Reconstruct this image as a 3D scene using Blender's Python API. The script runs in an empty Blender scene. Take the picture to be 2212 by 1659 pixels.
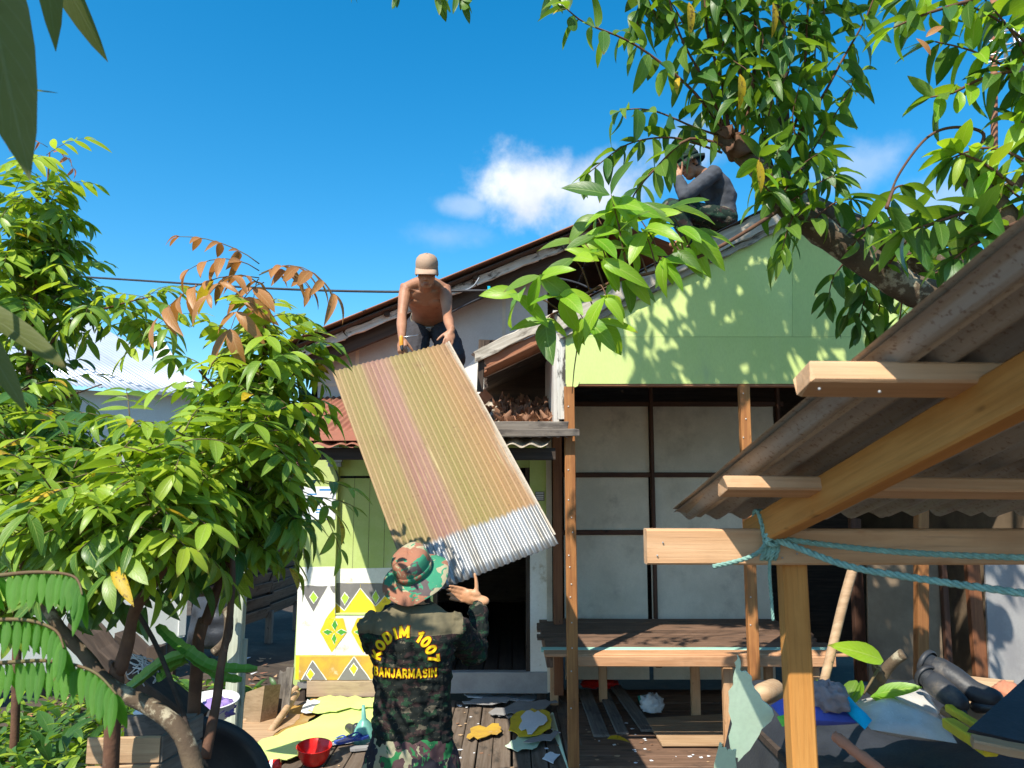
import bpy, bmesh, math, random
from mathutils import Vector, Matrix, noise
from mathutils.bvhtree import BVHTree
R = math.radians
V = Vector
random.seed(7)
rnd = random.uniform
scene = bpy.context.scene
COL = scene.collection

# ------------------------------------------------------------------ camera, sky, sun, exposure
CAM_H, PITCH, FPX = 2.0, R(7.5), 1661.0
cam = bpy.data.cameras.new('camera')
cam_o = bpy.data.objects.new('camera', cam)
COL.objects.link(cam_o)
cam_o.location = (0, 0, CAM_H)
cam_o.rotation_euler = (R(90) + PITCH, 0, 0)
cam.sensor_width = 36.0
cam.lens = 36.0 * FPX / 2212.0
cam.clip_start, cam.clip_end = 0.05, 3000
cam.dof.use_dof = True
cam.dof.focus_distance = 5.0
cam.dof.aperture_fstop = 7.5
scene.camera = cam_o

SUN_AZ, SUN_EL = R(31), R(50)          # sun stands behind the camera, to the left
to_sun = V((-math.sin(SUN_AZ) * math.cos(SUN_EL), -math.cos(SUN_AZ) * math.cos(SUN_EL), math.sin(SUN_EL)))


def W(u, v, Y):
    """point seen at (u, v) of the 2212 x 1659 survey picture, at depth Y"""
    a, b = (u - 1106) / FPX, (829.5 - v) / FPX
    c, s = math.cos(PITCH), math.sin(PITCH)
    t = Y / (c - b * s)
    return V((a * t, Y, CAM_H + t * (s + b * c)))


def UV(p):
    c, s = math.cos(PITCH), math.sin(PITCH)
    dz = p[2] - CAM_H
    f = p[1] * c + dz * s
    if f < .05:
        return (-9e3, -9e3)
    return (1106 + FPX * p[0] / f, 829.5 - FPX * (-p[1] * s + dz * c) / f)


world = bpy.data.worlds.new('World')
scene.world = world
world.use_nodes = True


class NT:
    def __init__(s, tree):
        s.t, s.n, s.l = tree, tree.nodes, tree.links

    def add(s, kind, **kw):
        n = s.n.new(kind)
        for k, v in kw.items():
            if k == 'ins':
                for kk, vv in v.items():
                    s.set(n, kk, vv)
            else:
                setattr(n, k, v)
        return n

    def set(s, n, key, val):
        sock = n.inputs[key]
        if isinstance(val, bpy.types.NodeSocket):
            s.l.new(val, sock)
        else:
            if isinstance(val, tuple) and len(val) == 3 and sock.type == 'RGBA':
                val = val + (1,)
            sock.default_value = val

    def math(s, op, a, b=None, c=None, clamp=False):
        n = s.add('ShaderNodeMath', operation=op, use_clamp=clamp)
        for i, x in enumerate((a, b, c)):
            if x is not None:
                s.set(n, i, x)
        return n.outputs[0]

    def vmath(s, op, a, b=None):
        n = s.add('ShaderNodeVectorMath', operation=op)
        s.set(n, 0, a)
        if b is not None:
            s.set(n, 1, b)
        return n.outputs[1] if op in ('LENGTH', 'DOT_PRODUCT', 'DISTANCE') else n.outputs[0]

    def mix(s, f, a, b, blend='MIX'):
        n = s.add('ShaderNodeMix', data_type='RGBA', blend_type=blend)
        s.set(n, 0, f)
        s.set(n, 6, a)
        s.set(n, 7, b)
        return n.outputs[2]

    def noise(s, vec, scale, detail=4, rough=.55, dist=0):
        n = s.add('ShaderNodeTexNoise', ins={'Scale': scale, 'Detail': detail, 'Roughness': rough, 'Distortion': dist})
        if vec is not None:
            s.l.new(vec, n.inputs['Vector'])
        return n.outputs[0]

    def ramp(s, f, stops, mode='LINEAR'):
        n = s.add('ShaderNodeValToRGB')
        n.color_ramp.interpolation = mode
        el = n.color_ramp.elements
        while len(el) < len(stops):
            el.new(.5)
        for e, (p, c) in zip(el, stops):
            e.position = p
            e.color = c if len(c) == 4 else c + (1,)
        s.l.new(f, n.inputs[0])
        return n.outputs[0]

    def smooth(s, x, lo, hi):
        n = s.add('ShaderNodeMapRange', interpolation_type='SMOOTHSTEP')
        s.set(n, 0, x)
        s.set(n, 1, lo)
        s.set(n, 2, hi)
        return n.outputs[0]


wt = NT(world.node_tree)
wt.n.clear()
sky = wt.add('ShaderNodeTexSky', sky_type='NISHITA', sun_disc=False, sun_elevation=SUN_EL,
             sun_rotation=math.pi + SUN_AZ, altitude=0, air_density=1.0, dust_density=0.6, ozone_density=3.0)
tc = wt.add('ShaderNodeTexCoord').outputs['Generated']
el_ = wt.add('ShaderNodeSeparateXYZ', ins={0: tc}).outputs[2]          # humid haze: the blue pales towards the horizon all round
hsv = wt.add('ShaderNodeHueSaturation', ins={'Hue': .488, 'Value': 1.13, 'Color': sky.outputs[0]})
wt.set(hsv, 'Saturation', wt.math('ADD', wt.math('MULTIPLY', wt.smooth(el_, .0, .11), .56), .86))
nz1 = wt.noise(tc, 9, 8, .58)
nz2 = wt.noise(tc, 26, 6, .6)
cmask = None
for (u, v, ru, rv, dens) in [(1140, 405, 140, 85, 1.0), (1010, 445, 80, 30, .35), (1290, 410, 120, 75, .8), (1855, 362, 85, 50, .33),
                             (1480, 330, 90, 60, .4), (2020, 440, 110, 60, .35), (960, 510, 110, 35, .2)]:
    d0 = (W(u, v, 10) - V((0, 0, 2))).normalized()
    sx, sz = ru / FPX, rv / FPX
    df = wt.vmath('MULTIPLY', wt.vmath('SUBTRACT', tc, tuple(d0)), (1 / sx, .35 / sx, 1 / sz))
    ln = wt.vmath('LENGTH', df)
    val = wt.math('ADD', wt.math('SUBTRACT', 1.0, ln), wt.math('MULTIPLY', wt.math('SUBTRACT', nz1, .5), 1.8))
    val = wt.math('ADD', val, wt.math('MULTIPLY', wt.math('SUBTRACT', nz2, .5), .7))
    m = wt.math('MULTIPLY', wt.smooth(val, -.15, .75), dens)
    cmask = m if cmask is None else wt.math('MAXIMUM', cmask, m)
ccol = wt.ramp(wt.noise(tc, 14, 5), [(.3, (4.2, 4.5, 5.2)), (.7, (5.9, 6.0, 6.2))])
wcol = wt.mix(cmask, hsv.outputs[0], ccol)
bg = wt.add('ShaderNodeBackground', ins={'Color': wcol, 'Strength': .132})
wo = wt.add('ShaderNodeOutputWorld')
wt.l.new(bg.outputs[0], wo.inputs[0])

sun = bpy.data.lights.new('sun', 'SUN')
sun.energy, sun.angle, sun.color = 5.0, R(.5), (1, .94, .82)
sun_o = bpy.data.objects.new('sun', sun)
COL.objects.link(sun_o)
sun_o.rotation_euler = to_sun.to_track_quat('Z', 'Y').to_euler()
sun_o.location = to_sun * 20

vs = scene.view_settings
vs.view_transform, vs.look, vs.exposure, vs.gamma, vs.use_curve_mapping = 'Standard', 'None', 0.62, 1, False
scene.cycles.max_bounces = 8
scene.cycles.transparent_max_bounces = 8
scene.cycles.use_denoising = True

# ------------------------------------------------------------------ object helpers
WM = {}


def put(o, parent, mw):
    COL.objects.link(o)
    WM[o.name] = mw.copy()
    if parent is not None:
        o.parent = parent
        o.matrix_basis = WM[parent.name].inverted() @ mw
    else:
        o.matrix_basis = mw
    return o


def tag(o, label=None, cat=None, group=None, kind=None):
    if label: o['label'] = label
    if cat: o['category'] = cat
    if group: o['group'] = group
    if kind: o['kind'] = kind
    return o


def thing(name, label, cat, loc, group=None):
    o = bpy.data.objects.new(name, None)
    o.empty_display_size = .1
    put(o, None, Matrix.Translation(loc))
    return tag(o, label, cat, group)


class MB:
    def __init__(s):
        s.v, s.f, s.m, s.uv = [], [], [], {}

    def add(s, vs, fs, m=0, uv=None):
        b = len(s.v)
        s.v += [V(p) for p in vs]
        for f in fs:
            s.f.append(tuple(i + b for i in f))
            s.m.append(m)
        if uv:
            for i, q in enumerate(uv):
                s.uv[b + i] = q

    def box(s, a, b, m=0):
        x0, y0, z0 = (min(a[i], b[i]) for i in range(3))
        x1, y1, z1 = (max(a[i], b[i]) for i in range(3))
        s.add([(x0, y0, z0), (x1, y0, z0), (x1, y1, z0), (x0, y1, z0), (x0, y0, z1), (x1, y0, z1), (x1, y1, z1), (x0, y1, z1)],
              [(0, 3, 2, 1), (4, 5, 6, 7), (0, 1, 5, 4), (1, 2, 6, 5), (2, 3, 7, 6), (3, 0, 4, 7)], m)

    def prism(s, pts, off, m=0):
        """closed prism: polygon pts (3D, planar) extruded by vector off"""
        n = len(pts)
        off = V(off)
        a = [V(p) for p in pts]
        nrm = V((0, 0, 0))
        for i in range(n):
            nrm += a[i].cross(a[(i + 1) % n])
        if nrm.dot(off) > 0:
            a.reverse()
        s.add(a + [p + off for p in a], [tuple(range(n)), tuple(range(2 * n - 1, n - 1, -1))] +
              [((i + 1) % n, i, i + n, (i + 1) % n + n) for i in range(n)], m)

    def tube(s, pts, rad, n=8, m=0, cap=True, flat=1.0):
        pts = [V(p) for p in pts]
        k = len(pts)
        if not isinstance(rad, (list, tuple)):
            rad = [rad] * k
        ref = None
        rings = []
        for i in range(k):
            t = (pts[min(i + 1, k - 1)] - pts[max(i - 1, 0)]).normalized()
            if ref is None:
                ref = t.orthogonal().normalized()
            ref = (ref - t * ref.dot(t))
            ref = ref.normalized() if ref.length > 1e-6 else t.orthogonal().normalized()
            bi = t.cross(ref)
            rings.append([pts[i] + (ref * math.cos(2 * math.pi * j / n) + bi * math.sin(2 * math.pi * j / n) * flat) * rad[i] for j in range(n)])
        vs = [p for r in rings for p in r]
        fs = [(i * n + j, i * n + (j + 1) % n, (i + 1) * n + (j + 1) % n, (i + 1) * n + j) for i in range(k - 1) for j in range(n)]
        if cap:
            fs += [tuple(range(n - 1, -1, -1)), tuple(range((k - 1) * n, k * n))]
        s.add(vs, fs, m)

    def caps(s, pts, rad, n=14, flat=1.0):
        """tube with rounded ends"""
        pts = [V(p) for p in pts]
        rad = list(rad) if isinstance(rad, (list, tuple)) else [rad] * len(pts)
        d0 = (pts[0] - pts[1]).normalized()
        d1 = (pts[-1] - pts[-2]).normalized()
        pre = [(pts[0] + d0 * rad[0] * math.sin(a), rad[0] * math.cos(a)) for a in (1.45, 1.1, .6)]
        post = [(pts[-1] + d1 * rad[-1] * math.sin(a), rad[-1] * math.cos(a)) for a in (.6, 1.1, 1.45)]
        P = [p for p, _ in pre] + pts + [p for p, _ in post]
        Q = [r for _, r in pre] + rad + [r for _, r in post]
        s.tube(P, Q, n, 0, True, flat)

    def ell(s, c, r, M=None, nu=16, nv=10, m=0):
        M = M or Matrix.Identity(4)
        vs, fs = [], []
        for i in range(1, nv):
            a = math.pi * i / nv
            for j in range(nu):
                b = 2 * math.pi * j / nu
                vs.append(M @ V((c[0] + r[0] * math.sin(a) * math.cos(b), c[1] + r[1] * math.sin(a) * math.sin(b), c[2] + r[2] * math.cos(a))))
        top = len(vs)
        vs.append(M @ V((c[0], c[1], c[2] + r[2])))
        vs.append(M @ V((c[0], c[1], c[2] - r[2])))
        for i in range(nv - 2):
            for j in range(nu):
                fs.append((i * nu + j, (i + 1) * nu + j, (i + 1) * nu + (j + 1) % nu, i * nu + (j + 1) % nu))
        for j in range(nu):
            fs.append((top, j, (j + 1) % nu))
            fs.append((top + 1, (nv - 2) * nu + (j + 1) % nu, (nv - 2) * nu + j))
        s.add(vs, fs, m)

    def loft(s, rings, m=0, cap=True):
        n = len(rings[0])
        vs = [p for r in rings for p in r]
        fs = [(i * n + j, i * n + (j + 1) % n, (i + 1) * n + (j + 1) % n, (i + 1) * n + j) for i in range(len(rings) - 1) for j in range(n)]
        if cap:
            fs += [tuple(range(n - 1, -1, -1)), tuple(range((len(rings) - 1) * n, len(rings) * n))]
        s.add(vs, fs, m)

    def lathe(s, prof, c, axis=(0, 0, 1), n=28, m=0, wob=0):
        q = V((0, 0, 1)).rotation_difference(V(axis))
        rings = []
        for i, (r, z) in enumerate(prof):
            rings.append([V(c) + q @ V((r * math.cos(2 * math.pi * j / n), r * math.sin(2 * math.pi * j / n),
                                        z + wob * math.sin(3 * 2 * math.pi * j / n + 1) * r)) for j in range(n)])
        s.loft(rings, m, False)

    def mesh(s, name, org=None):
        org = V(org) if org is not None else V((0, 0, 0))
        me = bpy.data.meshes.new(name)
        me.from_pydata([p - org for p in s.v], [], s.f)
        me.polygons.foreach_set('material_index', s.m)
        if s.uv:
            ul = me.uv_layers.new(name='UVMap')
            for lp in me.loops:
                ul.data[lp.index].uv = s.uv.get(lp.vertex_index, (0, 0))
        me.update()
        return me

    def build(s, name, mats, parent=None, org=None, smooth=False):
        if org is None:
            lo = [min(p[i] for p in s.v) for i in range(3)]
            hi = [max(p[i] for p in s.v) for i in range(3)]
            org = ((lo[0] + hi[0]) / 2, (lo[1] + hi[1]) / 2, lo[2])
        me = s.mesh(name, org)
        for m in (mats if isinstance(mats, (list, tuple)) else [mats]):
            me.materials.append(m)
        if smooth:
            me.polygons.foreach_set('use_smooth', [True] * len(me.polygons))
        return put(bpy.data.objects.new(name, me), parent, Matrix.Translation(org))


def smooth_path(pts, k=6):
    pts = [V(p) for p in pts]
    out = []
    for i in range(len(pts) - 1):
        p0, p1, p2, p3 = pts[max(i - 1, 0)], pts[i], pts[i + 1], pts[min(i + 2, len(pts) - 1)]
        for j in range(k):
            t = j / k
            out.append(.5 * ((2 * p1) + (p2 - p0) * t + (2 * p0 - 5 * p1 + 4 * p2 - p3) * t * t + (3 * p1 - p0 - 3 * p2 + p3) * t ** 3))
    out.append(pts[-1])
    return out


def jag(pts, amp, k=3):
    """torn outline: extra points along every edge of a 2D polygon, pushed about"""
    out = []
    n = len(pts)
    for i in range(n):
        (x0, y0), (x1, y1) = pts[i], pts[(i + 1) % n]
        L = math.hypot(x1 - x0, y1 - y0)
        for j in range(k):
            t = j / k
            o = 0 if j == 0 else random.uniform(-amp, amp) * min(1, L / 30)
            out.append((x0 + (x1 - x0) * t - (y1 - y0) / max(L, 1e-6) * o, y0 + (y1 - y0) * t + (x1 - x0) / max(L, 1e-6) * o))
    return out


def lerp(a, b, t):
    return a + (b - a) * t


def beam(name, p, q, w, h, mat, parent=None, up=(0, 0, 1), ch=.005, seg=5, rough=.0015, ragged=(0, 0)):
    """sawn timber from p to q, w wide (sideways) and h high (towards up), chamfered and slightly uneven; ragged = broken ends"""
    p, q = V(p), V(q)
    x = (q - p).normalized()
    y = V(up).cross(x).normalized()
    z = x.cross(y)
    L = (q - p).length
    mw = Matrix(((x.x, y.x, z.x, p.x), (x.y, y.y, z.y, p.y), (x.z, y.z, z.z, p.z), (0, 0, 0, 1)))
    ch = min(ch, w * .3, h * .3)
    a, b = w / 2, h / 2
    prof = [(-a + ch, -b), (a - ch, -b), (a, -b + ch), (a, b - ch), (a - ch, b), (-a + ch, b), (-a, b - ch), (-a, -b + ch)]
    mb = MB()
    rings = []
    for i in range(seg + 1):
        oy, oz = rnd(-rough, rough), rnd(-rough, rough)
        ring = []
        for (yy, zz) in prof:
            xx = L * i / seg
            if i == 0 and ragged[0]: xx += rnd(-1, 1) * ragged[0]
            if i == seg and ragged[1]: xx += rnd(-1, 1) * ragged[1]
            ring.append(V((xx, yy + oy + rnd(-rough, rough) * .6, zz + oz + rnd(-rough, rough) * .6)))
        rings.append(ring)
    mb.loft(rings)
    me = mb.mesh(name)
    me.materials.append(mat)
    return put(bpy.data.objects.new(name, me), parent, mw)


def corr(name, TL, TR, BL, BR, n, amp, mat, parent=None, lseg=6, per=6, thick=.0012, bow=0, ragged=0, ph=0):
    """corrugated sheet spanned by four corners; ridges run from the T edge to the B edge; u across, v along"""
    TL, TR, BL, BR = map(V, (TL, TR, BL, BR))
    nrm = (TR - TL).cross(BL - TL).normalized()
    org = TL.copy()
    xs = n * per
    mb = MB()
    for side in (0, 1):
        vs, uv, fs = [], [], []
        for j in range(lseg + 1):
            v = j / lseg
            for i in range(xs + 1):
                u = i / xs
                vv = v
                if ragged and j == lseg:
                    vv += ragged * (noise.noise(V((u * 7, 3.1, ph))) + .4 * noise.noise(V((u * 23, 1.1, ph))))
                p = lerp(lerp(TL, TR, u), lerp(BL, BR, u), vv)
                p = p + nrm * (amp * math.sin(2 * math.pi * n * u + ph) + bow * math.sin(math.pi * v) + .004 * noise.noise(V((u * 5, v * 5, ph)))) + nrm * (-thick * side)
                vs.append(p)
                uv.append((u, v))
        w = xs + 1
        for j in range(lseg):
            for i in range(xs):
                f = (j * w + i, j * w + i + 1, (j + 1) * w + i + 1, (j + 1) * w + i)
                fs.append(f if side else f[::-1])
        mb.add(vs, fs, 0, uv)
    k = (xs + 1) * (lseg + 1)
    w = xs + 1
    rim = [(i, i + 1, i + 1 + k, i + k) for i in range(xs)] + [(lseg * w + i + 1, lseg * w + i, lseg * w + i + k, lseg * w + i + 1 + k) for i in range(xs)]
    for f in rim:
        mb.f.append(f)
        mb.m.append(0)
    o = mb.build(name, mat, parent, org, True)
    return o


def remesh(mb, voxel, it=4, fac=.5):
    me = mb.mesh('tmp')
    o = bpy.data.objects.new('tmp', me)
    COL.objects.link(o)
    r = o.modifiers.new('r', 'REMESH')
    r.mode, r.voxel_size = 'VOXEL', voxel
    if it:
        sm = o.modifiers.new('s', 'SMOOTH')
        sm.factor, sm.iterations = fac, it
    dg = bpy.context.evaluated_depsgraph_get()
    out = bpy.data.meshes.new_from_object(o.evaluated_get(dg))
    bpy.data.objects.remove(o)
    bpy.data.meshes.remove(me)
    out.polygons.foreach_set('use_smooth', [True] * len(out.polygons))
    return out


def mesh_obj(name, me, mats, parent, org):
    me.transform(Matrix.Translation(-V(org)))
    me.materials.clear()
    for m in (mats if isinstance(mats, (list, tuple)) else [mats]):
        me.materials.append(m)
    me.name = name
    return put(bpy.data.objects.new(name, me), parent, Matrix.Translation(org))


def ruffle(me, amp, freq, aniso=(1, 1, 1), seed=0, fn=None):
    """push vertices along their normals by noise: cloth folds"""
    me.update()
    nr = [v.normal.copy() for v in me.vertices]
    for v, n in zip(me.vertices, nr):
        q = V((v.co.x * freq * aniso[0] + seed, v.co.y * freq * aniso[1], v.co.z * freq * aniso[2]))
        k = 1 - abs(noise.noise(q)) * 2.2
        k2 = noise.noise(q * 2.3)
        s = fn(v.co) if fn else 1
        v.co += n * (amp * s * (k * .6 + k2 * .6))


# ------------------------------------------------------------------ materials
def base(name):
    m = bpy.data.materials.new(name)
    m.use_nodes = True
    t = NT(m.node_tree)
    b = t.n['Principled BSDF']
    return m, t, b


def coords(t, stretch=(1, 1, 1), jit=True):
    c = t.add('ShaderNodeTexCoord').outputs['Object']
    if jit:
        r = t.add('ShaderNodeObjectInfo').outputs['Random']
        off = t.add('ShaderNodeCombineXYZ')
        t.set(off, 0, t.math('MULTIPLY', r, 31.7))
        t.set(off, 1, t.math('MULTIPLY', r, 17.3))
        t.set(off, 2, t.math('MULTIPLY', r, 53.1))
        c = t.vmath('ADD', c, off.outputs[0])
    if stretch != (1, 1, 1):
        c = t.vmath('MULTIPLY', c, stretch)
    return c


def bump(t, b, h, strength, dist=.01):
    n = t.add('ShaderNodeBump', ins={'Strength': strength, 'Distance': dist, 'Height': h})
    t.l.new(n.outputs[0], b.inputs['Normal'])


def surf(name, c1, c2, scale=6, rough=.75, bmp=.3, dirt=None, dscale=1.7, dlo=.5, dhi=.75, spec=.3, metal=0, stretch=(1, 1, 1), fine=60, vary=.12, coat=0):
    """plain weathered surface: two colours mixed by noise, patches of a third, fine grain and relief"""
    m, t, b = base(name)
    c = coords(t, stretch)
    f = t.smooth(t.noise(c, scale, 6, .6), .35, .65)
    col = t.mix(f, c1, c2)
    fn = t.noise(c, fine, 4, .6)
    col = t.mix(t.math('MULTIPLY', t.smooth(fn, .35, .7), .25), col, tuple(x * .72 for x in c1))
    if dirt:
        d = t.smooth(t.noise(c, dscale, 8, .66), dlo, dhi)
        col = t.mix(d, col, dirt)
    r = t.add('ShaderNodeObjectInfo').outputs['Random']
    h = t.add('ShaderNodeHueSaturation', ins={'Color': col})
    t.set(h, 'Value', t.math('ADD', t.math('MULTIPLY', r, 2 * vary), 1 - vary))
    t.set(b, 'Base Color', h.outputs[0])
    t.set(b, 'Roughness', t.math('ADD', t.math('MULTIPLY', fn, .2), rough - .1))
    b.inputs['Specular IOR Level'].default_value = spec
    b.inputs['Metallic'].default_value = metal
    b.inputs['Coat Weight'].default_value = coat
    bump(t, b, t.math('ADD', t.math('MULTIPLY', f, .5), fn), bmp, .004)
    return m


def wood(name, c1, c2, rough=.75, g=1.0, dirt=None, dlo=.52, dhi=.7, spec=.3, vary=.15):
    """timber: grain stretched along local X, knots, stains"""
    m, t, b = base(name)
    c = coords(t)
    cs = t.vmath('MULTIPLY', c, (1.2 * g, 22 * g, 22 * g))
    n1 = t.noise(cs, 1.6, 7, .62, .6)
    n2 = t.noise(t.vmath('MULTIPLY', c, (3, 90, 90)), 1.5, 4, .6)
    n3 = t.noise(c, 3.5, 5, .6)
    col = t.mix(t.smooth(n1, .3, .7), c1, c2)
    col = t.mix(t.math('MULTIPLY', t.smooth(n2, .5, .75), .45), col, tuple(x * .5 for x in c1))
    col = t.mix(t.math('MULTIPLY', t.smooth(n3, .45, .75), .4), col, tuple(x * .62 for x in c2))
    kn = t.smooth(t.noise(t.vmath('MULTIPLY', c, (7, 17, 17)), 1.0, 2, .5), .70, .76)
    col = t.mix(t.math('MULTIPLY', kn, .75), col, tuple(x * .35 for x in c2))
    if dirt:
        d = t.smooth(t.noise(t.vmath('MULTIPLY', c, (2.2, 6, 6)), 1.6, 8, .68), dlo, dhi)
        col = t.mix(d, col, dirt)
    r = t.add('ShaderNodeObjectInfo').outputs['Random']
    h = t.add('ShaderNodeHueSaturation', ins={'Color': col})
    t.set(h, 'Value', t.math('ADD', t.math('MULTIPLY', r, 2 * vary), 1 - vary))
    t.set(b, 'Base Color', h.outputs[0])
    t.set(b, 'Roughness', rough)
    b.inputs['Specular IOR Level'].default_value = spec
    bump(t, b, t.math('ADD', t.math('MULTIPLY', n1, .6), n2), .45, .003)
    return m


def flat(name, c, rough=.6, spec=.4, metal=0, bmp=0):
    return surf(name, c, tuple(x * .88 for x in c), 9, rough, bmp or .08, None, spec=spec, metal=metal, vary=.04)


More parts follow.
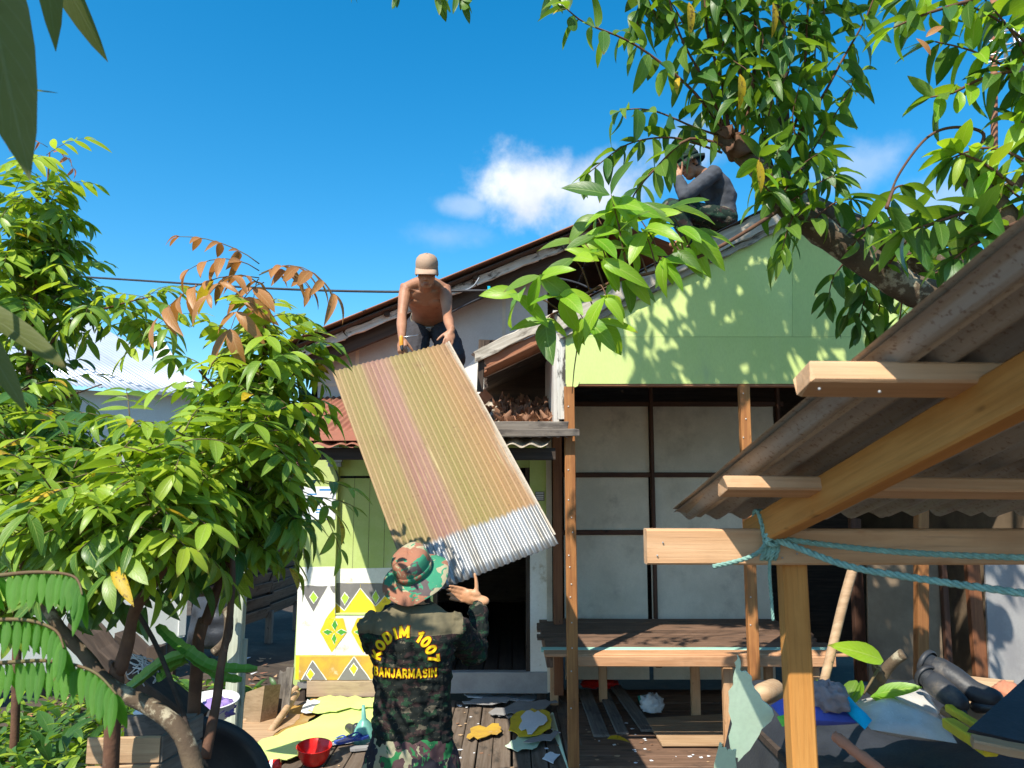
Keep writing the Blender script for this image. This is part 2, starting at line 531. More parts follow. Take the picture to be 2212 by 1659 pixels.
MT = dict(
    porch=wood('porch timber', (.20, .155, .12), (.12, .085, .06), .8, dirt=(.055, .045, .036)),
    darkwood=wood('dark old timber', (.085, .06, .045), (.045, .032, .025), .85),
    greywood=wood('grey weathered timber', (.22, .19, .16), (.12, .1, .085), .85, dirt=(.06, .05, .045)),
    post=wood('red brown house post', (.42, .185, .06), (.27, .105, .035), .6, dirt=(.10, .05, .03), dlo=.6, dhi=.8),
    postdark=wood('brown inner post', (.24, .095, .04), (.16, .06, .028), .65),
    batten=wood('brown batten', (.115, .052, .03), (.07, .032, .02), .7),
    gold=wood('golden sawn timber', (.60, .285, .075), (.46, .19, .04), .65, g=.8, dirt=(.3, .14, .05), dlo=.6, dhi=.78, vary=.06),
    tan=wood('raw sawn timber', (.62, .38, .21), (.5, .28, .14), .65, g=.7, dirt=(.38, .17, .07), dlo=.55, dhi=.75, vary=.06),
    fresh=wood('pale raw timber', (.5, .34, .2), (.36, .22, .12), .7),
    table=wood('table plank', (.22, .13, .085), (.12, .07, .045), .72, dirt=(.06, .04, .03)),
    tableedge=wood('table edge plank', (.55, .3, .16), (.42, .21, .1), .7),
    mintplank=wood('mint painted plank', (.36, .6, .48), (.28, .5, .4), .6),
    whitepost=wood('peeling pale green post', (.5, .53, .42), (.38, .4, .31), .75, dirt=(.2, .17, .12), dlo=.6, dhi=.7),
    peel=wood('peeling white board', (.72, .7, .65), (.55, .52, .46), .8, dirt=(.07, .06, .05), dlo=.5, dhi=.6),
    rotten=wood('rotten pale board', (.5, .45, .38), (.3, .26, .21), .9, dirt=(.12, .1, .08), dlo=.52, dhi=.66),
    brownboard=wood('brown board', (.36, .16, .085), (.25, .1, .05), .7),
    sill=wood('bare sill board', (.42, .31, .21), (.33, .24, .16), .8, dirt=(.24, .17, .12)),
    yellowbar=surf('yellow painted bar', (.75, .58, .03), (.6, .45, .03), 9, .5),
    ply=surf('brown plywood', (.23, .165, .105), (.17, .12, .075), 4, .75, .2, (.1, .07, .05)),
    gable=surf('mint green paint', (.58, .69, .25), (.54, .66, .22), 2.0, .6, .15, (.44, .54, .24), 2.2, .54, .8, .35, stretch=(1.6, 1, .6)),
    green=surf('lime green wall paint', (.47, .56, .205), (.40, .50, .15), 3, .6, .2, (.55, .56, .36), 1.6, .55, .8, .35),
    greenply=surf('yellow green painted plywood', (.60, .72, .235), (.55, .67, .20), 3, .6, .12, (.66, .68, .4), 1.5, .6, .85),
    mintply=surf('pale mint painted plywood', (.66, .82, .62), (.60, .77, .56), 3, .55, .12, None),
    ochre=surf('ochre painted plywood', (.48, .29, .075), (.40, .23, .06), 3, .7, .15, (.5, .4, .2), 2.2, .55, .8),
    grayboard=surf('grey hardboard', (.33, .32, .31), (.26, .25, .25), 5, .8, .1),
    whitewall=surf('old white wall board', (.70, .62, .49), (.60, .53, .41), 3, .8, .2, (.40, .34, .26), 2.6, .5, .78),
    uppwall=surf('grey white plaster board', (.60, .57, .52), (.52, .49, .45), 2.4, .85, .15, (.52, .51, .48), 1.2, .6, .72),
    white=surf('white paint', (.80, .79, .74), (.74, .72, .66), 4, .65, .2, (.45, .40, .30), 6, .57, .72),
    grey=surf('grey paint', (.20, .19, .185), (.165, .155, .15), 5, .7, .15, (.32, .3, .26), 7, .66, .8),
    yellow=surf('yellow paint', (.84, .62, .03), (.76, .52, .03), 5, .6, .2, (.45, .26, .06), 9, .56, .72),
    ochrep=surf('worn ochre paint', (.62, .4, .05), (.5, .29, .06), 6, .65, .15, (.68, .6, .42), 6, .6, .75),
    gdia=surf('bright green paint', (.09, .40, .05), (.07, .33, .04), 6, .55, .1),
    ydia=surf('lime paint', (.42, .62, .07), (.36, .56, .06), 6, .55, .1),
    nwall=surf('neighbour white wall', (.84, .84, .80), (.78, .78, .74), 2, .7, .15, (.45, .36, .24), 1.4, .6, .85),
    nroof=surf('pale zinc roof', (.46, .50, .55), (.40, .44, .49), 2, .4, .1, None, metal=.3),
    soil=surf('dark soil', (.075, .055, .04), (.045, .034, .026), 5, .95, .8, (.12, .09, .06), 2.5),
    plank2=wood('brown clapboard', (.24, .18, .135), (.16, .115, .085), .85, dirt=(.09, .065, .05)),
    black=surf('black plastic', (.02, .021, .023), (.03, .03, .032), 5, .4, .2, (.07, .068, .065), 3, .6, .8, .5),
    tarp=surf('black tarpaulin', (.035, .038, .046), (.022, .024, .03), 4, .5, .5, (.08, .08, .085), 3, .6, .8, .45),
    rubber=surf('black rubber', (.035, .037, .042), (.025, .026, .03), 6, .5, .3, (.12, .1, .08), 9, .5, .75, .4),
    red=flat('red plastic', (.72, .018, .012), .3, .5),
    rope=surf('sea green rope', (.27, .47, .40), (.2, .36, .31), 60, .85, .5),
    blue=surf('blue cloth', (.09, .12, .48), (.07, .09, .38), 6, .9, .3),
    cyan=surf('cyan cloth', (.0, .48, .74), (.0, .40, .66), 6, .8, .2),
    mauve=surf('mauve cloth', (.30, .24, .24), (.24, .19, .19), 6, .9, .3),
    sack=surf('dusty clear plastic', (.62, .60, .56), (.50, .48, .45), 4, .25, .3, (.42, .36, .27), 2.4, .5, .75, .6),
    lime=surf('lime plastic', (.2, .62, .06), (.16, .5, .05), 6, .5),
    steel=surf('galvanised steel', (.62, .63, .64), (.5, .51, .52), 9, .35, .2, None, metal=.85),
    wire=surf('black cable', (.03, .03, .033), (.045, .045, .05), 9, .5),
    gcable=surf('grey cable', (.33, .35, .38), (.27, .29, .31), 9, .5),
    paper=surf('white paper', (.78, .8, .83), (.72, .74, .78), 6, .6, .05),
    pblue=flat('blue print', (.05, .25, .6), .6),
    meter=surf('grey meter casing', (.36, .37, .37), (.3, .31, .31), 8, .45, .1),
    stump=wood('raw stump', (.36, .25, .15), (.24, .16, .09), .85),
    bark=surf('lichen and sun dapple bark', (.12, .085, .052), (.075, .05, .032), 9, .9, .9, (.34, .29, .2), 11, .52, .62, fine=50),  # pale patches are lichen, with dappled sun put into the colour too
    redbark=surf('reddish bark', (.155, .075, .042), (.095, .046, .028), 12, .8, .5, (.2, .15, .1), 9, .62, .75),
    twig=surf('green brown twig', (.13, .11, .045), (.11, .06, .03), 9, .7, .3),
    funnel=surf('sea green plastic', (.16, .40, .33), (.13, .34, .28), 6, .35, .1),
    clearbag=surf('clear plastic bag', (.6, .62, .63), (.5, .52, .53), 5, .15, .5, spec=.7),
    gpvc=surf('green glass plastic', (.04, .3, .2), (.03, .24, .16), 5, .2, .2, spec=.6),
    purple=surf('purple cloth', (.32, .22, .55), (.27, .18, .47), 6, .85, .3),
    pvcwhite=surf('white plastic tub', (.8, .8, .79), (.74, .74, .73), 4, .4, .05),
    brick=surf('broken orange brick', (.52, .22, .13), (.42, .17, .1), 8, .9, .4),
    orange=flat('orange handle', (.85, .32, .02), .35),
    bluesole=flat('blue sandal', (.03, .07, .35), .5),
    skin=surf('tanned skin', (.42, .20, .11), (.33, .145, .075), 7, .56, .3, (.25, .10, .055), 11, .52, .75, .5, fine=110, vary=0),
    skinpale=surf('light tan skin', (.56, .29, .15), (.5, .24, .12), 5, .5, .12, None, spec=.4, fine=120, vary=0),
    cap=surf('khaki cap cloth', (.44, .30, .21), (.38, .255, .175), 8, .85, .2, None, fine=200, vary=0),
    khaki=surf('olive khaki cloth', (.155, .132, .078), (.13, .108, .062), 8, .9, .25, None, fine=260, vary=0),
    pants=surf('charcoal cargo cloth', (.045, .042, .047), (.033, .031, .036), 7, .85, .3, (.06, .052, .052), 4, fine=200, vary=0),
    belt=surf('webbing belt', (.17, .145, .11), (.14, .12, .09), 30, .8, .3, vary=0),
    greyshirt=surf('grey shirt cloth', (.075, .08, .095), (.055, .06, .072), 6, .85, .3, fine=200, vary=0),
    hair=surf('black hair', (.012, .011, .011), (.02, .018, .017), 30, .5, .4, vary=0),
    eyew=flat('eye white', (.6, .57, .52), .3),
    eyed=flat('dark iris', (.02, .013, .01), .2),
    lip=flat('lip', (.3, .12, .085), .45),
    txty=flat('yellow lettering', (.78, .56, .01), .7, .2),
    txtr=flat('red lettering edge', (.42, .035, .01), .7, .2),
    nail=flat('nail head', (.6, .58, .54), .5, .5, .3),
)


def camo(name, cols, scale, squash=(1, 1, 1.7), dist=.35, rough=.85):
    m, t, b = base(name)
    c = coords(t, squash, False)
    nz = t.add('ShaderNodeTexNoise', ins={'Scale': scale * .8, 'Detail': 3.0, 'Roughness': .6, 'Vector': c})
    c2 = t.vmath('ADD', c, t.vmath('MULTIPLY', t.vmath('SUBTRACT', nz.outputs['Color'], (.5, .5, .5)), (dist, dist, dist)))
    vo = t.add('ShaderNodeTexVoronoi', ins={'Scale': scale, 'Vector': c2})
    sep = t.add('ShaderNodeSeparateColor', ins={'Color': vo.outputs['Color']})
    n = len(cols)
    stops, acc = [], 0
    tot = sum(w for w, _ in cols)
    for w, cc in cols:
        stops.append((acc / tot, cc))
        acc += w
    col = t.ramp(sep.outputs[0], stops, 'CONSTANT')
    n2 = t.noise(c, scale * 1.1, 3, .55, 1.5)
    col = t.mix(t.smooth(n2, .60, .615), col, cols[0][1])
    n3 = t.noise(t.vmath('ADD', c, (5, 3, 1)), scale * 1.6, 3, .55, 2)
    col = t.mix(t.smooth(n3, .655, .665), col, cols[-1][1])
    wv = t.noise(c, 260, 2, .5)
    col = t.mix(t.math('MULTIPLY', wv, .35), col, (.02, .02, .02))
    t.set(b, 'Base Color', col)
    t.set(b, 'Roughness', rough)
    b.inputs['Specular IOR Level'].default_value = .2
    bump(t, b, wv, .15, .002)
    return m


MT['hatcamo'] = camo('woodland hat cloth', [(1.1, (.055, .30, .165)), (1.5, (.38, .165, .10)), (.35, (.13, .10, .10)), (.75, (.46, .40, .25))], 13, (1, 1, 1.3), dist=.09)
MT['pantcamo'] = camo('woodland trouser cloth', [(1.3, (.022, .17, .055)), (1.2, (.085, .045, .048)), (.7, (.022, .02, .03)), (.6, (.33, .31, .2))], 11, (1, 1, .8), dist=.1)
MT['shirtcamo'] = camo('dark jungle shirt cloth', [(2.6, (.008, .012, .010)), (1.1, (.013, .045, .021)), (.9, (.038, .021, .020)), (.12, (.13, .11, .075))], 30, (1, 1, 1.5), dist=.06)
MT['darkcamo'] = camo('dark green camouflage cloth', [(2, (.012, .028, .02)), (1.2, (.022, .06, .035)), (1.0, (.04, .026, .024)), (.3, (.17, .15, .11))], 16, dist=.08)


def rust(name, stops, lines=60, metal=.0, rough=.7, bare=None, ridges=0):
    """rusted corrugated sheet: colour bands run along the ridges (u), stains along v"""
    m, t, b = base(name)
    uv = t.add('ShaderNodeTexCoord').outputs['UV']
    c = coords(t)
    sp = t.add('ShaderNodeSeparateXYZ', ins={0: uv})
    u, v = sp.outputs[0], sp.outputs[1]
    wob = t.math('MULTIPLY', t.math('SUBTRACT', t.noise(t.vmath('MULTIPLY', uv, (9, 1.6, 1)), 1.5, 6, .6), .5), .16)
    col = t.ramp(t.math('ADD', u, wob), stops)
    st = t.noise(t.vmath('MULTIPLY', uv, (lines, 2.0, 1)), 1.0, 5, .6)
    col = t.mix(t.math('MULTIPLY', t.smooth(st, .35, .75), .45), col, (.24, .16, .06))
    sp2 = t.noise(c, 85, 4, .7)
    col = t.mix(t.math('MULTIPLY', t.smooth(sp2, .54, .68), .7), col, (.13, .062, .035))
    big = t.noise(c, 4.5, 6, .65)
    col = t.mix(t.math('MULTIPLY', t.smooth(big, .56, .74), .5), col, (.16, .08, .045))
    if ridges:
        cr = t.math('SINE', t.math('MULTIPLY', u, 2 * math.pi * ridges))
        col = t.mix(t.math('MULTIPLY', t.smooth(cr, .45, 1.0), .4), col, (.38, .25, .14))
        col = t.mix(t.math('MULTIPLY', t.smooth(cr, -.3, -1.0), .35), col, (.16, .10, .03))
        blot = t.smooth(t.noise(t.vmath('MULTIPLY', uv, (16, 14, 1)), 1, 6, .72), .63, .74)
        col = t.mix(t.math('MULTIPLY', blot, .7), col, (.10, .05, .03))
        pale = t.smooth(t.noise(t.vmath('MULTIPLY', uv, (26, 2.5, 1)), 1, 4, .6), .62, .72)
        col = t.mix(t.math('MULTIPLY', pale, .45), col, (.5, .42, .22))
    rg, mt = rough, metal
    if bare:
        edge = t.math('ADD', v, t.math('MULTIPLY', t.math('SUBTRACT', t.noise(t.vmath('MULTIPLY', uv, (38, 5, 1)), 1, 5, .6), .5), .035))
        k = t.smooth(edge, bare - .008, bare + .012)
        zn = t.mix(t.smooth(t.noise(t.vmath('MULTIPLY', uv, (12, 2.5, 1)), 1.2, 5, .6), .42, .66), (.34, .345, .35), (.24, .225, .20))
        zn = t.mix(t.math('MULTIPLY', t.smooth(t.noise(t.vmath('MULTIPLY', uv, (25, 5, 1)), 1.5, 6, .7), .58, .72), .65), zn, (.30, .20, .11))
        col = t.mix(k, col, zn)
        mt = t.math('MULTIPLY', k, .75)
        rg = t.math('SUBTRACT', rough, t.math('MULTIPLY', k, .2))
    t.set(b, 'Base Color', col)
    t.set(b, 'Roughness', rg)
    t.set(b, 'Metallic', mt)
    b.inputs['Specular IOR Level'].default_value = .35
    bump(t, b, t.math('ADD', sp2, t.math('MULTIPLY', st, .5)), .35, .003)
    return m


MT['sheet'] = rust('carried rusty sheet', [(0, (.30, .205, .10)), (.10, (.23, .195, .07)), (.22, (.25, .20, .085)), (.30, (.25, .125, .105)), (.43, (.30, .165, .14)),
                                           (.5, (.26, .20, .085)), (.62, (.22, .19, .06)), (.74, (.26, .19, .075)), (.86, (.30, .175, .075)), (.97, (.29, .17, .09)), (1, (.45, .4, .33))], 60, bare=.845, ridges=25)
MT['rustred'] = rust('red rusty roof sheet', [(0, (.30, .10, .065)), (.5, (.34, .125, .085)), (1, (.27, .085, .055))], 40)
MT['rustdark'] = rust('dark rusty roof sheet', [(0, (.13, .065, .045)), (.5, (.17, .08, .055)), (1, (.10, .055, .04))], 40)
MT['oldzinc'] = rust('old grey zinc sheet', [(0, (.42, .36, .29)), (.4, (.5, .44, .36)), (.7, (.38, .33, .27)), (1, (.45, .40, .33))], 40)
MT['under'] = rust('shed roof sheet', [(0, (.40, .39, .37)), (.3, (.33, .32, .305)), (.6, (.42, .405, .375)), (1, (.32, .305, .285))], 30, metal=.15, rough=.55)


def leafmat(name, dark, light, rib, trans, tcol, rough=.34, spots=None):
    m, t, b = base(name)
    uv = t.add('ShaderNodeTexCoord').outputs['UV']
    sp = t.add('ShaderNodeSeparateXYZ', ins={0: uv})
    u, v = sp.outputs[0], sp.outputs[1]
    r = t.math('FRACT', t.math('ADD', t.add('ShaderNodeObjectInfo').outputs['Random'], t.add('ShaderNodeNewGeometry').outputs['Random Per Island']))
    col = t.mix(r, dark, light)
    au = t.math('ABSOLUTE', t.math('SUBTRACT', u, .5))
    ribf = t.math('SUBTRACT', 1, t.smooth(au, .012, .05))
    vein = t.math('FRACT', t.math('SUBTRACT', t.math('MULTIPLY', v, 9), t.math('MULTIPLY', au, 5)))
    veinf = t.math('MULTIPLY', t.math('SUBTRACT', 1, t.smooth(t.math('ABSOLUTE', t.math('SUBTRACT', vein, .5)), .03, .14)), .35)
    col = t.mix(t.math('MAXIMUM', t.math('MULTIPLY', ribf, .7), veinf), col, rib)
    if spots:
        nz = t.noise(t.add('ShaderNodeTexCoord').outputs['Object'], 45, 4, .7)
        col = t.mix(t.smooth(nz, .52, .62), col, spots)
    ob = t.add('ShaderNodeTexCoord').outputs['Object']
    nz = t.noise(ob, 30, 5, .65)
    col = t.mix(t.math('MULTIPLY', t.smooth(nz, .5, .75), .35), col, tuple(x * .55 for x in dark))
    old = t.smooth(r, .62, .9)
    tipf = t.math('MULTIPLY', t.smooth(t.math('ADD', v, t.math('MULTIPLY', t.math('SUBTRACT', nz, .5), .35)), .86, .97), old)
    col = t.mix(t.math('MULTIPLY', tipf, .8), col, (.20, .11, .04))
    col = t.mix(t.math('MULTIPLY', t.math('MULTIPLY', t.smooth(nz, .66, .72), old), .7), col, (.22, .13, .05))
    t.set(b, 'Base Color', col)
    t.set(b, 'Roughness', t.math('ADD', t.math('MULTIPLY', nz, .25), rough - .1))
    b.inputs['Specular IOR Level'].default_value = .38
    tr = t.add('ShaderNodeBsdfTranslucent')
    t.set(tr, 'Color', t.mix(r, tcol, tuple(min(1, x * 1.25) for x in tcol)))
    mx = t.add('ShaderNodeMixShader', ins={0: trans})
    t.l.new(b.outputs[0], mx.inputs[1])
    t.l.new(tr.outputs[0], mx.inputs[2])
    t.l.new(mx.outputs[0], t.n['Material Output'].inputs[0])
    bump(t, b, t.math('ADD', t.math('MULTIPLY', ribf, 1.0), veinf), .3, .002)
    return m


LM = dict(
    left=leafmat('rambutan leaf', (.042, .125, .016), (.28, .41, .035), (.36, .46, .10), .30, (.34, .50, .02), .36),
    young=leafmat('yellow green leaf', (.24, .39, .025), (.40, .50, .04), (.46, .53, .1), .42, (.48, .60, .03), .36),
    copper=leafmat('coppery young leaf', (.34, .15, .045), (.46, .21, .065), (.5, .3, .12), .32, (.52, .2, .04), .4),
    pink=leafmat('pink young leaf', (.5, .16, .09), (.6, .2, .1), (.6, .3, .2), .35, (.6, .2, .1), .4),
    right=leafmat('rose apple leaf', (.035, .105, .016), (.15, .25, .03), (.2, .3, .07), .36, (.27, .44, .02), .38),
    lit=leafmat('sunlit bright leaf', (.12, .31, .015), (.32, .50, .025), (.42, .54, .10), .42, (.42, .60, .02), .36),  # brighter leaf colour stands in for sunlight on the sprays
    deep=leafmat('deep green shade leaf', (.026, .085, .016), (.06, .15, .025), (.1, .18, .05), .27, (.16, .30, .02), .36),  # deep green; on inner foliage the dark tone is painted shade
    yellow=leafmat('yellow spotted leaf', (.55, .36, .015), (.62, .42, .02), (.6, .45, .1), .35, (.6, .42, .02), .45, spots=(.14, .06, .02)),
    brown=leafmat('dry brown leaf', (.20, .085, .045), (.33, .17, .10), (.3, .18, .11), .12, (.3, .15, .08), .7),
    olive=leafmat('big olive leaf', (.085, .10, .018), (.10, .115, .022), (.15, .165, .06), .32, (.26, .28, .03), .6),
    frond=leafmat('frond leaflet', (.05, .19, .014), (.09, .26, .02), (.14, .30, .05), .5, (.22, .50, .015), .6),
    taro=leafmat('taro leaf', (.05, .16, .04), (.08, .2, .05), (.14, .26, .09), .3, (.14, .3, .04), .4),
    cactus=leafmat('cactus', (.10, .26, .03), (.16, .33, .04), (.26, .4, .1), .1, (.3, .5, .05), .4),
)

# ------------------------------------------------------------------ ground
YW, YG, YB = 7.5, 5.8, 7.85          # front wall, gable plane, back wall of the open room
mb = MB()
N = 60
gx = [-300, -120, -40] + [-12 + 24 * i / N for i in range(N + 1)] + [40, 120, 300]
gy = [-300, -100, -30] + [-2 + 22 * i / N for i in range(N + 1)] + [60, 150, 400]
vs_, fs_ = [], []
for y in gy:
    for x in gx:
        k = 1 if abs(x) < 13 and -3 < y < 21 else 0
        z = -.55 + k * (.07 * noise.noise(V((x * .9, y * .9, 0))) + .03 * noise.noise(V((x * 4, y * 4, 3))))
        if k and x < -2.2:
            z += .22 * min(1, (-2.2 - x) / 1.5)
        vs_.append((x, y, z))
nx = len(gx)
fs_ = [(j * nx + i, j * nx + i + 1, (j + 1) * nx + i + 1, (j + 1) * nx + i) for j in range(len(gy) - 1) for i in range(nx - 1)]
mb.add(vs_, fs_)
tag(mb.build('ground', MT['soil'], None, (0, 0, 0), True), 'dark bare soil strewn with litter around the stilt houses', 'ground', kind='structure')


def gz(x, y):
    return -.55 + .07 * noise.noise(V((x * .9, y * .9, 0))) + .03 * noise.noise(V((x * 4, y * 4, 3))) + (.22 * min(1, (-2.2 - x) / 1.5) if x < -2.2 else 0)


# ------------------------------------------------------------------ porch deck
deck = bpy.data.objects.new('porch_deck', None)
put(deck, None, Matrix.Translation((-.8, 5, -.2)))
tag(deck, 'weathered grey brown plank deck in front of the green house', 'deck', kind='structure')
x = -2.15
while x < .42:
    w = rnd(.105, .15)
    g = rnd(.006, .014)
    y0 = 2.6 + rnd(-.05, .05)
    beam('plank', (x + w / 2, y0, -.016 + rnd(-.005, .005)), (x + w / 2 + rnd(-.006, .006), YW + .02 + rnd(0, .02), -.016 + rnd(-.005, .005)), w, .03, MT['porch'], deck, seg=6, rough=.002)
    x += w + g
for y in (3.0, 4.2, 5.4, 6.6, 7.4):
    beam('joist', (-2.15, y, -.1), (.42, y, -.1), .06, .12, MT['darkwood'], deck)
    for xx in (-2.0, -.8, .35):
        beam('pile', (xx, y, -.8), (xx, y, -.16), .09, .09, MT['darkwood'], deck, up=(0, 1, 0))

# ------------------------------------------------------------------ house
house = thing('wooden_house', 'half demolished green wooden house with painted front wall and open gable room', 'house', (0, YW, 0))


def part(name, mat, parent, f, smooth=False):
    m = MB()
    f(m)
    return m.build(name, mat, parent, None, smooth)


def wbox(m, u0, v0, u1, v1, Y, d, mi=0):
    a, b = W(u0, v0, Y), W(u1, v1, Y)
    m.box((a.x, Y, a.z), (b.x, Y + d, b.z), mi)


fx = lambda x: (720 + .2411 * x) / 1.1573
fy = lambda y: (1400 + .2411 * y) / 1.1573
xl = W(646, 1235, YW).x
xp = W(fx(488), 1235, YW).x
zt = 2.75
zs = W(700, fy(580), YW).z        # foot of the shutter recess
z_sill1 = W(700, fy(1245), YW).z
z_sill0 = W(700, fy(1415), YW).z
z_bb = W(700, fy(990), YW).z
xd0, xd1, xd2 = W(935, 1300, YW).x, W(1145, 1300, YW).x, W(1181, 1300, YW).x
zdoor = W(1130, 1010, YW).z
zfl = W(1100, 1452, YW).z          # door threshold
# ragged pillar foot: polygon
part('wall_post', MT['green'], house, lambda m: m.prism([(xl - .02, YW, .16), (xl + .04, YW, .10), (xl + .13, YW, .17), (xp, YW, .2), (xp, YW, zt), (xl + .03, YW, zt)], (0, .12, 0)))
part('lower_wall', MT['white'], house, lambda m: m.box((xp + .001, YW + .002, z_sill1), (xd0, YW + .11, zs)))
beam('shutter_sill', (xp - .0, YW + .04, zs + .012), (xd0, YW + .04, zs + .012), .07, .02, MT['green'], house)
sh = part('shutter', MT['green'], house, lambda m: m.box((xp + .002, YW + .065, zs + .02), (W(862, 1200, YW).x, YW + .1, W(700, 1033, YW + .065).z)))
for k in range(1, 4):
    xk = xp + k * .15
    part('board_joint', MT['darkwood'], sh, lambda m: m.box((xk, YW + .0635, zs + .03), (xk + .003, YW + .066, zs + 1.35)))
part('wall_panel', MT['green'], house, lambda m: m.box((xp + .002, YW + .06, W(700, 1028, YW + .065).z), (xd0, YW + .1, zt)))
part('wall_panel', MT['green'], house, lambda m: m.box((W(863, 1200, YW).x, YW + .01, zs + .02), (xd0, YW + .1, W(700, 1029, YW + .065).z)))
part('door_head', MT['green'], house, lambda m: m.box((xd0 + .001, YW + .02, zdoor), (xd1, YW + .1, zt)))
part('door_jamb', MT['green'], house, lambda m: m.box((xd1 + .001, YW, W(1160, 1165, YW).z), (xd2, YW + .1, zt)))
part('door_jamb', MT['white'], house, lambda m: m.box((xd1 + .001, YW + .001, .2), (xd2, YW + .1, W(1160, 1166, YW).z)))
beam('door_frame', (xd1 - .02, YW + .05, .2), (xd1 - .02, YW + .05, zdoor), .04, .07, MT['darkwood'], house, up=(0, 1, 0))
beam('door_frame', (xd0 + .021, YW + .05, .2), (xd0 + .021, YW + .05, zdoor), .04, .07, MT['darkwood'], house, up=(0, 1, 0))
# threshold and sill boards
beam('threshold', (xd0 - .05, YW + .02, zfl - .09), (xd2 + .01, YW + .02, zfl - .09), .1, .19, MT['grayboard'], house)
beam('sill_board', (W(fx(215), 1400, YW).x, YW - .012, (z_sill0 + z_sill1) / 2), (xd0 - .06, YW - .012, (z_sill0 + z_sill1) / 2), .03, z_sill1 - z_sill0, MT['sill'], house)
beam('frieze_board', (W(fx(128), 1400, YW).x, YW - .008, (z_bb + z_sill1) / 2 + .002), (xd0 - .06, YW - .008, (z_bb + z_sill1) / 2 + .002), .03, z_bb - z_sill1 - .002, MT['ochrep'], house)
for xx in (xl + .05, xl + .6, xd0 + .05, xd2 - .05):
    beam('stilt', (xx, YW + .06, -.8), (xx, YW + .06, .2), .09, .09, MT['darkwood'], house, up=(0, 1, 0))


# painted frieze: thin coats of paint a couple of millimetres proud of the wall
def paint(name, Y, polys, parent, mats):
    m = MB()
    for (pts, mi, lift) in polys:
        q = [W(fx(a), fy(b), Y) for a, b in jag(pts, 3.2 if lift or mi == 0 else 0, 4)]
        m.prism([(p.x, Y - .0012 - lift, p.z) for p in q], (0, .0012, 0), mi)
    return m.build(name, mats, parent)


def ring(pts, k):
    cx, cy = sum(p[0] for p in pts) / len(pts), sum(p[1] for p in pts) / len(pts)
    return [(cx + (a - cx) * k, cy + (b - cy) * k) for a, b in pts]


def strip(a, b, w=9):
    dx, dy = b[0] - a[0], b[1] - a[1]
    L = math.hypot(dx, dy)
    nx_, ny_ = -dy / L * w / 2, dx / L * w / 2
    return [(a[0] + nx_, a[1] + ny_), (b[0] + nx_, b[1] + ny_), (b[0] - nx_, b[1] - ny_), (a[0] - nx_, a[1] - ny_)]


PM = [MT['white'], MT['grey'], MT['yellow'], MT['ydia'], MT['gdia'], MT['green']]
P0 = [([(102, 75), (488, 68), (488, 985), (82, 985)], 0, 0)]
P0 += [([(118, 272), (200, 262), (300, 270), (412, 268), (265, 535)], 1, .0014), ([(432, 275), (488, 268), (488, 345), (462, 330)], 1, .0014)]
d = [(265, 330), (308, 388), (268, 443), (228, 385)]
P0 += [(ring(d, 1.22), 0, .0028), (d, 3, .0042)]
P0 += [([(488, 480), (488, 600), (400, 600)], 2, .0014), ([(82, 990), (128, 990), (128, 1160), (110, 1240), (75, 1240)], 2, 0), ([(100, 1262), (215, 1255), (205, 1330), (85, 1330)], 1, 0)]
paint('painted_frieze', YW, P0, house, PM)
P1 = []
for k in (0, 1, 2):
    o = k * 325
    P1 += [([(395 + o, 602), (572 + o, 602), (610 + o, 745), (455 + o, 960), (330 + o, 745)], 2, .0014)]
    for q in ([(485, 620), (512, 670), (487, 725), (458, 675)], [(365, 745), (410, 720), (460, 745), (412, 775)], [(505, 745), (555, 718), (605, 745), (555, 775)], [(480, 765), (503, 815), (483, 870), (455, 815)]):
        q = [(a + o, b) for a, b in q]
        P1 += [(ring(q, 1.18), 0, .0028), (q, 4, .0042)]
paint('painted_frieze', YW, [(a, b, c) for a, b, c in P1 if min(p[0] for p in a) < 1150], house, PM)
P2 = []
for (ax, bl, br) in ((255, 140, 400), (685, 515, 855), (1110, 870, 1280)):
    at_ = 1040 if ax == 255 else 1000
    P2 += [([(ax, at_), (br, 1243), (bl, 1243)], 1, .0014), (strip((ax, at_), (br, 1243)), 0, .0028), (strip((ax, at_), (bl, 1243)), 0, .0028)]
    d = [(ax - 3, 1075), (ax + 33, 1125), (ax - 2, 1190), (ax - 42, 1128)] if ax != 255 else [(232, 1132), (270, 1180), (230, 1238), (195, 1185)]
    P2 += [(ring(d, 1.25), 0, .0028), (d, 2, .0042)]
paint('painted_frieze', YW - .0245, P2, house, PM)
P3 = [([(490, 90), (1130, 80), (1130, 240), (490, 240)], 0, 0), ([(490, 240), (1130, 240), (1130, 578), (490, 578)], 2, 0),
      ([(490, 240), (750, 240), (750, 290), (585, 525), (490, 440)], 1, .0014), ([(750, 240), (1060, 240), (1060, 310), (905, 478), (750, 290)], 1, .0014),
      (strip((585, 525), (750, 290)), 0, .0028), (strip((750, 290), (905, 478)), 0, .0028), (strip((905, 478), (1060, 310)), 0, .0028), (strip((490, 440), (585, 525)), 0, .0028)]
for d in ([(590, 340), (630, 390), (590, 460), (555, 395)], [(910, 320), (945, 390), (910, 445), (875, 385)]):
    P3 += [(ring(d, 1.22), 0, .0042), (d, 3, .0056)]
paint('painted_frieze', YW + .0635, P3, sh, PM)

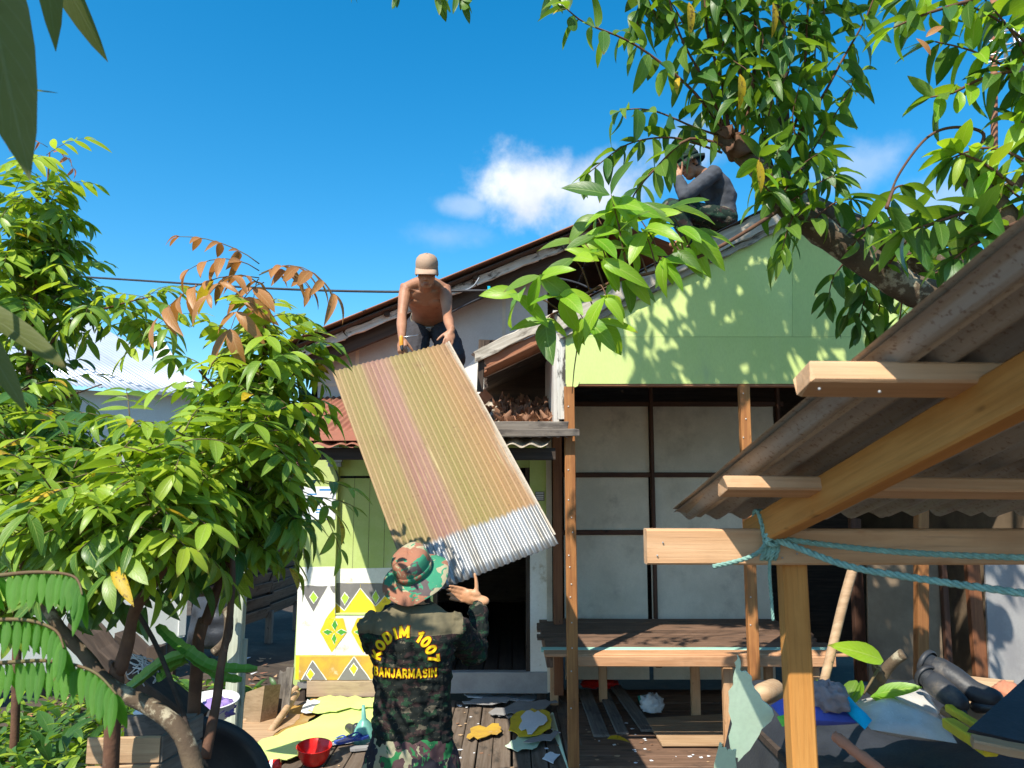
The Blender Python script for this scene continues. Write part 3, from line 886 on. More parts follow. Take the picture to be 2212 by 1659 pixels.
# envelope of the main house, so that the inside is dark
part('side_wall', MT['plank2'], house, lambda m: m.box((xl + .03, YW + .12, .1), (xl + .09, 12, 3.2)))
part('back_wall', MT['plank2'], house, lambda m: m.box((xl + .09, 11.9, .1), (4.5, 12, 3.4)))
part('inner_wall', MT['plank2'], house, lambda m: m.box((xd2 + .0, YB + .03, .1), (xd2 + .06, 11.9, 3.3)))
part('floor_light_stop', MT['darkwood'], house, lambda m: m.box((xl + .09, YW + .12, zfl - .075), (xd2, 11.88, zfl - .045)))  # added sheet, blocks light leaking up between the floor planks
xx = xl + .1
while xx < xd2:
    beam('floor_plank', (xx + .07, YW + .11, zfl - .02), (xx + .07, 11.9, zfl - .02), .13, .03, MT['darkwood'], house)
    xx += .138

# ---- upper wall and main roof
YU, YV = 7.62, 7.1
vA, vB = W(658, 726, YV), W(1296, 466, YV)
sl = (vB.z - vA.z) / (vB.x - vA.x)
zr = lambda x: vA.z + (x - vA.x) * sl
ridge_x = vB.x
xl2 = vA.x
xu = W(1222, 800, YG).x - .05
up = [(xl + .03, YU, 2.6), (xu, YU, 2.6), (xu, YU, zr(xu) - .06), (xl + .03, YU, zr(xl + .03) - .06)]
part('upper_wall', MT['uppwall'], house, lambda m: m.prism(up, (0, .06, 0)))
for xx in (W(770, 700, YU).x, W(905, 700, YU).x, W(1085, 650, YU).x):
    part('panel_joint', MT['whitewall'], house, lambda m: m.box((xx, YU - .006, 2.6), (xx + .035, YU + .002, zr(xx) - .1)))
for zc in (2.98,):
    part('panel_joint', MT['whitewall'], house, lambda m: m.box((xl + .05, YU - .005, zc), (1.1, YU + .003, zc + .03)))
part('bare_patch', MT['white'], house, lambda m: m.prism([W(u, v, YU - .006) for u, v in ((1000, 830), (1000, 800), (1035, 765), (1050, 760), (1050, 850), (1000, 870))], (0, .004, 0)))
# main roof: sheets side by side along the slope, seen at their verge
ny = 6
for k in range(ny):
    y0, y1 = YV + k * .84, YV + (k + 1) * .84 + .06
    z0 = .012 * (k % 2)
    corr('roof_sheet', (ridge_x, y0, zr(ridge_x) + z0), (ridge_x, y1, zr(ridge_x) + z0), (xl2 - .35, y0, zr(xl2 - .35) + z0), (xl2 - .35, y1, zr(xl2 - .35) + z0), 11, .008, MT['rustdark'], house, lseg=4, per=4)
    corr('roof_sheet', (ridge_x, y1, zr(ridge_x) + z0), (ridge_x, y0, zr(ridge_x) + z0), (4.6, y1, zr(ridge_x) - 1.5 + z0), (4.6, y0, zr(ridge_x) - 1.5 + z0), 11, .008, MT['rustdark'], house, lseg=3, per=4)
dx_ = V((1, 0, sl)).normalized()
nrm_ = V((-sl, 0, 1)).normalized()


def along(Y, off, x0, x1):
    a = V((x0, Y, zr(x0))) + nrm_ * off
    b = V((x1, Y, zr(x1))) + nrm_ * off
    return a, b


a, b = along(YV + .012, .012, xl2 - .35, ridge_x)
beam('verge_trim', a, b, .03, .014, MT['brownboard'], house, up=nrm_)
n = 5
for k in range(n):                      # peeling white barge board in lengths
    x0, x1 = lerp(xl2 - .3, ridge_x, k / n), lerp(xl2 - .3, ridge_x, (k + 1) / n) - .012
    a, b = along(YV + .17 + rnd(-.01, .01), -.085 + rnd(-.008, .008), x0, x1)
    beam('barge_board', a, b, .03, .085 + rnd(-.012, .008), MT['peel'], house, up=nrm_, rough=.006, seg=8, ragged=(.02, .02))
a, b = along(YV + .3, -.17, xl2 - .3, ridge_x)
beam('rafter', a, b, .06, .14, MT['darkwood'], house, up=nrm_)
a, b = along(YV + .08, -.05, xl2 - .3, ridge_x)
beam('soffit_board', a + V((0, .14, .012)), b + V((0, .14, .012)), .36, .015, MT['darkwood'], house, up=nrm_)
for xx in (-1.2, -.35, .42):
    p = V((xx, YV + .1, zr(xx) - .05))
    beam('purlin_end', p, p + V((0, .5, 0)), .05, .09, MT['darkwood'], house)

# ---- awning over the door
aw = bpy.data.objects.new('awning', None)
put(aw, house, Matrix.Translation((-.8, 6.6, 2.6)))
YE = 5.72
zE = W(700, 945, YE).z
zT = W(700, 858, YU).z
xaL, xaR = -2.0, W(1216, 900, YE).x
za = lambda y: zE + (y - YE) * (zT - zE) / (YU - YE)
nsh = 3
for k in range(nsh):
    x0 = lerp(xaL, xaR, k / nsh)
    x1 = lerp(xaL, xaR, (k + 1) / nsh) + .04
    mt = MT['rustred'] if k < 2 else MT['oldzinc']
    off = .012 * (k % 2)
    ya = YE + .1 if k < 2 else YE + .02
    corr('awning_sheet', (x0, YU - .01, za(YU) + off), (x1, YU - .01, za(YU) + off), (x0, ya, za(ya) + off), (x1, ya, za(ya) + off), 14 if k < 2 else 12, .0085, mt, aw, lseg=5, per=6, ragged=.02, ph=k)
    # older wider sheet slipped underneath
    yb = YE - .06
    corr('lower_sheet', (x0 - .02, YE + .75, za(YE + .75) - .045), (x1, YE + .75, za(YE + .75) - .045), (x0 - .02, yb, za(yb) - .05), (x1 - (.16 if k == 2 else 0), yb, za(yb) - .05), 5, .014, mt, aw, lseg=4, per=8, ragged=.03, ph=k + 2)
part('flashing', MT['rustred'], aw, lambda m: m.prism([(xaL, YE - .02, za(YE) - .025), (-.3, YE - .02, za(YE) - .025), (-.3, YE + .16, za(YE + .16) + .014), (xaL, YE + .16, za(YE + .16) + .014)], (0, 0, .004)))
beam('eave_beam', (xaL - .02, YE + .05, za(YE) - .12), (W(1200, 930, YE).x, YE + .05, za(YE) - .12), .05, .09, MT['darkwood'], aw)
beam('eave_plate', (-.15, YE - .005, W(1100, 921, YE).z), (W(1226, 921, YE).x, YE - .005, W(1226, 921, YE).z), .03, .07, MT['greywood'], aw, ragged=(0, .012))
beam('cross_beam', (-1.0, YE - .035, W(1180, 936, YE - .04).z), (W(1248, 934, YE - .04).x, YE - .035, W(1248, 934, YE - .04).z), .04, .055, MT['greywood'], aw, ragged=(0, .015), rough=.004)
for xx in (-1.9, -1.1, -.3):
    beam('rafter', (xx, YE + .08, za(YE + .08) - .09), (xx, YU - .02, za(YU - .02) - .09), .05, .07, MT['darkwood'], aw)

# ---- open room with the green gable
room = house
xg0 = W(1222, 800, YG).x
gtop = [(1222, 700), (1360, 607), (1520, 512), (1690, 447), (1760, 470), (2060, 590)]
gp = [W(1222, 829, YG)] + [W(u, v, YG) for u, v in gtop] + [W(2060, 830, YG)]
panels = [[(1222, 829), (1222, 728), (1986, 728), (1986, 829)], [(1222, 727.4), (1222, 700), (1401, 584), (1520, 512), (1690, 447), (1711, 455), (1711, 727.4)],
          [(1711.6, 727.4), (1711.6, 455), (1760, 472), (1986, 560), (1986, 727.4)]]
for k, pl in enumerate(panels):
    part('gable_panel', MT['gable'], house, lambda m: m.prism([W(u, v, YG - .001 * (k % 2)) for u, v in pl], (0, .012, 0)))
part('torn_flap', MT['gable'], house, lambda m: m.prism([W(u, v, YG - .004) for u, v in ((1223, 822), (1252, 824), (1248, 834), (1236, 839), (1224, 838))], (0, .003, 0)))
a, b = W(1246, 829, YG), W(1986, 832, YG)
beam('gable_rail', (a.x, YG + .03, a.z - .006), (b.x, YG + .03, b.z - .006), .05, .022, MT['brownboard'], house)


def wbeam(name, u0, v0, u1, v1, Y, w, h, mat, parent=house, Y1=None, **kw):
    return beam(name, W(u0, v0, Y), W(u1, v1, Y1 or Y), w, h, mat, parent, up=kw.pop('up', (0, 1, 0)), **kw)


p1 = wbeam('post', 1229, 836, 1239, 1655, YG, .078, .07, MT['post'])
p2 = wbeam('post', 1203, 940, 1207, 1500, 7.3, .085, .07, MT['postdark'])
p3 = wbeam('post', 1606, 832, 1633, 1560, YG, .075, .07, MT['post'])
wbeam('post', 1990, 832, 1990, 1700, YG, .08, .08, MT['post'])
for po, u0, u1, vs2 in ((p1, 1229, 1239, (878, 1015, 1080, 1118, 1150, 1200, 1225, 1262, 1290, 1345, 1400, 1450, 1530)), (p3, 1606, 1633, (850, 905, 945, 990, 1040, 1290, 1350))):
    for v in vs2:
        u = lerp(u0, u1, (v - 836) / 820) + rnd(-5, 5)
        part('nail', MT['nail'], po, lambda m: m.ell(W(u, v, YG - .037), (.0055, .004, .0055), None, 8, 5))
# back wall of the room: white boards between brown battens
hb, vb = [873, 1026, 1150, 1468], [1216, 1403, 1676]
for i in range(2):
    for j in range(3):
        a, b = W(vb[i], hb[j], YB), W(vb[i + 1], hb[j + 1], YB)
        part('wall_board', MT['whitewall'], house, lambda m: m.box((a.x + .01, YB + .001 * ((i + j) % 2), a.z - .004), (b.x, YB + .02, b.z + (.004 if j < 2 else 0))))
for v in hb[:3]:
    a, b = W(1212, v, YB), W(1690, v, YB)
    beam('batten', (a.x, YB - .012, a.z), (b.x, YB - .012, b.z), .03, .05, MT['batten'], house)
for u in (1404, 1676):
    a, b = W(u, 832, YB), W(u, 1335, YB)
    beam('batten', (a.x, YB - .02, a.z), (a.x, YB - .02, b.z), .035, .062, MT['batten'], house, up=(0, 1, 0))
part('room_end_wall', MT['ply'], house, lambda m: m.box((4.4, YG + .05, 0), (4.46, 11.88, 3.4)))
part('partition', MT['darkwood'], house, lambda m: m.box((xd2 + .07, 9.9, 0), (4.39, 9.95, 3.6)))
part('wall_stub', MT['whitewall'], house, lambda m: m.box((xd2 + .0, 7.42, .1), (xd2 + .05, YB + .02, 2.7)))
# room floor: planks across, front bearer over the dark void
for k in range(9):
    y = YG + .02 + k * .235
    beam('floor_plank', (W(1243, 1600, YG).x, y + .11, -.015 + rnd(-.004, .004)), (4.4, y + .11, -.015 + rnd(-.004, .004)), .225, .028, MT['table'], house, seg=8, ragged=(.02, .0))
beam('floor_bearer', (W(1250, 1620, YG).x, YG + .02, -.075), (4.4, YG + .02, -.075), .05, .075, MT['greywood'], house)
for xx in (.55, 1.9, 3.2):
    beam('stilt', (xx, YG + .15, -.8), (xx, YG + .15, -.11), .1, .1, MT['darkwood'], house, up=(0, 1, 0))
# right side clutter walls inside the room
wbeam('doorway_post', 1845, 1120, 1860, 1470, 6.9, .09, .07, MT['batten'])
part('plywood_board', MT['ply'], house, lambda m: m.prism([W(u, v, 6.3) for u, v in ((1872, 1150), (2022, 1150), (2040, 1470), (1878, 1490))], (0, .02, 0)))
wbeam('doorway_post', 2032, 1150, 2052, 1470, 6.28, .045, .05, MT['batten'])
wbeam('doorway_post', 2093, 1150, 2120, 1480, 6.25, .1, .06, MT['postdark'])
part('end_board', MT['grayboard'], house, lambda m: m.prism([W(u, v, 6.2) for u, v in ((2125, 1150), (2330, 1150), (2330, 1520), (2140, 1500))], (0, .02, 0)))
# gable roof: verge boards and sheets either side of the ridge
apx = W(1693, 430, YG - .1)
lft = W(1290, 630, YG - .1)
rgt = W(2060, 542, YG - .1)
slL = (apx.z - lft.z) / (apx.x - lft.x)
slR = (apx.z - rgt.z) / (rgt.x - apx.x)
zl = lambda x: apx.z - (apx.x - x) * slL
zrr = lambda x: apx.z - (x - apx.x) * slR
x_low = W(1216, 660, YG).x
for k in range(3):
    y0, y1 = YG - .1 + k * .8, YG - .1 + (k + 1) * .8 + .05
    dz = .012 * (k % 2)
    corr('roof_sheet', (apx.x, y0, apx.z + dz), (apx.x, y1, apx.z + dz), (x_low - .1, y0, zl(x_low - .1) + dz), (x_low - .1, y1, zl(x_low - .1) + dz), 11, .008, MT['rustdark'], house, lseg=3, per=4)
    corr('roof_sheet', (apx.x, y1, apx.z + dz), (apx.x, y0, apx.z + dz), (4.7, y1, zrr(4.7) + dz), (4.7, y0, zrr(4.7) + dz), 11, .008, MT['rustdark'], house, lseg=4, per=4)
nl = V((-slL, 0, 1)).normalized()
for k in range(3):
    x0, x1 = lerp(x_low - .05, apx.x, k / 3), lerp(x_low - .05, apx.x, (k + 1) / 3) - .01
    beam('verge_board', (x0, YG - .06, zl(x0) - .085), (x1, YG - .06, zl(x1) - .085), .03, .135, MT['rotten'], house, up=nl, rough=.007, seg=8, ragged=(.03, .03))
    beam('verge_board', (x0 + .03, YG - .025, zl(x0 + .03) - .185), (x1, YG - .025, zl(x1) - .185), .03, .05, MT['rotten'], house, up=nl, rough=.007, seg=8, ragged=(.03, .03))
nr = V((slR, 0, 1)).normalized()
beam('verge_board', (apx.x + .02, YG - .06, zrr(apx.x) - .07), (4.7, YG - .06, zrr(4.7) - .07), .03, .12, MT['darkwood'], house, up=nr, rough=.004)
# lean-to remnant beside the gable: rotten board, brown board, plank underside, side board
lt = bpy.data.objects.new('lean_to_roof', None)
put(lt, house, Matrix.Translation((.1, 6.5, 3)))
Y0 = 5.95
beam('rotten_board', W(1026, 770, Y0), W(1225, 676, Y0), .05, .085, MT['rotten'], lt, up=V((-.45, 0, 1)), rough=.007, seg=9, ragged=(.03, 0))
beam('fascia_board', W(1048, 783, Y0 + .03), W(1225, 704, Y0 + .03), .03, .075, MT['brownboard'], lt, up=V((-.45, 0, 1)), seg=6)
for k in range(6):
    y = Y0 + .10 + k * .24
    a = W(1045, 800, Y0 + .1)
    b = W(1228, 716, Y0 + .1)
    beam('roof_plank', (a.x + rnd(-.02, .02), y, a.z), (b.x, y, b.z), .225, .02, MT['brownboard'] if k < 2 else MT['darkwood'], lt, up=V((-.45, 0, 1)), ragged=(.02, 0))
wbeam('corner_post', 1041, 735, 1037, 846, 6.0, .05, .05, MT['darkwood'], lt)
part('back_board', MT['darkwood'], lt, lambda m: m.box((W(1045, 850, 7.3).x, 7.35, 2.6), (xg0, 7.4, 3.4)))
part('side_board', MT['uppwall'], lt, lambda m: m.box((xg0 - .09, YG + .06, za(YG + .06) + .03), (xg0 - .05, 7.34, 3.35)))
beam('corner_board', (xg0 - .03, YG + .02, W(1210, 905, YG).z), (xg0 - .03, YG + .02, W(1210, 690, YG).z), .075, .03, MT['peel'], lt, up=(0, 1, 0))
beam('loose_board', W(1036, 850, 6.4), W(1054, 868, 6.4), .12, .03, MT['brownboard'], lt, up=(0, 1, 0))

# dry leaves piled on the awning
mb = MB()
for k in range(170):
    u, v = rnd(1060, 1212), rnd(0, 1)
    y = YE + .25 + v * 1.0
    p = V((lerp(-.28, xaR - .02, rnd(0, 1) ** .7), y, 0))
    p.z = za(y) + .02 + rnd(0, .045) * (p.x + .3) / .7
    L, w = rnd(.05, .11), rnd(.02, .04)
    M_ = Matrix.Translation(p) @ Matrix.Rotation(rnd(0, 6.3), 4, 'Z') @ Matrix.Rotation(rnd(-.55, .55), 4, 'X') @ Matrix.Rotation(rnd(-.6, .6), 4, 'Y')
    vs_, uv_, fs_ = [], [], []
    cu = rnd(1.5, 5)
    for i in range(5):
        t = i / 4
        ww = w * math.sin(math.pi * (.06 + .9 * t)) + .001
        for j, s in enumerate((-1, 0, 1)):
            vs_.append(M_ @ V((s * ww, (t - .5) * L, abs(s) * ww * cu * .3 + cu * L * (t - .5) ** 2)))
            uv_.append((.5 + s * .5, t))
    for i in range(4):
        for j in range(2):
            fs_.append((i * 3 + j, i * 3 + j + 1, i * 3 + j + 4, i * 3 + j + 3))
    mb.add(vs_, fs_, 0, uv_)
tag(mb.build('dry_leaves', LM['brown'], None, None, True), 'curled brown dead leaves heaped on the grey awning sheets', 'leaves', kind='stuff')

# ---- things fixed on the front wall
mt_ = thing('electricity_meter', 'small grey electricity meter under the red awning', 'meter', W(722, 1000, YW))
part('casing', MT['meter'], mt_, lambda m: wbox(m, 706, 966, 738, 998, YW - .07, .07))
part('window', MT['paper'], mt_, lambda m: wbox(m, 713, 972, 731, 980, YW - .074, .004))
part('terminal_cover', MT['gcable'], mt_, lambda m: wbox(m, 708, 999, 736, 1008, YW - .055, .055))
mb = MB()
mb.tube(smooth_path([W(722, 1008, YW - .02), W(731, 1035, YW - .03), W(722, 1052, YW - .03), W(714, 1068, YW - .03)]), .007, 6)
mb.build('cable', MT['wire'], mt_)
nt = thing('wall_notice', 'white paper notice with blue print on the wall post', 'notice', W(692, 1120, YW))
part('sheet', MT['paper'], nt, lambda m: wbox(m, 655, 1051, 724, 1122, YW - .006, .003))
mb = MB()
for (u0, v0, u1, v1) in ((690, 1056, 720, 1060), (664, 1090, 676, 1094), (668, 1082, 674, 1089), (664, 1066, 684, 1069), (682, 1099, 706, 1102), (682, 1106, 700, 1108)):
    wbox(mb, u0, v0, u1, v1, YW - .0075, .0012)
mb.build('print', MT['pblue'], nt)
pq = thing('number_plate', 'tiny dark printed plate on the green door jamb', 'plate', W(1165, 1085, YW))
part('plate', MT['grey'], pq, lambda m: wbox(m, 1156, 1062, 1176, 1082, YW - .006, .005))
mb = MB()
for v in (1064, 1069, 1073, 1077):
    wbox(mb, 1158, v, 1174, v + 2, YW - .0075, .0012)
mb.build('print', MT['paper'], pq)

# ---- overhead wires
def cable(name, pts, r, mat, label, parent=None):
    m = MB()
    m.tube(smooth_path(pts, 8), r, 6)
    o = m.build(name, mat, parent, None, True)
    return tag(o, label, 'cable') if label else o


cable('overhead_cable', [W(-200, 575, 9), W(240, 602, 8.2), W(560, 622, 7.4), W(820, 630, 6.9), W(1010, 628, 6.7), W(1070, 628, 6.7)], .011, MT['wire'], 'thin black overhead cable crossing the sky behind the stooping man')
cable('service_cable', [W(1070, 629, 6.7), W(1020, 652, 6.75), W(980, 672, 6.9), W(940, 690, 7.3)], .009, MT['wire'], 'black service cable looping down the grey upper wall')
cable('grey_cable', [W(1070, 628, 6.7), W(1020, 628, 6.8), W(970, 628, 6.95), W(1000, 628, 7.0), W(1022, 618, 7.05), W(1035, 600, 7.1)], .006, MT['gcable'], 'pale grey cable hanging under the main roof edge')
cn = thing('cable_connector', 'small blue grey cable connector below the roof edge', 'connector', W(1058, 632, 6.68))
part('body', MT['gcable'], cn, lambda m: wbox(m, 1050, 626, 1062, 640, 6.66, .05))
part('cap', MT['cyan'], cn, lambda m: wbox(m, 1053, 618, 1059, 626, 6.67, .02))
cable('wall_cable', [W(1062, 630, 6.7), W(1105, 618, 6.7), W(1180, 600, 6.5), W(1250, 612, 6.2), W(1300, 640, 6.0)], .008, MT['wire'], 'black cable running behind the bright leaves to the gable')

# ------------------------------------------------------------------ platform table in the room
tb = thing('plank_platform', 'low wide plank platform with a mint green strip in the open room', 'platform', (1.5, 6.8, 0))
zt0 = .74
yf = W(1300, 1402, 5.98).y
xa, xb_ = W(1246, 1400, 6.0).x, W(1800, 1400, 6.0).x
beam('edge_plank', (xa, 5.98, zt0 - .045), (xb_, 5.98, zt0 - .05), .03, .075, MT['tableedge'], tb)
ys = 6.0
wd = [.16, .10, .16, .19, .17, .2, .18, .2, .2]
for k, w in enumerate(wd):
    beam('plank', (xa - .25 + rnd(-.03, .03), ys + w / 2 + .003, zt0 - .012 + rnd(-.004, .004)), (xb_ + .1 + rnd(-.06, .06), ys + w / 2 + .003 + rnd(-.01, .01), zt0 - .012 + rnd(-.004, .004)), w - .006, .022, MT['mintplank'] if k == 1 else (MT['tableedge'] if k == 0 else MT['table']), tb, seg=7)
    ys += w
for (xx, yy) in ((xa - .1, 7.4), (1.64, 6.1), (1.6, 7.0), (xb_ - .05, 7.4), (.85, 7.5), (xb_ - .1, 6.15)):
    beam('leg', (xx, yy, 0), (xx, yy, zt0 - .09), .075, .06, MT['tan'], tb, up=(0, 1, 0))
beam('bearer', (xa - .2, 6.1, zt0 - .075), (xa - .2, 7.7, zt0 - .075), .05, .09, MT['table'], tb)
beam('bearer', (1.12, 6.1, zt0 - .075), (1.12, 7.7, zt0 - .075), .05, .09, MT['table'], tb)
beam('bearer', (xb_ - .1, 6.1, zt0 - .075), (xb_ - .1, 7.7, zt0 - .075), .05, .09, MT['table'], tb)

# ------------------------------------------------------------------ neighbours at the left
nb = thing('neighbour_house', 'white walled neighbour house with pale zinc roof behind the leaves', 'house', (-6, 10, -.2))
wv_ = lambda t, z: (-5.7 + .8 * t, 8.35 + .6 * t, z)
part('wall', MT['nwall'], nb, lambda m: m.prism([wv_(-.9, -.3), wv_(1.02, -.08), wv_(2.16, .18), wv_(2.16, 3.1), wv_(-.9, 3.1)], (-.05, .08, 0)))
part('end_wall', MT['nwall'], nb, lambda m: m.prism([wv_(2.17, .2), (-5.2, 11.2, .2), (-5.2, 11.2, 4.2), wv_(2.17, 3.1)], (-.06, -.06, 0)))
E0, E1, R1 = V((-6.35, 7.62, 3.12)), V((-3.7, 9.6, 3.12)), V((-6.7, 11.7, 4.6))
R0 = R1 + E0 - E1
for k in range(5):
    t0, t1_ = k / 5, (k + 1) / 5 + .012
    corr('roof_sheet', lerp(R0, R1, t0), lerp(R0, R1, t1_), lerp(E0, E1, t0), lerp(E0, E1, t1_), 12, .01, MT['nroof'], nb, lseg=3, per=4)
for k in range(5):
    p = V(wv_(-.6 + k * .66, 0))
    beam('stilt', (p.x - .06, p.y + .1, -.8), (p.x - .06, p.y + .1, .1), .09, .09, MT['darkwood'], nb, up=(0, 1, 0))
sk = thing('clapboard_shack', 'small unpainted clapboard shack on stilts behind the green house', 'shack', (-3.7, 12, -.2))
A0, A1 = V((-3.95, 10.0, 0)), V((-3.45, 14.2, 0))
for k in range(13):
    z = .12 + k * .165 + rnd(-.012, .012)
    for h in range(2):
        a = lerp(A0, A1, h * .5 + .0)
        b = lerp(A0, A1, h * .5 + .495)
        beam('clapboard', a + V((rnd(-.02, .02), 0, z + rnd(-.03, .03))), b + V((rnd(-.02, .02), 0, z + rnd(-.03, .03))), .02, .17, MT['plank2'], sk, up=V((.35, 0, 1)))
for k in range(5):
    p = lerp(A0, A1, k / 4)
    beam('stilt', (p.x, p.y, -.8), (p.x, p.y, .1), .1, .1, MT['greywood'], sk, up=(0, 1, 0))
part('wall_core', MT['darkwood'], sk, lambda m: m.prism([A0 + V((-.06, 0, .05)), A1 + V((-.06, 0, .05)), A1 + V((-.06, 0, 2.3)), A0 + V((-.06, 0, 2.3))], (-.04, 0, 0)))
for k in range(3):
    t0, t1 = k / 3, (k + 1) / 3 + .01
    corr('roof_sheet', lerp(A0, A1, t0) + V((-1.2, 0, 2.75)), lerp(A0, A1, t1) + V((-1.2, 0, 2.75)), lerp(A0, A1, t0) + V((.25, 0, 2.3)), lerp(A0, A1, t1) + V((.25, 0, 2.3)), 12, .009, MT['rustred'], sk, lseg=2, per=4)

# ------------------------------------------------------------------ foreground shed at the right
sd = thing('lean_to_shed', 'raw timber shed with rusty sheet roof in the right foreground', 'shed', (1.4, 2.2, -.5))
sdir = V((.12, -1, .29))
P_ = W(1640, 1128, 2.2)
rs = lambda t, dx=0, dz=0: P_ + sdir * t + V((dx, 0, dz))
beam('rafter', rs(-.12, .03, -.01), rs(1.5, .03, -.01), .05, .088, MT['gold'], sd, up=(0, .29, 1), rough=.0008)
beam('rafter', rs(-.1, 1.3, -.01), rs(1.5, 1.3, -.01), .05, .10, MT['gold'], sd, up=(0, .29, 1))
a, b = W(1394, 1180, 2.22), W(2560, 1180, 2.22)
beam('tie_beam', a, b, .055, .098, MT['tan'], sd, rough=.0008)
beam('post', W(1710, 1215, 2.26), V((W(1744, 1700, 2.26).x, 2.26, -.5)), .07, .06, MT['gold'], sd, up=(0, 1, 0), rough=.0008)
beam('post', V((2.9, 2.26, 1.8)), V((2.9, 2.26, -.5)), .07, .06, MT['gold'], sd, up=(0, 1, 0))
upv = V((0, .28, .96))
for k, (u, v, Y, L) in enumerate(((1738, 818, 1.36, 2.0), (1558, 1050, 1.90, 2.0))):
    p = W(u, v, Y)
    beam('purlin', p, p + V((L, 0, -.02)), .075, .035 if k else .04, MT['tan'], sd, up=upv, rough=.001, ragged=(.006, 0))
zp = lambda y: 2.222 - .29 * (y - 1.34)
xv = lambda y: .50 + .12 * (2.42 - y)
yf, yn = 2.42, .25
for k in range(4):
    wd_ = .62
    o0, o1 = k * wd_, (k + 1) * wd_ + .05
    dz = .006 * (k % 2)
    corr('roof_sheet', (xv(yn) + o0, yn, zp(yn) + dz), (xv(yn) + o1, yn, zp(yn) + dz), (xv(yf) + o0, yf, zp(yf) + dz), (xv(yf) + o1, yf, zp(yf) + dz), 8, .011, MT['under'], sd, lseg=10, per=8, ragged=.012, ph=k + .6)
# turned down verge flashing along the near side of the roof
a_ = [(xv(yn) - .005, yn, zp(yn) + .016), (xv(yf) - .005, yf - .02, zp(yf) + .016)]
corr('verge_flashing', V(a_[0]) + V((.0, 0, .004)), V(a_[0]) + V((.085, 0, -.022)), V(a_[1]) + V((0, 0, .004)), V(a_[1]) + V((.085, 0, -.022)), 1, .003, MT['oldzinc'], sd, lseg=10, per=6)

for (u, v, Y) in ((1420, 1200, 2.18), (1432, 1172, 2.18), (1690, 1205, 2.18), (1722, 1196, 2.18), (1705, 1240, 2.225), (1712, 1262, 2.225), (1770, 840, 1.31), (1900, 846, 1.31)):
    part('nail', MT['meter'], sd, lambda m: m.ell(W(u, v, Y + .008), (.0026, .002, .0026), None, 8, 5))

# rope
def rope(name, pts, r, label=None, parent=None, turns=26):
    path = smooth_path(pts, 14)
    m = MB()
    L = 0
    cum = [0]
    for i in range(1, len(path)):
        L += (path[i] - path[i - 1]).length
        cum.append(L)
    ref = None
    fr = []
    for i, p in enumerate(path):
        t = (path[min(i + 1, len(path) - 1)] - path[max(i - 1, 0)]).normalized()
        ref = t.orthogonal().normalized() if ref is None else (ref - t * ref.dot(t)).normalized()
        fr.append((p, ref.copy(), t.cross(ref)))
    step = []
    n = int(L / .006) + 2
    for s in range(3):
        pts2 = []
        for k in range(n):
            d = L * k / (n - 1)
            i = 0
            while i < len(cum) - 2 and cum[i + 1] < d:
                i += 1
            f = (d - cum[i]) / max(1e-6, cum[i + 1] - cum[i])
            p = lerp(fr[i][0], fr[i + 1][0], f)
            ang = d / (r * 7.5) * 2 * math.pi / 1.0 + s * 2.094
            pts2.append(p + (fr[i][1] * math.cos(ang) + fr[i][2] * math.sin(ang)) * r * .55)
        m.tube(pts2, r * .58, 6)
    o = m.build(name, MT['rope'], parent, None, True)
    return o


rp = thing('rope', 'sea green rope knotted round the shed beam', 'rope', W(1665, 1165, 2.18))
kx = W(1662, 1160, 2.185)
for k in range(4):
    o = (k - 1.5) * .012
    rope('loop', [kx + V((o, 0, .03)), kx + V((o + .004, -.004, -.02)), kx + V((o - .004, .0, -.056)), kx + V((o, .045, -.062)), kx + V((o + .004, .078, 0)), kx + V((o, .07, .062)), kx + V((o, .03, .066)), kx + V((o, 0, .03))], .0065, parent=rp)
rope('knot', [kx + V((-.02, -.012, .0)), kx + V((0, -.026, .012)), kx + V((.022, -.014, -.004)), kx + V((.008, -.02, -.022)), kx + V((-.016, -.022, -.01)), kx + V((.012, -.03, .008))], .0065, parent=rp)
rope('strand', [kx, W(1780, 1176, 2.12), W(1950, 1193, 2.0), W(2230, 1205, 1.85), W(2500, 1205, 1.7)], .0075, parent=rp)
rope('strand', [kx, W(1720, 1182, 2.12), W(1830, 1222, 2.0), W(1960, 1246, 1.9), W(2230, 1284, 1.72), W(2500, 1315, 1.6)], .0085, parent=rp)
rope('tail', [kx, W(1640, 1192, 2.16), W(1600, 1210, 2.15), W(1540, 1224, 2.15)], .006, parent=rp)
rope('hanging_end', [kx + V((0, .0, -.05)), W(1662, 1240, 2.2), W(1666, 1290, 2.22), W(1670, 1340, 2.23)], .0045, parent=rp)

# ------------------------------------------------------------------ carried sheet
TL, TR = W(717, 802, 5.5), W(968, 740, 5.45)
BL, BR = W(897, 1296, 4.28), W(1207, 1175, 4.2)
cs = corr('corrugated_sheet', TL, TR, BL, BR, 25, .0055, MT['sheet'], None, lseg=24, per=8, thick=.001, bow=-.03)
tag(cs, 'long rusty corrugated roofing sheet with bare silver end lowered from the roof', 'roofing sheet')
n_ = (TR - TL).cross(BL - TL).normalized()
if n_.y > 0: n_ = -n_
m = MB()
m.prism([lerp(TR, BR, .0) + n_ * .012, lerp(TR, BR, 0) + n_ * .012 + (TR - TL).normalized() * .012, lerp(TR, BR, .97) + n_ * .012 + (TR - TL).normalized() * .010, lerp(TR, BR, .97) + n_ * .012], n_ * -.004)
m.build('bent_edge', MT['oldzinc'], cs)

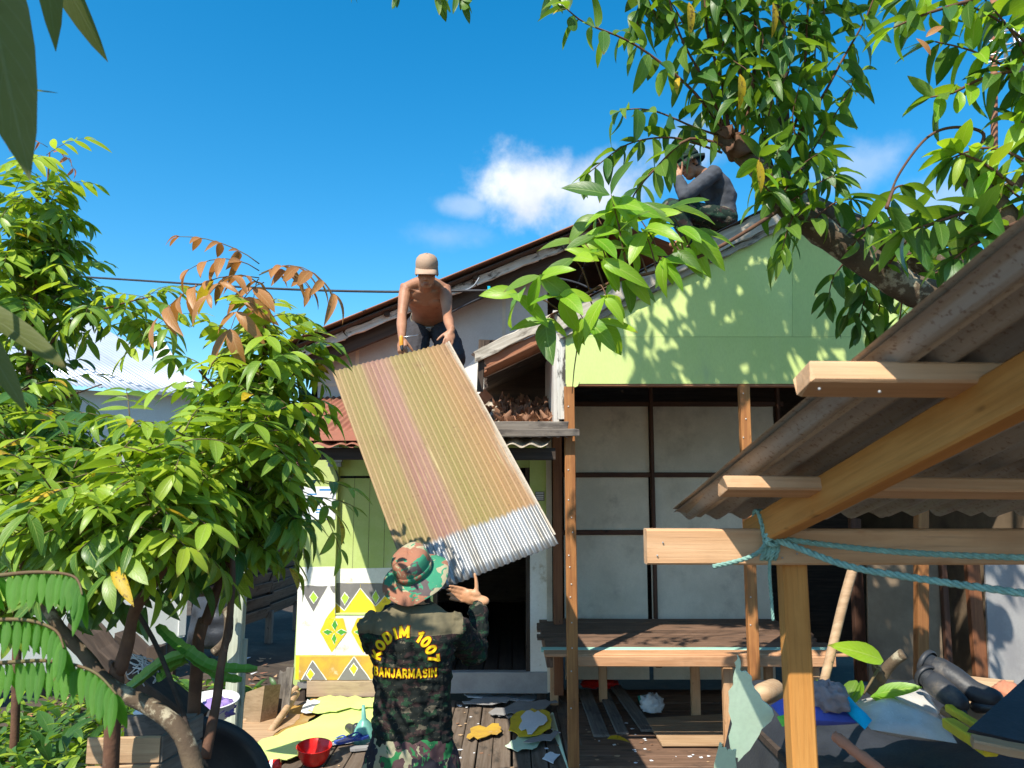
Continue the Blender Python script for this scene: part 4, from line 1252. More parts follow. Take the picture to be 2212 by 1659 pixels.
# ------------------------------------------------------------------ leaves and trees
def leaf_geo(L, wd, fold, droop, seg=7, wave=0, full=.85):
    vs, uv, fs = [], [], []
    for i in range(seg + 1):
        t = i / seg
        w = wd * .5 * (math.sin(math.pi * min(1, t ** full)) ** .72) * (1 - .12 * t)
        if i == 0: w = wd * .03
        if i == seg: w = 0.0004
        y = L * t * (1 - .12 * droop * t)
        z = -droop * L * t * t
        wv = wave * L * math.sin(t * 9)
        vs += [V((-w, y, z + fold * w + wv)), V((0, y, z)), V((w, y, z + fold * w - wv))]
        uv += [(.0, t), (.5, t), (1, t)]
    for i in range(seg):
        for j in (0, 1):
            a = i * 3 + j
            fs.append((a, a + 1, a + 4, a + 3))
    return vs, fs, uv


class Leaf:
    def __init__(s, mat, L, wd, fold=.35, droop=.3, wave=.0, full=.85):
        s.vs, s.fs, s.uv = leaf_geo(L, wd, fold, droop, 7, wave, full)
        m = MB()
        m.add(s.vs, s.fs, 0, s.uv)
        s.me = m.mesh('leaf')
        s.me.materials.append(mat)
        s.me.polygons.foreach_set('use_smooth', [True] * len(s.me.polygons))
        s.mat, s.L = mat, L


def frame(p, d, n, s):
    d = V(d).normalized()
    n = V(n)
    n = (n - d * n.dot(d))
    n = n.normalized() if n.length > 1e-4 else d.orthogonal().normalized()
    x = d.cross(n)
    return Matrix(((x.x * s, d.x * s, n.x * s, p.x), (x.y * s, d.y * s, n.y * s, p.y), (x.z * s, d.z * s, n.z * s, p.z), (0, 0, 0, 1)))


Z = V((0, 0, 1))


def rv(k=1):
    return V((rnd(-1, 1), rnd(-1, 1), rnd(-1, 1))) * k


class Plant:
    def __init__(s, name, label, cat, loc, group=None, limit=295):
        s.root = thing(name, label, cat, loc, group)
        s.L, s.tw, s.limit = [], MB(), limit

    clear = ()

    def leaf(s, p, d, n, sc, kind):
        M = frame(V(p), d, n, sc) @ Matrix.Diagonal((rnd(.78, 1.15), 1, rnd(.6, 1.5), 1))
        for (u0, v0, u1, v1, k) in s.clear:
            u, v = UV(M @ V((0, kind.L * .5, 0)))
            if u0 < u < u1 and v0 < v < v1 and random.random() < k:
                return
        s.L.append((M, kind, sc))

    def limb(s, pts, r0, r1, mat, name='branch', n=8, k=6, wob=0):
        path = smooth_path(pts, k)
        if wob:
            path = [p + V((noise.noise(p * 5), noise.noise(p * 5 + V((9, 0, 0))), noise.noise(p * 5 + V((0, 9, 0))))) * wob for p in path]
        rr = [lerp(r0, r1, i / (len(path) - 1)) * (1 + .12 * noise.noise(q * 14)) for i, q in enumerate(path)]
        m = MB()
        m.tube(path, rr, n)
        m.build(name, mat, s.root, None, True)
        return path

    def twig(s, pts, r0, r1=None, n=5, k=4):
        path = smooth_path(pts, k)
        r1 = r1 or r0 * .5
        s.tw.tube(path, [lerp(r0, r1, i / (len(path) - 1)) for i in range(len(path))], n)
        return path

    def compound(s, p, d, Lr, pairs, sc, kind, droop=.7):
        """pinnate leaf: rachis with pairs of leaflets"""
        d = V(d).normalized()
        pts = [V(p)]
        dd = d.copy()
        for i in range(6):
            dd = (dd + V((0, 0, -droop * .16)) + rv(.03)).normalized()
            pts.append(pts[-1] + dd * Lr / 6)
        s.tw.tube(pts, [.0028, .0026, .0024, .0022, .002, .0018, .0014], 5)
        for k in range(pairs):
            t = .26 + .72 * k / max(1, pairs - 1)
            i = min(5, int(t * 6))
            q = lerp(pts[i], pts[i + 1], t * 6 - i)
            T = (pts[i + 1] - pts[i]).normalized()
            S = T.cross(Z)
            S = S.normalized() if S.length > .05 else V((1, 0, 0))
            Nn = S.cross(T)
            for sd_ in (-1, 1):
                fw = .45 + .5 * (k == pairs - 1)
                dr = T * fw + S * sd_ * (1 - .35 * (k == pairs - 1)) + V((0, 0, -.22)) + rv(.16)
                s.leaf(q + rv(.004), dr, Nn + rv(.28), sc * rnd(.62, 1.1) * (1 - .2 * abs(t - .65)), kind if random.random() > .012 else lf['yel'])

    def whorl(s, p, n, Lr, pairs, sc, kind, e0=70, e1=5, droop=.7, az0=None, arc=360, lean=V((0, 0, 0))):
        a0 = rnd(0, 360) if az0 is None else az0
        for k in range(n):
            az = R(a0 + (k * 137.5 if arc == 360 else (k + .5) / n * arc - arc / 2 + rnd(-8, 8)))
            el = R(lerp(e0, e1, k / max(1, n - 1)) + rnd(-8, 8))
            dr = V((math.cos(az) * math.cos(el), math.sin(az) * math.cos(el), math.sin(el))) + lean
            kd = kind if not isinstance(kind, (list, tuple)) else random.choice(kind)
            s.compound(V(p) - Z * .02 * k, dr, Lr * rnd(.85, 1.15), max(2, pairs + random.choice((-1, 0, 0, 1))), sc, kd, droop)

    def spray(s, path, spacing, sc, kinds, droop=.6, fwd=.4, start=.15, side=1.0):
        """simple leaves set alternately along a shoot"""
        acc, nxt = 0, 0
        tot = sum((path[i + 1] - path[i]).length for i in range(len(path) - 1))
        k = 0
        nxt = tot * start
        for i in range(len(path) - 1):
            a, b = path[i], path[i + 1]
            L = (b - a).length
            while nxt <= acc + L:
                q = lerp(a, b, (nxt - acc) / max(L, 1e-6))
                T = (b - a).normalized()
                rad = T.orthogonal().normalized()
                rad = Matrix.Rotation(k * 2.4 + rnd(-.4, .4), 3, T) @ rad
                kd = random.choice(kinds)
                dr = rad * side + T * fwd + V((0, 0, -droop)) + rv(.2)
                s.leaf(q, dr, Z + rv(.5) - rad * .2, sc * rnd(.7, 1.1), kd)
                k += 1
                nxt += spacing * rnd(.7, 1.3)
            acc += L
        for _ in range(3):
            s.leaf(path[-1], (path[-1] - path[-2]).normalized() + rv(.5) - Z * droop * .5, Z + rv(.4), sc * rnd(.6, .95), random.choice(kinds))

    def done(s, twigmat):
        def size(e):
            M, kd, sc = e
            q = M.translation + (M.to_3x3() @ V((0, kd.L * .5, 0)))
            u, v = UV(q)
            if not (-40 < u < 2252 and -40 < v < 1700) or q.y < .2:
                return -1
            return sc * kd.L / q.y
        s.L.sort(key=size, reverse=True)
        for M, kd, sc in s.L[:s.limit]:
            if size((M, kd, sc)) < 0:
                break
            o = bpy.data.objects.new('leaf', kd.me)
            put(o, s.root, M)
        else:
            pass
        k = min(s.limit, sum(1 for e in s.L if size(e) >= 0))
        rest = s.L[k:]
        if rest:
            m = MB()
            mats, idx = [], {}
            for M, kd, sc in rest:
                if kd.mat.name not in idx:
                    idx[kd.mat.name] = len(mats)
                    mats.append(kd.mat)
                m.add([M @ q for q in kd.vs], kd.fs, idx[kd.mat.name], kd.uv)
            o = m.build('foliage', mats, s.root, None, True)
            tag(o, kind='stuff')
        if s.tw.v:
            tag(s.tw.build('twigs', twigmat, s.root, None, True), kind='stuff')


lf = dict(
    D2=Leaf(LM['deep'], .17, .06, .35, .3, .006, .95),  # for the inner whorls: shade put into a darker leaf colour
    A2=Leaf(LM['left'], .165, .064, .5, .55, .014, .9),
    R3=Leaf(LM['right'], .225, .08, .55, .6, .02),
    slim=Leaf(LM['olive'], .55, .105, .3, .12, .004),
    A=Leaf(LM['left'], .175, .060, .3, .18, 0, .95), B=Leaf(LM['left'], .175, .056, .25, .38, 0, .95), C=Leaf(LM['young'], .165, .058, .3, .25, 0, .95),
    cop=Leaf(LM['copper'], .155, .052, .4, .45, 0, .95), pink=Leaf(LM['pink'], .12, .035, .5, .5),
    R1=Leaf(LM['right'], .24, .092, .3, .22, .008), R2=Leaf(LM['right'], .24, .084, .25, .42, .012), D=Leaf(LM['deep'], .24, .094, .28, .28, .01),
    lit=Leaf(LM['lit'], .21, .086, .3, .28, .01), lit2=Leaf(LM['lit'], .21, .09, .25, .45, .012), yel=Leaf(LM['yellow'], .19, .06, .3, .3),
    big=Leaf(LM['olive'], .55, .19, .25, .12, .004), frond=Leaf(LM['frond'], .09, .021, .25, .1, 0, .8), taro=Leaf(LM['taro'], .2, .13, .3, .3, 0, .55),
)
AB = [lf['A'], lf['A2'], lf['B'], lf['C']]
ABC = [lf['A'], lf['B'], lf['C'], lf['C']]
RR = [lf['R1'], lf['R2'], lf['R3'], lf['D']]

# --- tree by the house with coppery young leaves
t1 = Plant('rambutan_tree', 'leafy young tree with drooping coppery new leaves left of the house', 'tree', (-1.8, 4.2, gz(-1.8, 4.2)))
Y1 = 3.4
tr = t1.limb([(W(400, 1560, Y1).x, Y1, gz(-1.8, 4.2) - .05), W(425, 1450, Y1), W(445, 1330, Y1), W(480, 1230, Y1 + .05), W(530, 1060, Y1 + .1), W(560, 900, Y1 + .1), W(572, 760, Y1 + .1), W(575, 640, Y1 + .1)], .03, .008, MT['redbark'], 'trunk', 9, 6, .02)
t1.limb([W(480, 1230, Y1 + .05), W(420, 1110, Y1 - .1), W(350, 1030, Y1 - .25), W(290, 1000, Y1 - .3)], .014, .006, MT['redbark'])
t1.limb([W(520, 1100, Y1 + .1), W(600, 1010, Y1 + .2), W(650, 980, Y1 + .3)], .011, .005, MT['redbark'])
t1.limb([W(550, 950, Y1 + .1), W(480, 860, Y1), W(430, 800, Y1 - .1)], .011, .005, MT['redbark'])
t1.limb([W(562, 850, Y1 + .1), W(620, 790, Y1 + .15), W(660, 760, Y1 + .2)], .010, .004, MT['redbark'])
t1.whorl(W(560, 585, Y1 + .1), 4, .34, 5, .92, lf['cop'], 42, 22, 1.5, 200)
t1.compound(W(560, 570, Y1 + .1), V((-.75, -.1, .7)), .4, 4, .75, lf['cop'], .9)
t1.compound(W(565, 590, Y1 + .1), V((.8, -.3, .45)), .48, 5, 1.2, lf['cop'], 1.6)
t1.compound(W(560, 600, Y1 + .1), V((-.85, -.4, .25)), .52, 6, 1.2, lf['cop'], 1.5)
t1.compound(W(570, 610, Y1 + .1), V((-.2, -.9, -.2)), .38, 4, 1.2, lf['cop'], 1.6)
for (u, v, dy, n, kd) in [(580, 670, .1, 8, ABC), (600, 715, .0, 7, ABC), (530, 735, 0, 7, ABC), (640, 745, .1, 7, AB), (450, 790, -.1, 8, ABC), (560, 800, -.1, 8, AB), (630, 830, .1, 7, AB), (490, 860, -.1, 8, ABC),
                          (580, 890, -.2, 8, AB), (630, 920, .1, 7, AB), (520, 950, -.2, 8, ABC), (430, 950, -.2, 8, ABC), (600, 990, .0, 7, AB), (370, 1010, -.3, 8, ABC), (560, 1050, 0, 7, AB), (470, 1040, -.2, 7, ABC),
                          (610, 1070, .1, 6, AB), (310, 1000, -.3, 7, ABC), (520, 1120, 0, 6, AB), (420, 1080, -.2, 7, AB), (580, 1130, .1, 5, ABC), (540, 1190, .1, 4, AB)]:
    t1.whorl(W(u, v, Y1 + dy * 1.1), n, .175, 4, .87, kd, 55, -15, .8)
for (u, v, dx, dz) in ((650, 1060, .7, -.2), (668, 1075, .6, .1), (655, 1040, .9, .2), (690, 1090, .5, -.6)):
    t1.compound(W(u, v, Y1 + .4), V((dx, -.2, dz)), .25, 3, .85, lf['A'], .6)
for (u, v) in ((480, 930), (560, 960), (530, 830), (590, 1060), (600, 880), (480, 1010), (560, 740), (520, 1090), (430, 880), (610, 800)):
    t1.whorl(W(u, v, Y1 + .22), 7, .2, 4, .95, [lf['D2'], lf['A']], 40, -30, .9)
t1.done(MT['twig'])

# --- tall tree at the far left
t2 = Plant('tall_sapling', 'tall slender sapling with pink tipped crown at the left edge', 'tree', (-3.9, 6.2, gz(-3.9, 6.2)))
Y2 = 6.2
t2.limb([(W(60, 1300, Y2).x, Y2, gz(-3.9, 6.2) - .05), W(50, 1100, Y2), W(62, 800, Y2), W(75, 650, Y2), W(100, 470, Y2), W(105, 330, Y2)], .035, .006, MT['redbark'], 'trunk', 8, 6, .02)
t2.compound(W(103, 318, Y2), V((-.6, -.3, .5)), .28, 3, 1.0, lf['pink'], 1.2)
t2.compound(W(112, 325, Y2), V((.9, -.2, .1)), .3, 3, 1.05, lf['pink'], 1.6)
for (u, v, n, kd) in [(100, 335, 5, [lf['C']]), (100, 400, 8, AB), (105, 450, 9, AB), (95, 500, 9, AB), (90, 550, 9, AB), (150, 580, 7, [lf['C'], lf['C'], lf['A']]), (30, 420, 7, AB), (20, 520, 8, AB), (40, 600, 9, ABC), (130, 640, 8, ABC),
                      (200, 640, 8, ABC), (10, 660, 7, ABC), (270, 660, 7, ABC), (60, 720, 7, AB), (320, 640, 5, ABC), (20, 790, 8, ABC), (120, 830, 7, ABC), (60, 860, 8, AB), 
                      (340, 700, 6, AB)]:
    t2.whorl(W(u, v, Y2 + rnd(-.25, .25)), max(4, n - 1), .33, 4, 1.35, kd, 45, -20, .8)
t2.limb([W(62, 800, Y2), W(150, 700, Y2), W(250, 660, Y2), W(330, 640, Y2)], .014, .005, MT['redbark'])
t2.limb([W(55, 900, Y2), W(140, 860, Y2), W(220, 830, Y2)], .012, .005, MT['redbark'])
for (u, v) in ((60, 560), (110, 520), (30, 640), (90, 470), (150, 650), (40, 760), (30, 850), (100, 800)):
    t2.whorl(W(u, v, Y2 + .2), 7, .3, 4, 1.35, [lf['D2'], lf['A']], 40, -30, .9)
t2.done(MT['twig'])

# --- spreading bush lower left
t3 = Plant('spreading_bush', 'broad bushy tree with pale lit leaves filling the lower left', 'tree', (-1.75, 2.7, gz(-1.75, 2.7)))
Y3 = 2.9
t3.limb([(W(255, 1560, Y3).x, Y3, gz(-1.75, 2.7) - .05), W(245, 1560, Y3), W(262, 1440, Y3), W(290, 1330, Y3), W(330, 1260, Y3), W(370, 1180, Y3), W(400, 1080, Y3)], .03, .012, MT['redbark'], 'trunk', 9, 6, .02)
t3.limb([W(430, 1690, Y3 - .2), W(400, 1590, Y3 - .15), W(330, 1530, Y3 - .1), W(240, 1480, Y3 - .05), W(170, 1410, Y3), W(110, 1330, Y3), W(60, 1240, Y3), W(40, 1130, Y3)], .034, .015, MT['bark'], 'trunk', 9, 6, .02)
t3.limb([W(330, 1260, Y3), W(240, 1150, Y3), W(150, 1080, Y3 - .1)], .013, .006, MT['redbark'])
t3.limb([W(60, 1240, Y3), W(110, 1150, Y3 - .1), W(180, 1060, Y3 - .15)], .011, .005, MT['redbark'])
t3.limb([W(440, 1640, Y3), W(470, 1480, Y3 + .1), W(498, 1300, Y3 + .2), W(500, 1150, Y3 + .25)], .02, .01, MT['redbark'], 'branch', 8, 6, .015)
for (u, v, dy, n, kd) in [(400, 930, -.1, 8, ABC), (330, 960, -.1, 9, ABC), (250, 990, -.1, 9, ABC), (160, 1010, 0, 9, ABC), (80, 960, .3, 8, AB), (20, 950, .2, 8, AB), (60, 1040, 0, 9, ABC), (300, 1060, -.2, 9, AB), (200, 1080, -.2, 9, AB),
                          (110, 1055, -.2, 9, AB), (20, 1075, 0, 8, ABC), (380, 1080, -.1, 9, AB), (450, 1020, .1, 8, ABC), (330, 1105, -.2, 9, AB), (240, 1125, -.2, 8, AB), (150, 1135, -.2, 8, AB), (60, 1145, -.1, 8, AB),
                          (400, 1145, 0, 6, AB), (10, 870, .4, 8, AB), (130, 920, .3, 7, AB), (280, 900, .4, 6, AB)]:
    t3.whorl(W(u, v, Y3 + dy), max(4, n - 2), .19, 4, .86, kd, 50, -20, .8)
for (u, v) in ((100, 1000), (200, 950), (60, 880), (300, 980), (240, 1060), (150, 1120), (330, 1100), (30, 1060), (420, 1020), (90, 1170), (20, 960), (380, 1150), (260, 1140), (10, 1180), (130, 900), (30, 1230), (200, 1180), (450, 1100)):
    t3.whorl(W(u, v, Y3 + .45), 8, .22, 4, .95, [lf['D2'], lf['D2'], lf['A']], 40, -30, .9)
t3.done(MT['twig'])

# --- big leaves hanging into the top left corner, close to the camera
t4 = Plant('broad_leaf_plant', 'large dark leaves hanging close into the top left corner', 'plant', (-1.2, 1.2, gz(-1.2, 1.2)))
t4.limb([(-1.5, 1.15, gz(-1.2, 1.2)), (-1.5, 1.2, 1.2), (-1.42, 1.3, 2.4), (-1.3, 1.35, 3.1), (-1.25, 1.4, 3.7)], .03, .014, MT['redbark'], 'trunk')
def hang(p, q, nrm, k='big', wmul=1):
    p, q = V(p), V(q)
    t4.leaf(p, q - p, nrm, (q - p).length / lf[k].L, lf[k])
    t4.twig([V((-1.3, 1.35, 3.0)), lerp(V((-1.3, 1.35, 3.0)), p, .6) + V((0, 0, .06)), p], .006, .004)
hang(W(-60, -190, 1.15), W(45, 350, 1.05), (.35, -1, .1), 'slim')
hang(W(60, -260, 1.2), W(137, 85, 1.2), (.7, -.7, .1), 'slim')
hang(W(80, -160, 1.25), W(214, 130, 1.3), (-.3, -.8, .3), 'slim')
hang(W(-120, 200, 1.3), W(125, 176, 1.25), (.0, -.35, 1))
hang(W(-100, 640, 1.35), W(150, 765, 1.3), (.2, -.6, .8), 'slim')
hang(W(-80, 660, 1.2), W(58, 880, 1.15), (.6, -.8, .2), 'slim')
hang(W(-100, 150, 1.2), W(8, 285, 1.2), (.4, -.8, .2))
# leaves of the same plant above, whose shadows fall across the soldier's back
B_ = W(880, 1362, 3.63)
sh_c = B_ + to_sun * 3.3
for (u, v) in ((826, 1336), (806, 1322), (868, 1298), (906, 1320), (932, 1350), (846, 1310)):
    tip = W(u, v, 3.63) + to_sun * 3.3
    d_ = (tip - sh_c) * 1.15
    t4.leaf(sh_c + d_ * .12, d_, to_sun, d_.length / .55, lf['big'])
t4.limb([V((-1.3, 1.35, 3.0)), V((-1.45, 1.8, 3.35)), sh_c + V((0, 0, .2))], .012, .006, MT['redbark'])
for (u, v, y, dist) in ((10, 60, 1.1, .75), (30, 200, 1.1, .8), (90, 20, 1.2, .7), (-30, -60, 1.1, .7), (40, 720, 1.3, .8), (0, 790, 1.2, .75), (90, 740, 1.3, .9)):
    c0 = W(u, v, y) + to_sun * dist
    t4.leaf(c0 + V((-.1, -.15, .1)), V((.45, .55, -.35)) + rv(.2), to_sun + rv(.2), rnd(.85, 1.1), lf['big'])
t4.done(MT['twig'])

# --- fronds at the lower left
t5 = Plant('feathery_fronds', 'three feathery green fronds with hanging leaflets at the lower left edge', 'plant', (-1.7, 1.7, gz(-1.7, 1.7)))
t5.limb([(-1.75, 1.7, gz(-1.7, 1.7) - .03), (-1.72, 1.7, .4), (-1.66, 1.72, 1.1), (-1.6, 1.75, 1.7)], .02, .01, MT['redbark'], 'stem')
for (pts, n, sc) in (([(-120, 1260), (0, 1243), (90, 1236), (160, 1246), (178, 1285)], 17, 1.0), ([(-120, 1350), (-20, 1340), (60, 1340), (120, 1362), (138, 1400)], 13, .95), ([(-120, 1440), (0, 1432), (110, 1428), (200, 1450), (252, 1500)], 20, 1.0)):
    path = smooth_path([W(u, v, lerp(1.75, 1.68, i / 4)) for i, (u, v) in enumerate(pts)], 10)
    t5.tw.tube(path, [lerp(.006, .002, i / (len(path) - 1)) for i in range(len(path))], 6)
    for k in range(n * 2):
        f = .08 + .91 * k / (n * 2 - 1)
        i = min(len(path) - 2, int(f * (len(path) - 1)))
        T = (path[i + 1] - path[i]).normalized()
        s = 1 if k % 2 else -1
        t5.leaf(path[i], T * .3 + V((0, s * .38, -1)) + rv(.07), V((.35 * s, -s, .3)), sc * rnd(.88, 1.05), lf['frond'])
for k in range(8):
    b0 = V((-1.72, 1.7, rnd(.5, 1.5)))
    az = rnd(-1.2, 1.0)
    path = smooth_path([b0, b0 + V((math.cos(az) * .25, math.sin(az) * .3, .1)), b0 + V((math.cos(az) * .5, math.sin(az) * .6, .0))], 8)
    t5.tw.tube(path, [lerp(.006, .002, i / (len(path) - 1)) for i in range(len(path))], 6)
    for j in range(22):
        i = min(len(path) - 2, 2 + int(j / 22 * (len(path) - 3)))
        s = 1 if j % 2 else -1
        T = (path[i + 1] - path[i]).normalized()
        t5.leaf(path[i], T * .35 + T.cross(Z) * s * .8 + V((0, 0, -.6)) + rv(.1), Z + rv(.3), rnd(.85, 1.05), lf['frond'])
t5.done(MT['twig'])

# --- right tree: leaning trunk, upright shoots
YR = 4.0
t6 = Plant('leaning_tree', 'leaning lichen barked tree with upright leafy shoots over the gable', 'tree', (3.2, 4.0, gz(3.2, 4)))
t6.clear = ((1475, 310, 1580, 460, .4),)
t6.limb([(3.3, 4.05, gz(3.2, 4) - .1), (3.2, 4.05, .8), (2.9, 4.05, 2.1), W(2090, 700, YR), W(1960, 618, YR), W(1830, 535, YR), W(1730, 465, YR), W(1690, 430, YR), W(1640, 370, YR), W(1590, 320, YR), W(1562, 285, YR)], .115, .045, MT['bark'], 'trunk', 14, 6, .02)
t6.limb([W(1690, 425, YR + .05), W(1692, 330, YR + .1), W(1686, 150, YR + .1), W(1680, -20, YR + .05), W(1670, -250, YR), W(1640, -500, YR - .05), (1.15, YR - .1, 5.9)], .042, .018, MT['bark'], 'branch', 10, 6, .015)
t6.limb([W(2120, 640, 4.6), W(1960, 545, 4.55), W(1830, 480, 4.5), W(1730, 440, 4.4), W(1700, 432, 4.2)], .085, .07, MT['bark'], 'branch', 12, 6, .02)
m_ = MB()
m_.ell(W(1592, 318, YR - .02), (.075, .07, .075), None, 24, 16)
m_.ell(W(1566, 290, YR - .03), (.045, .045, .05), None, 18, 12)
for v_ in m_.v:
    v_ += V((noise.noise(v_ * 16), noise.noise(v_ * 16 + V((5, 0, 0))), noise.noise(v_ * 16 + V((0, 5, 0))))) * .05
m_.build('burl', MT['redbark'], t6.root, None, True)
sh = [
    ([(1570, 290), (1500, 200), (1420, 130), (1350, 85), (1265, 50), (1225, 20)], .009),
    ([(1565, 280), (1530, 190), (1480, 100), (1450, 20), (1440, -60)], .009),
    ([(1575, 285), (1560, 180), (1530, 80), (1520, -20), (1500, -140)], .011),
    ([(1590, 290), (1600, 180), (1590, 60), (1600, -60), (1590, -180)], .012),
    ([(1600, 300), (1625, 200), (1632, 60), (1628, -60), (1650, -200)], .012),
    ([(1690, 330), (1730, 230), (1740, 120), (1745, 20), (1760, -80)], .010),
    ([(1700, 330), (1770, 220), (1825, 120), (1870, 40), (1900, -40)], .009),
    ([(1720, 380), (1790, 270), (1838, 190), (1845, 165)], .005),
    ([(1580, 320), (1490, 300), (1420, 360), (1370, 420), (1350, 480)], .009),
    ([(1575, 300), (1500, 275), (1430, 245), (1380, 235), (1340, 240)], .007),
    ([(1560, 330), (1470, 300), (1400, 300), (1340, 320), (1270, 375)], .007),
    ([(1690, 430), (1720, 380), (1760, 350), (1800, 380)], .006),
    ([(1690, 420), (1660, 330), (1640, 240), (1650, 150)], .008),
]
for pts, r in sh:
    yy = YR + rnd(-.25, .1)
    path = t6.twig([W(u, v, lerp(YR, yy, i / 3)) for i, (u, v) in enumerate(pts)], r, r * .35, 6)
    t6.spray(path, .036, .82, RR * 3 + ([lf['yel']] if random.random() < .5 else []), .75, .3, .12)
for (u, v, dy) in ((1650, 440, -.1), (1590, 230, -.2), (1660, 250, -.2), (1720, 300, -.15), (1640, 120, -.2), (1560, 100, -.15), (1700, 60, -.2), (1480, 60, -.1), (1760, 130, -.1), (1600, 30, -.2), (1420, 40, -.1), (1820, 30, -.1), (1690, 180, -.2), (1540, 20, -.2), (1380, 60, -.1), (1780, 30, -.15)):
    p = W(u, v, YR + dy)
    path = t6.twig([p, p + V((rnd(-.1, .1), rnd(-.1, .05), .12)), p + V((rnd(-.15, .15), rnd(-.15, .05), .26))], .005, .002)
    t6.spray(path, .03, .84, RR, .8, .2, 0)
for (u, v) in ((1682, 45), (1610, 200), (1650, 385), (1500, 45)):
    p = W(u - 12, v - 40, YR - .3)
    t6.leaf(p, W(u + 5, v + 45, YR - .3) - p, (.3, -1, .3), .9, lf['yel'])
for pts in ([(1690, 430), (1650, 400), (1640, 340)], [(1700, 440), (1760, 400), (1800, 380)], [(1720, 450), (1700, 500), (1690, 540)], [(1750, 480), (1800, 440), (1840, 430)], [(1690, 420), (1730, 360), (1770, 330)], [(1840, 530), (1880, 490), (1900, 450)], [(1920, 570), (1960, 520), (1990, 490)]):
    path = t6.twig([W(u, v, YR - .12 - .06 * i) for i, (u, v) in enumerate(pts)], .006, .002)
    t6.spray(path, .03, .8, RR + [lf['lit']], .75, .25, .0)
# hanging foliage under the trunk
for pts in ([(1880, 580), (1870, 640), (1850, 700)], [(1910, 600), (1900, 660), (1890, 720)], [(1830, 560), (1800, 600), (1790, 640)], [(1950, 620), (1945, 680), (1930, 740)], [(1930, 560), (1990, 540), (2040, 520)], [(1850, 500), (1920, 470), (1980, 460)], [(1960, 590), (2020, 590), (2080, 560)],
            [(1850, 560), (1855, 620), (1830, 680)], [(1990, 600), (1980, 650), (1960, 700)]):
    path = t6.twig([W(u, v, YR + .15 + .1 * i) for i, (u, v) in enumerate(pts)], .006, .002)
    t6.spray(path, .04, .75, [lf['D'], lf['R1']], .7, .3, .1)
# bright low branch reaching left
YL = 3.35
path = t6.twig([W(1690, 450, YR - .1), W(1560, 530, YR - .4), W(1440, 580, YL), W(1320, 610, YL), W(1240, 650, YL), W(1215, 690, YL)], .011, .004, 7, 6)
lits = [lf['lit'], lf['lit2'], lf['lit'], lf['R1']]
for (u, v, ddx, ddz, n) in ((1215, 640, -.5, .3, 6), (1170, 600, -.3, .6, 6), (1120, 640, -.8, .0, 6), (1180, 690, -.6, -.3, 6), (1260, 690, .2, -.5, 6), (1310, 640, .3, .2, 6), (1300, 560, .2, .8, 6), (1340, 500, 0, .9, 6), (1390, 500, .4, .6, 7), (1430, 560, .6, -.2, 6), (1350, 590, .5, -.4, 6), (1240, 560, -.1, .8, 5), (1290, 690, .6, -.3, 5), (1410, 470, .2, .7, 6), (1470, 540, .5, -.4, 5), (1460, 490, .5, .3, 6), (1500, 510, .6, -.2, 6), (1330, 450, -.1, .9, 6), (1370, 540, .2, .3, 7), (1290, 510, -.4, .6, 5), (1440, 450, .3, .6, 5), (1290, 465, -.3, .5, 6), (1320, 420, 0, .7, 6), (1260, 520, -.4, .4, 5), (1360, 445, .1, .4, 6)):
    p = W(u, v, YL + rnd(-.12, .12))
    near = min(path, key=lambda q: (q - p).length)
    t6.twig([near, lerp(near, p, .5) + V((0, 0, .03)), p], .0045, .002)
    for k in range(max(3, n - 2)):
        a = k * 2.4 + rnd(0, 1)
        dr = V((ddx * .5 + math.cos(a) * .8, math.sin(a) * .5 - .25, ddz * .25 + rnd(-1.1, .15)))
        t6.leaf(p + rv(.012), dr, Z * .7 + V((-.3, -.9, 0)) + rv(.35), rnd(.62, 1.05), random.choice(lits))
t6.twig([W(1240, 650, YL), W(1248, 730, YL + .1), W(1240, 800, YL + .15), W(1236, 850, YL + .2)], .004, .002)
# crown above the picture, which dapples the gable with its shade
def crown(cx, cy, cz, rx, ry, rz, n, skip=0):
    for k in range(n):
        q = rv()
        while q.length > 1:
            q = rv()
        p = V((cx + q.x * rx, cy + q.y * ry, cz + q.z * rz))
        path = t6.twig([p, p + V((rnd(-.1, .1), rnd(-.1, .1), .1)), p + V((rnd(-.2, .2), rnd(-.2, .2), .2))], .005, .002)
        t6.spray(path, .035, .95, RR, .6, .3, 0)
crown(1.25, 4.0, 5.9, 1.05, .75, .8, 44)
crown(.1, 4.05, 5.75, .6, .4, .4, 11)
crown(.45, 3.9, 5.5, .7, .5, .5, 15)
crown(2.2, 3.9, 5.4, .6, .6, .6, 16)
for (u, v) in ((790, 0), (870, 10), (940, 25), (985, 30), (1030, 5), (1190, 15)):
    p = W(u, v - 60, 3.7)
    path = t6.twig([W(u + 60, v - 200, 3.8), p, p + V((rnd(-.05, .05), 0, -.08))], .004, .002)
    t6.spray(path, .05, .55, RR, .8, .3, .5)
for pts in ([(1.15, 3.95, 5.9), (.8, 3.9, 5.4), (.2, 3.8, 5.0), (-.45, 3.75, 4.55)], [(1.15, 3.95, 5.9), (1.5, 3.9, 5.9), (2.2, 3.9, 5.6)], [(1.15, 3.95, 5.9), (1.2, 4.1, 6.3)]):
    t6.limb(pts, .016, .006, MT['bark'])
t6.done(MT['redbark'])

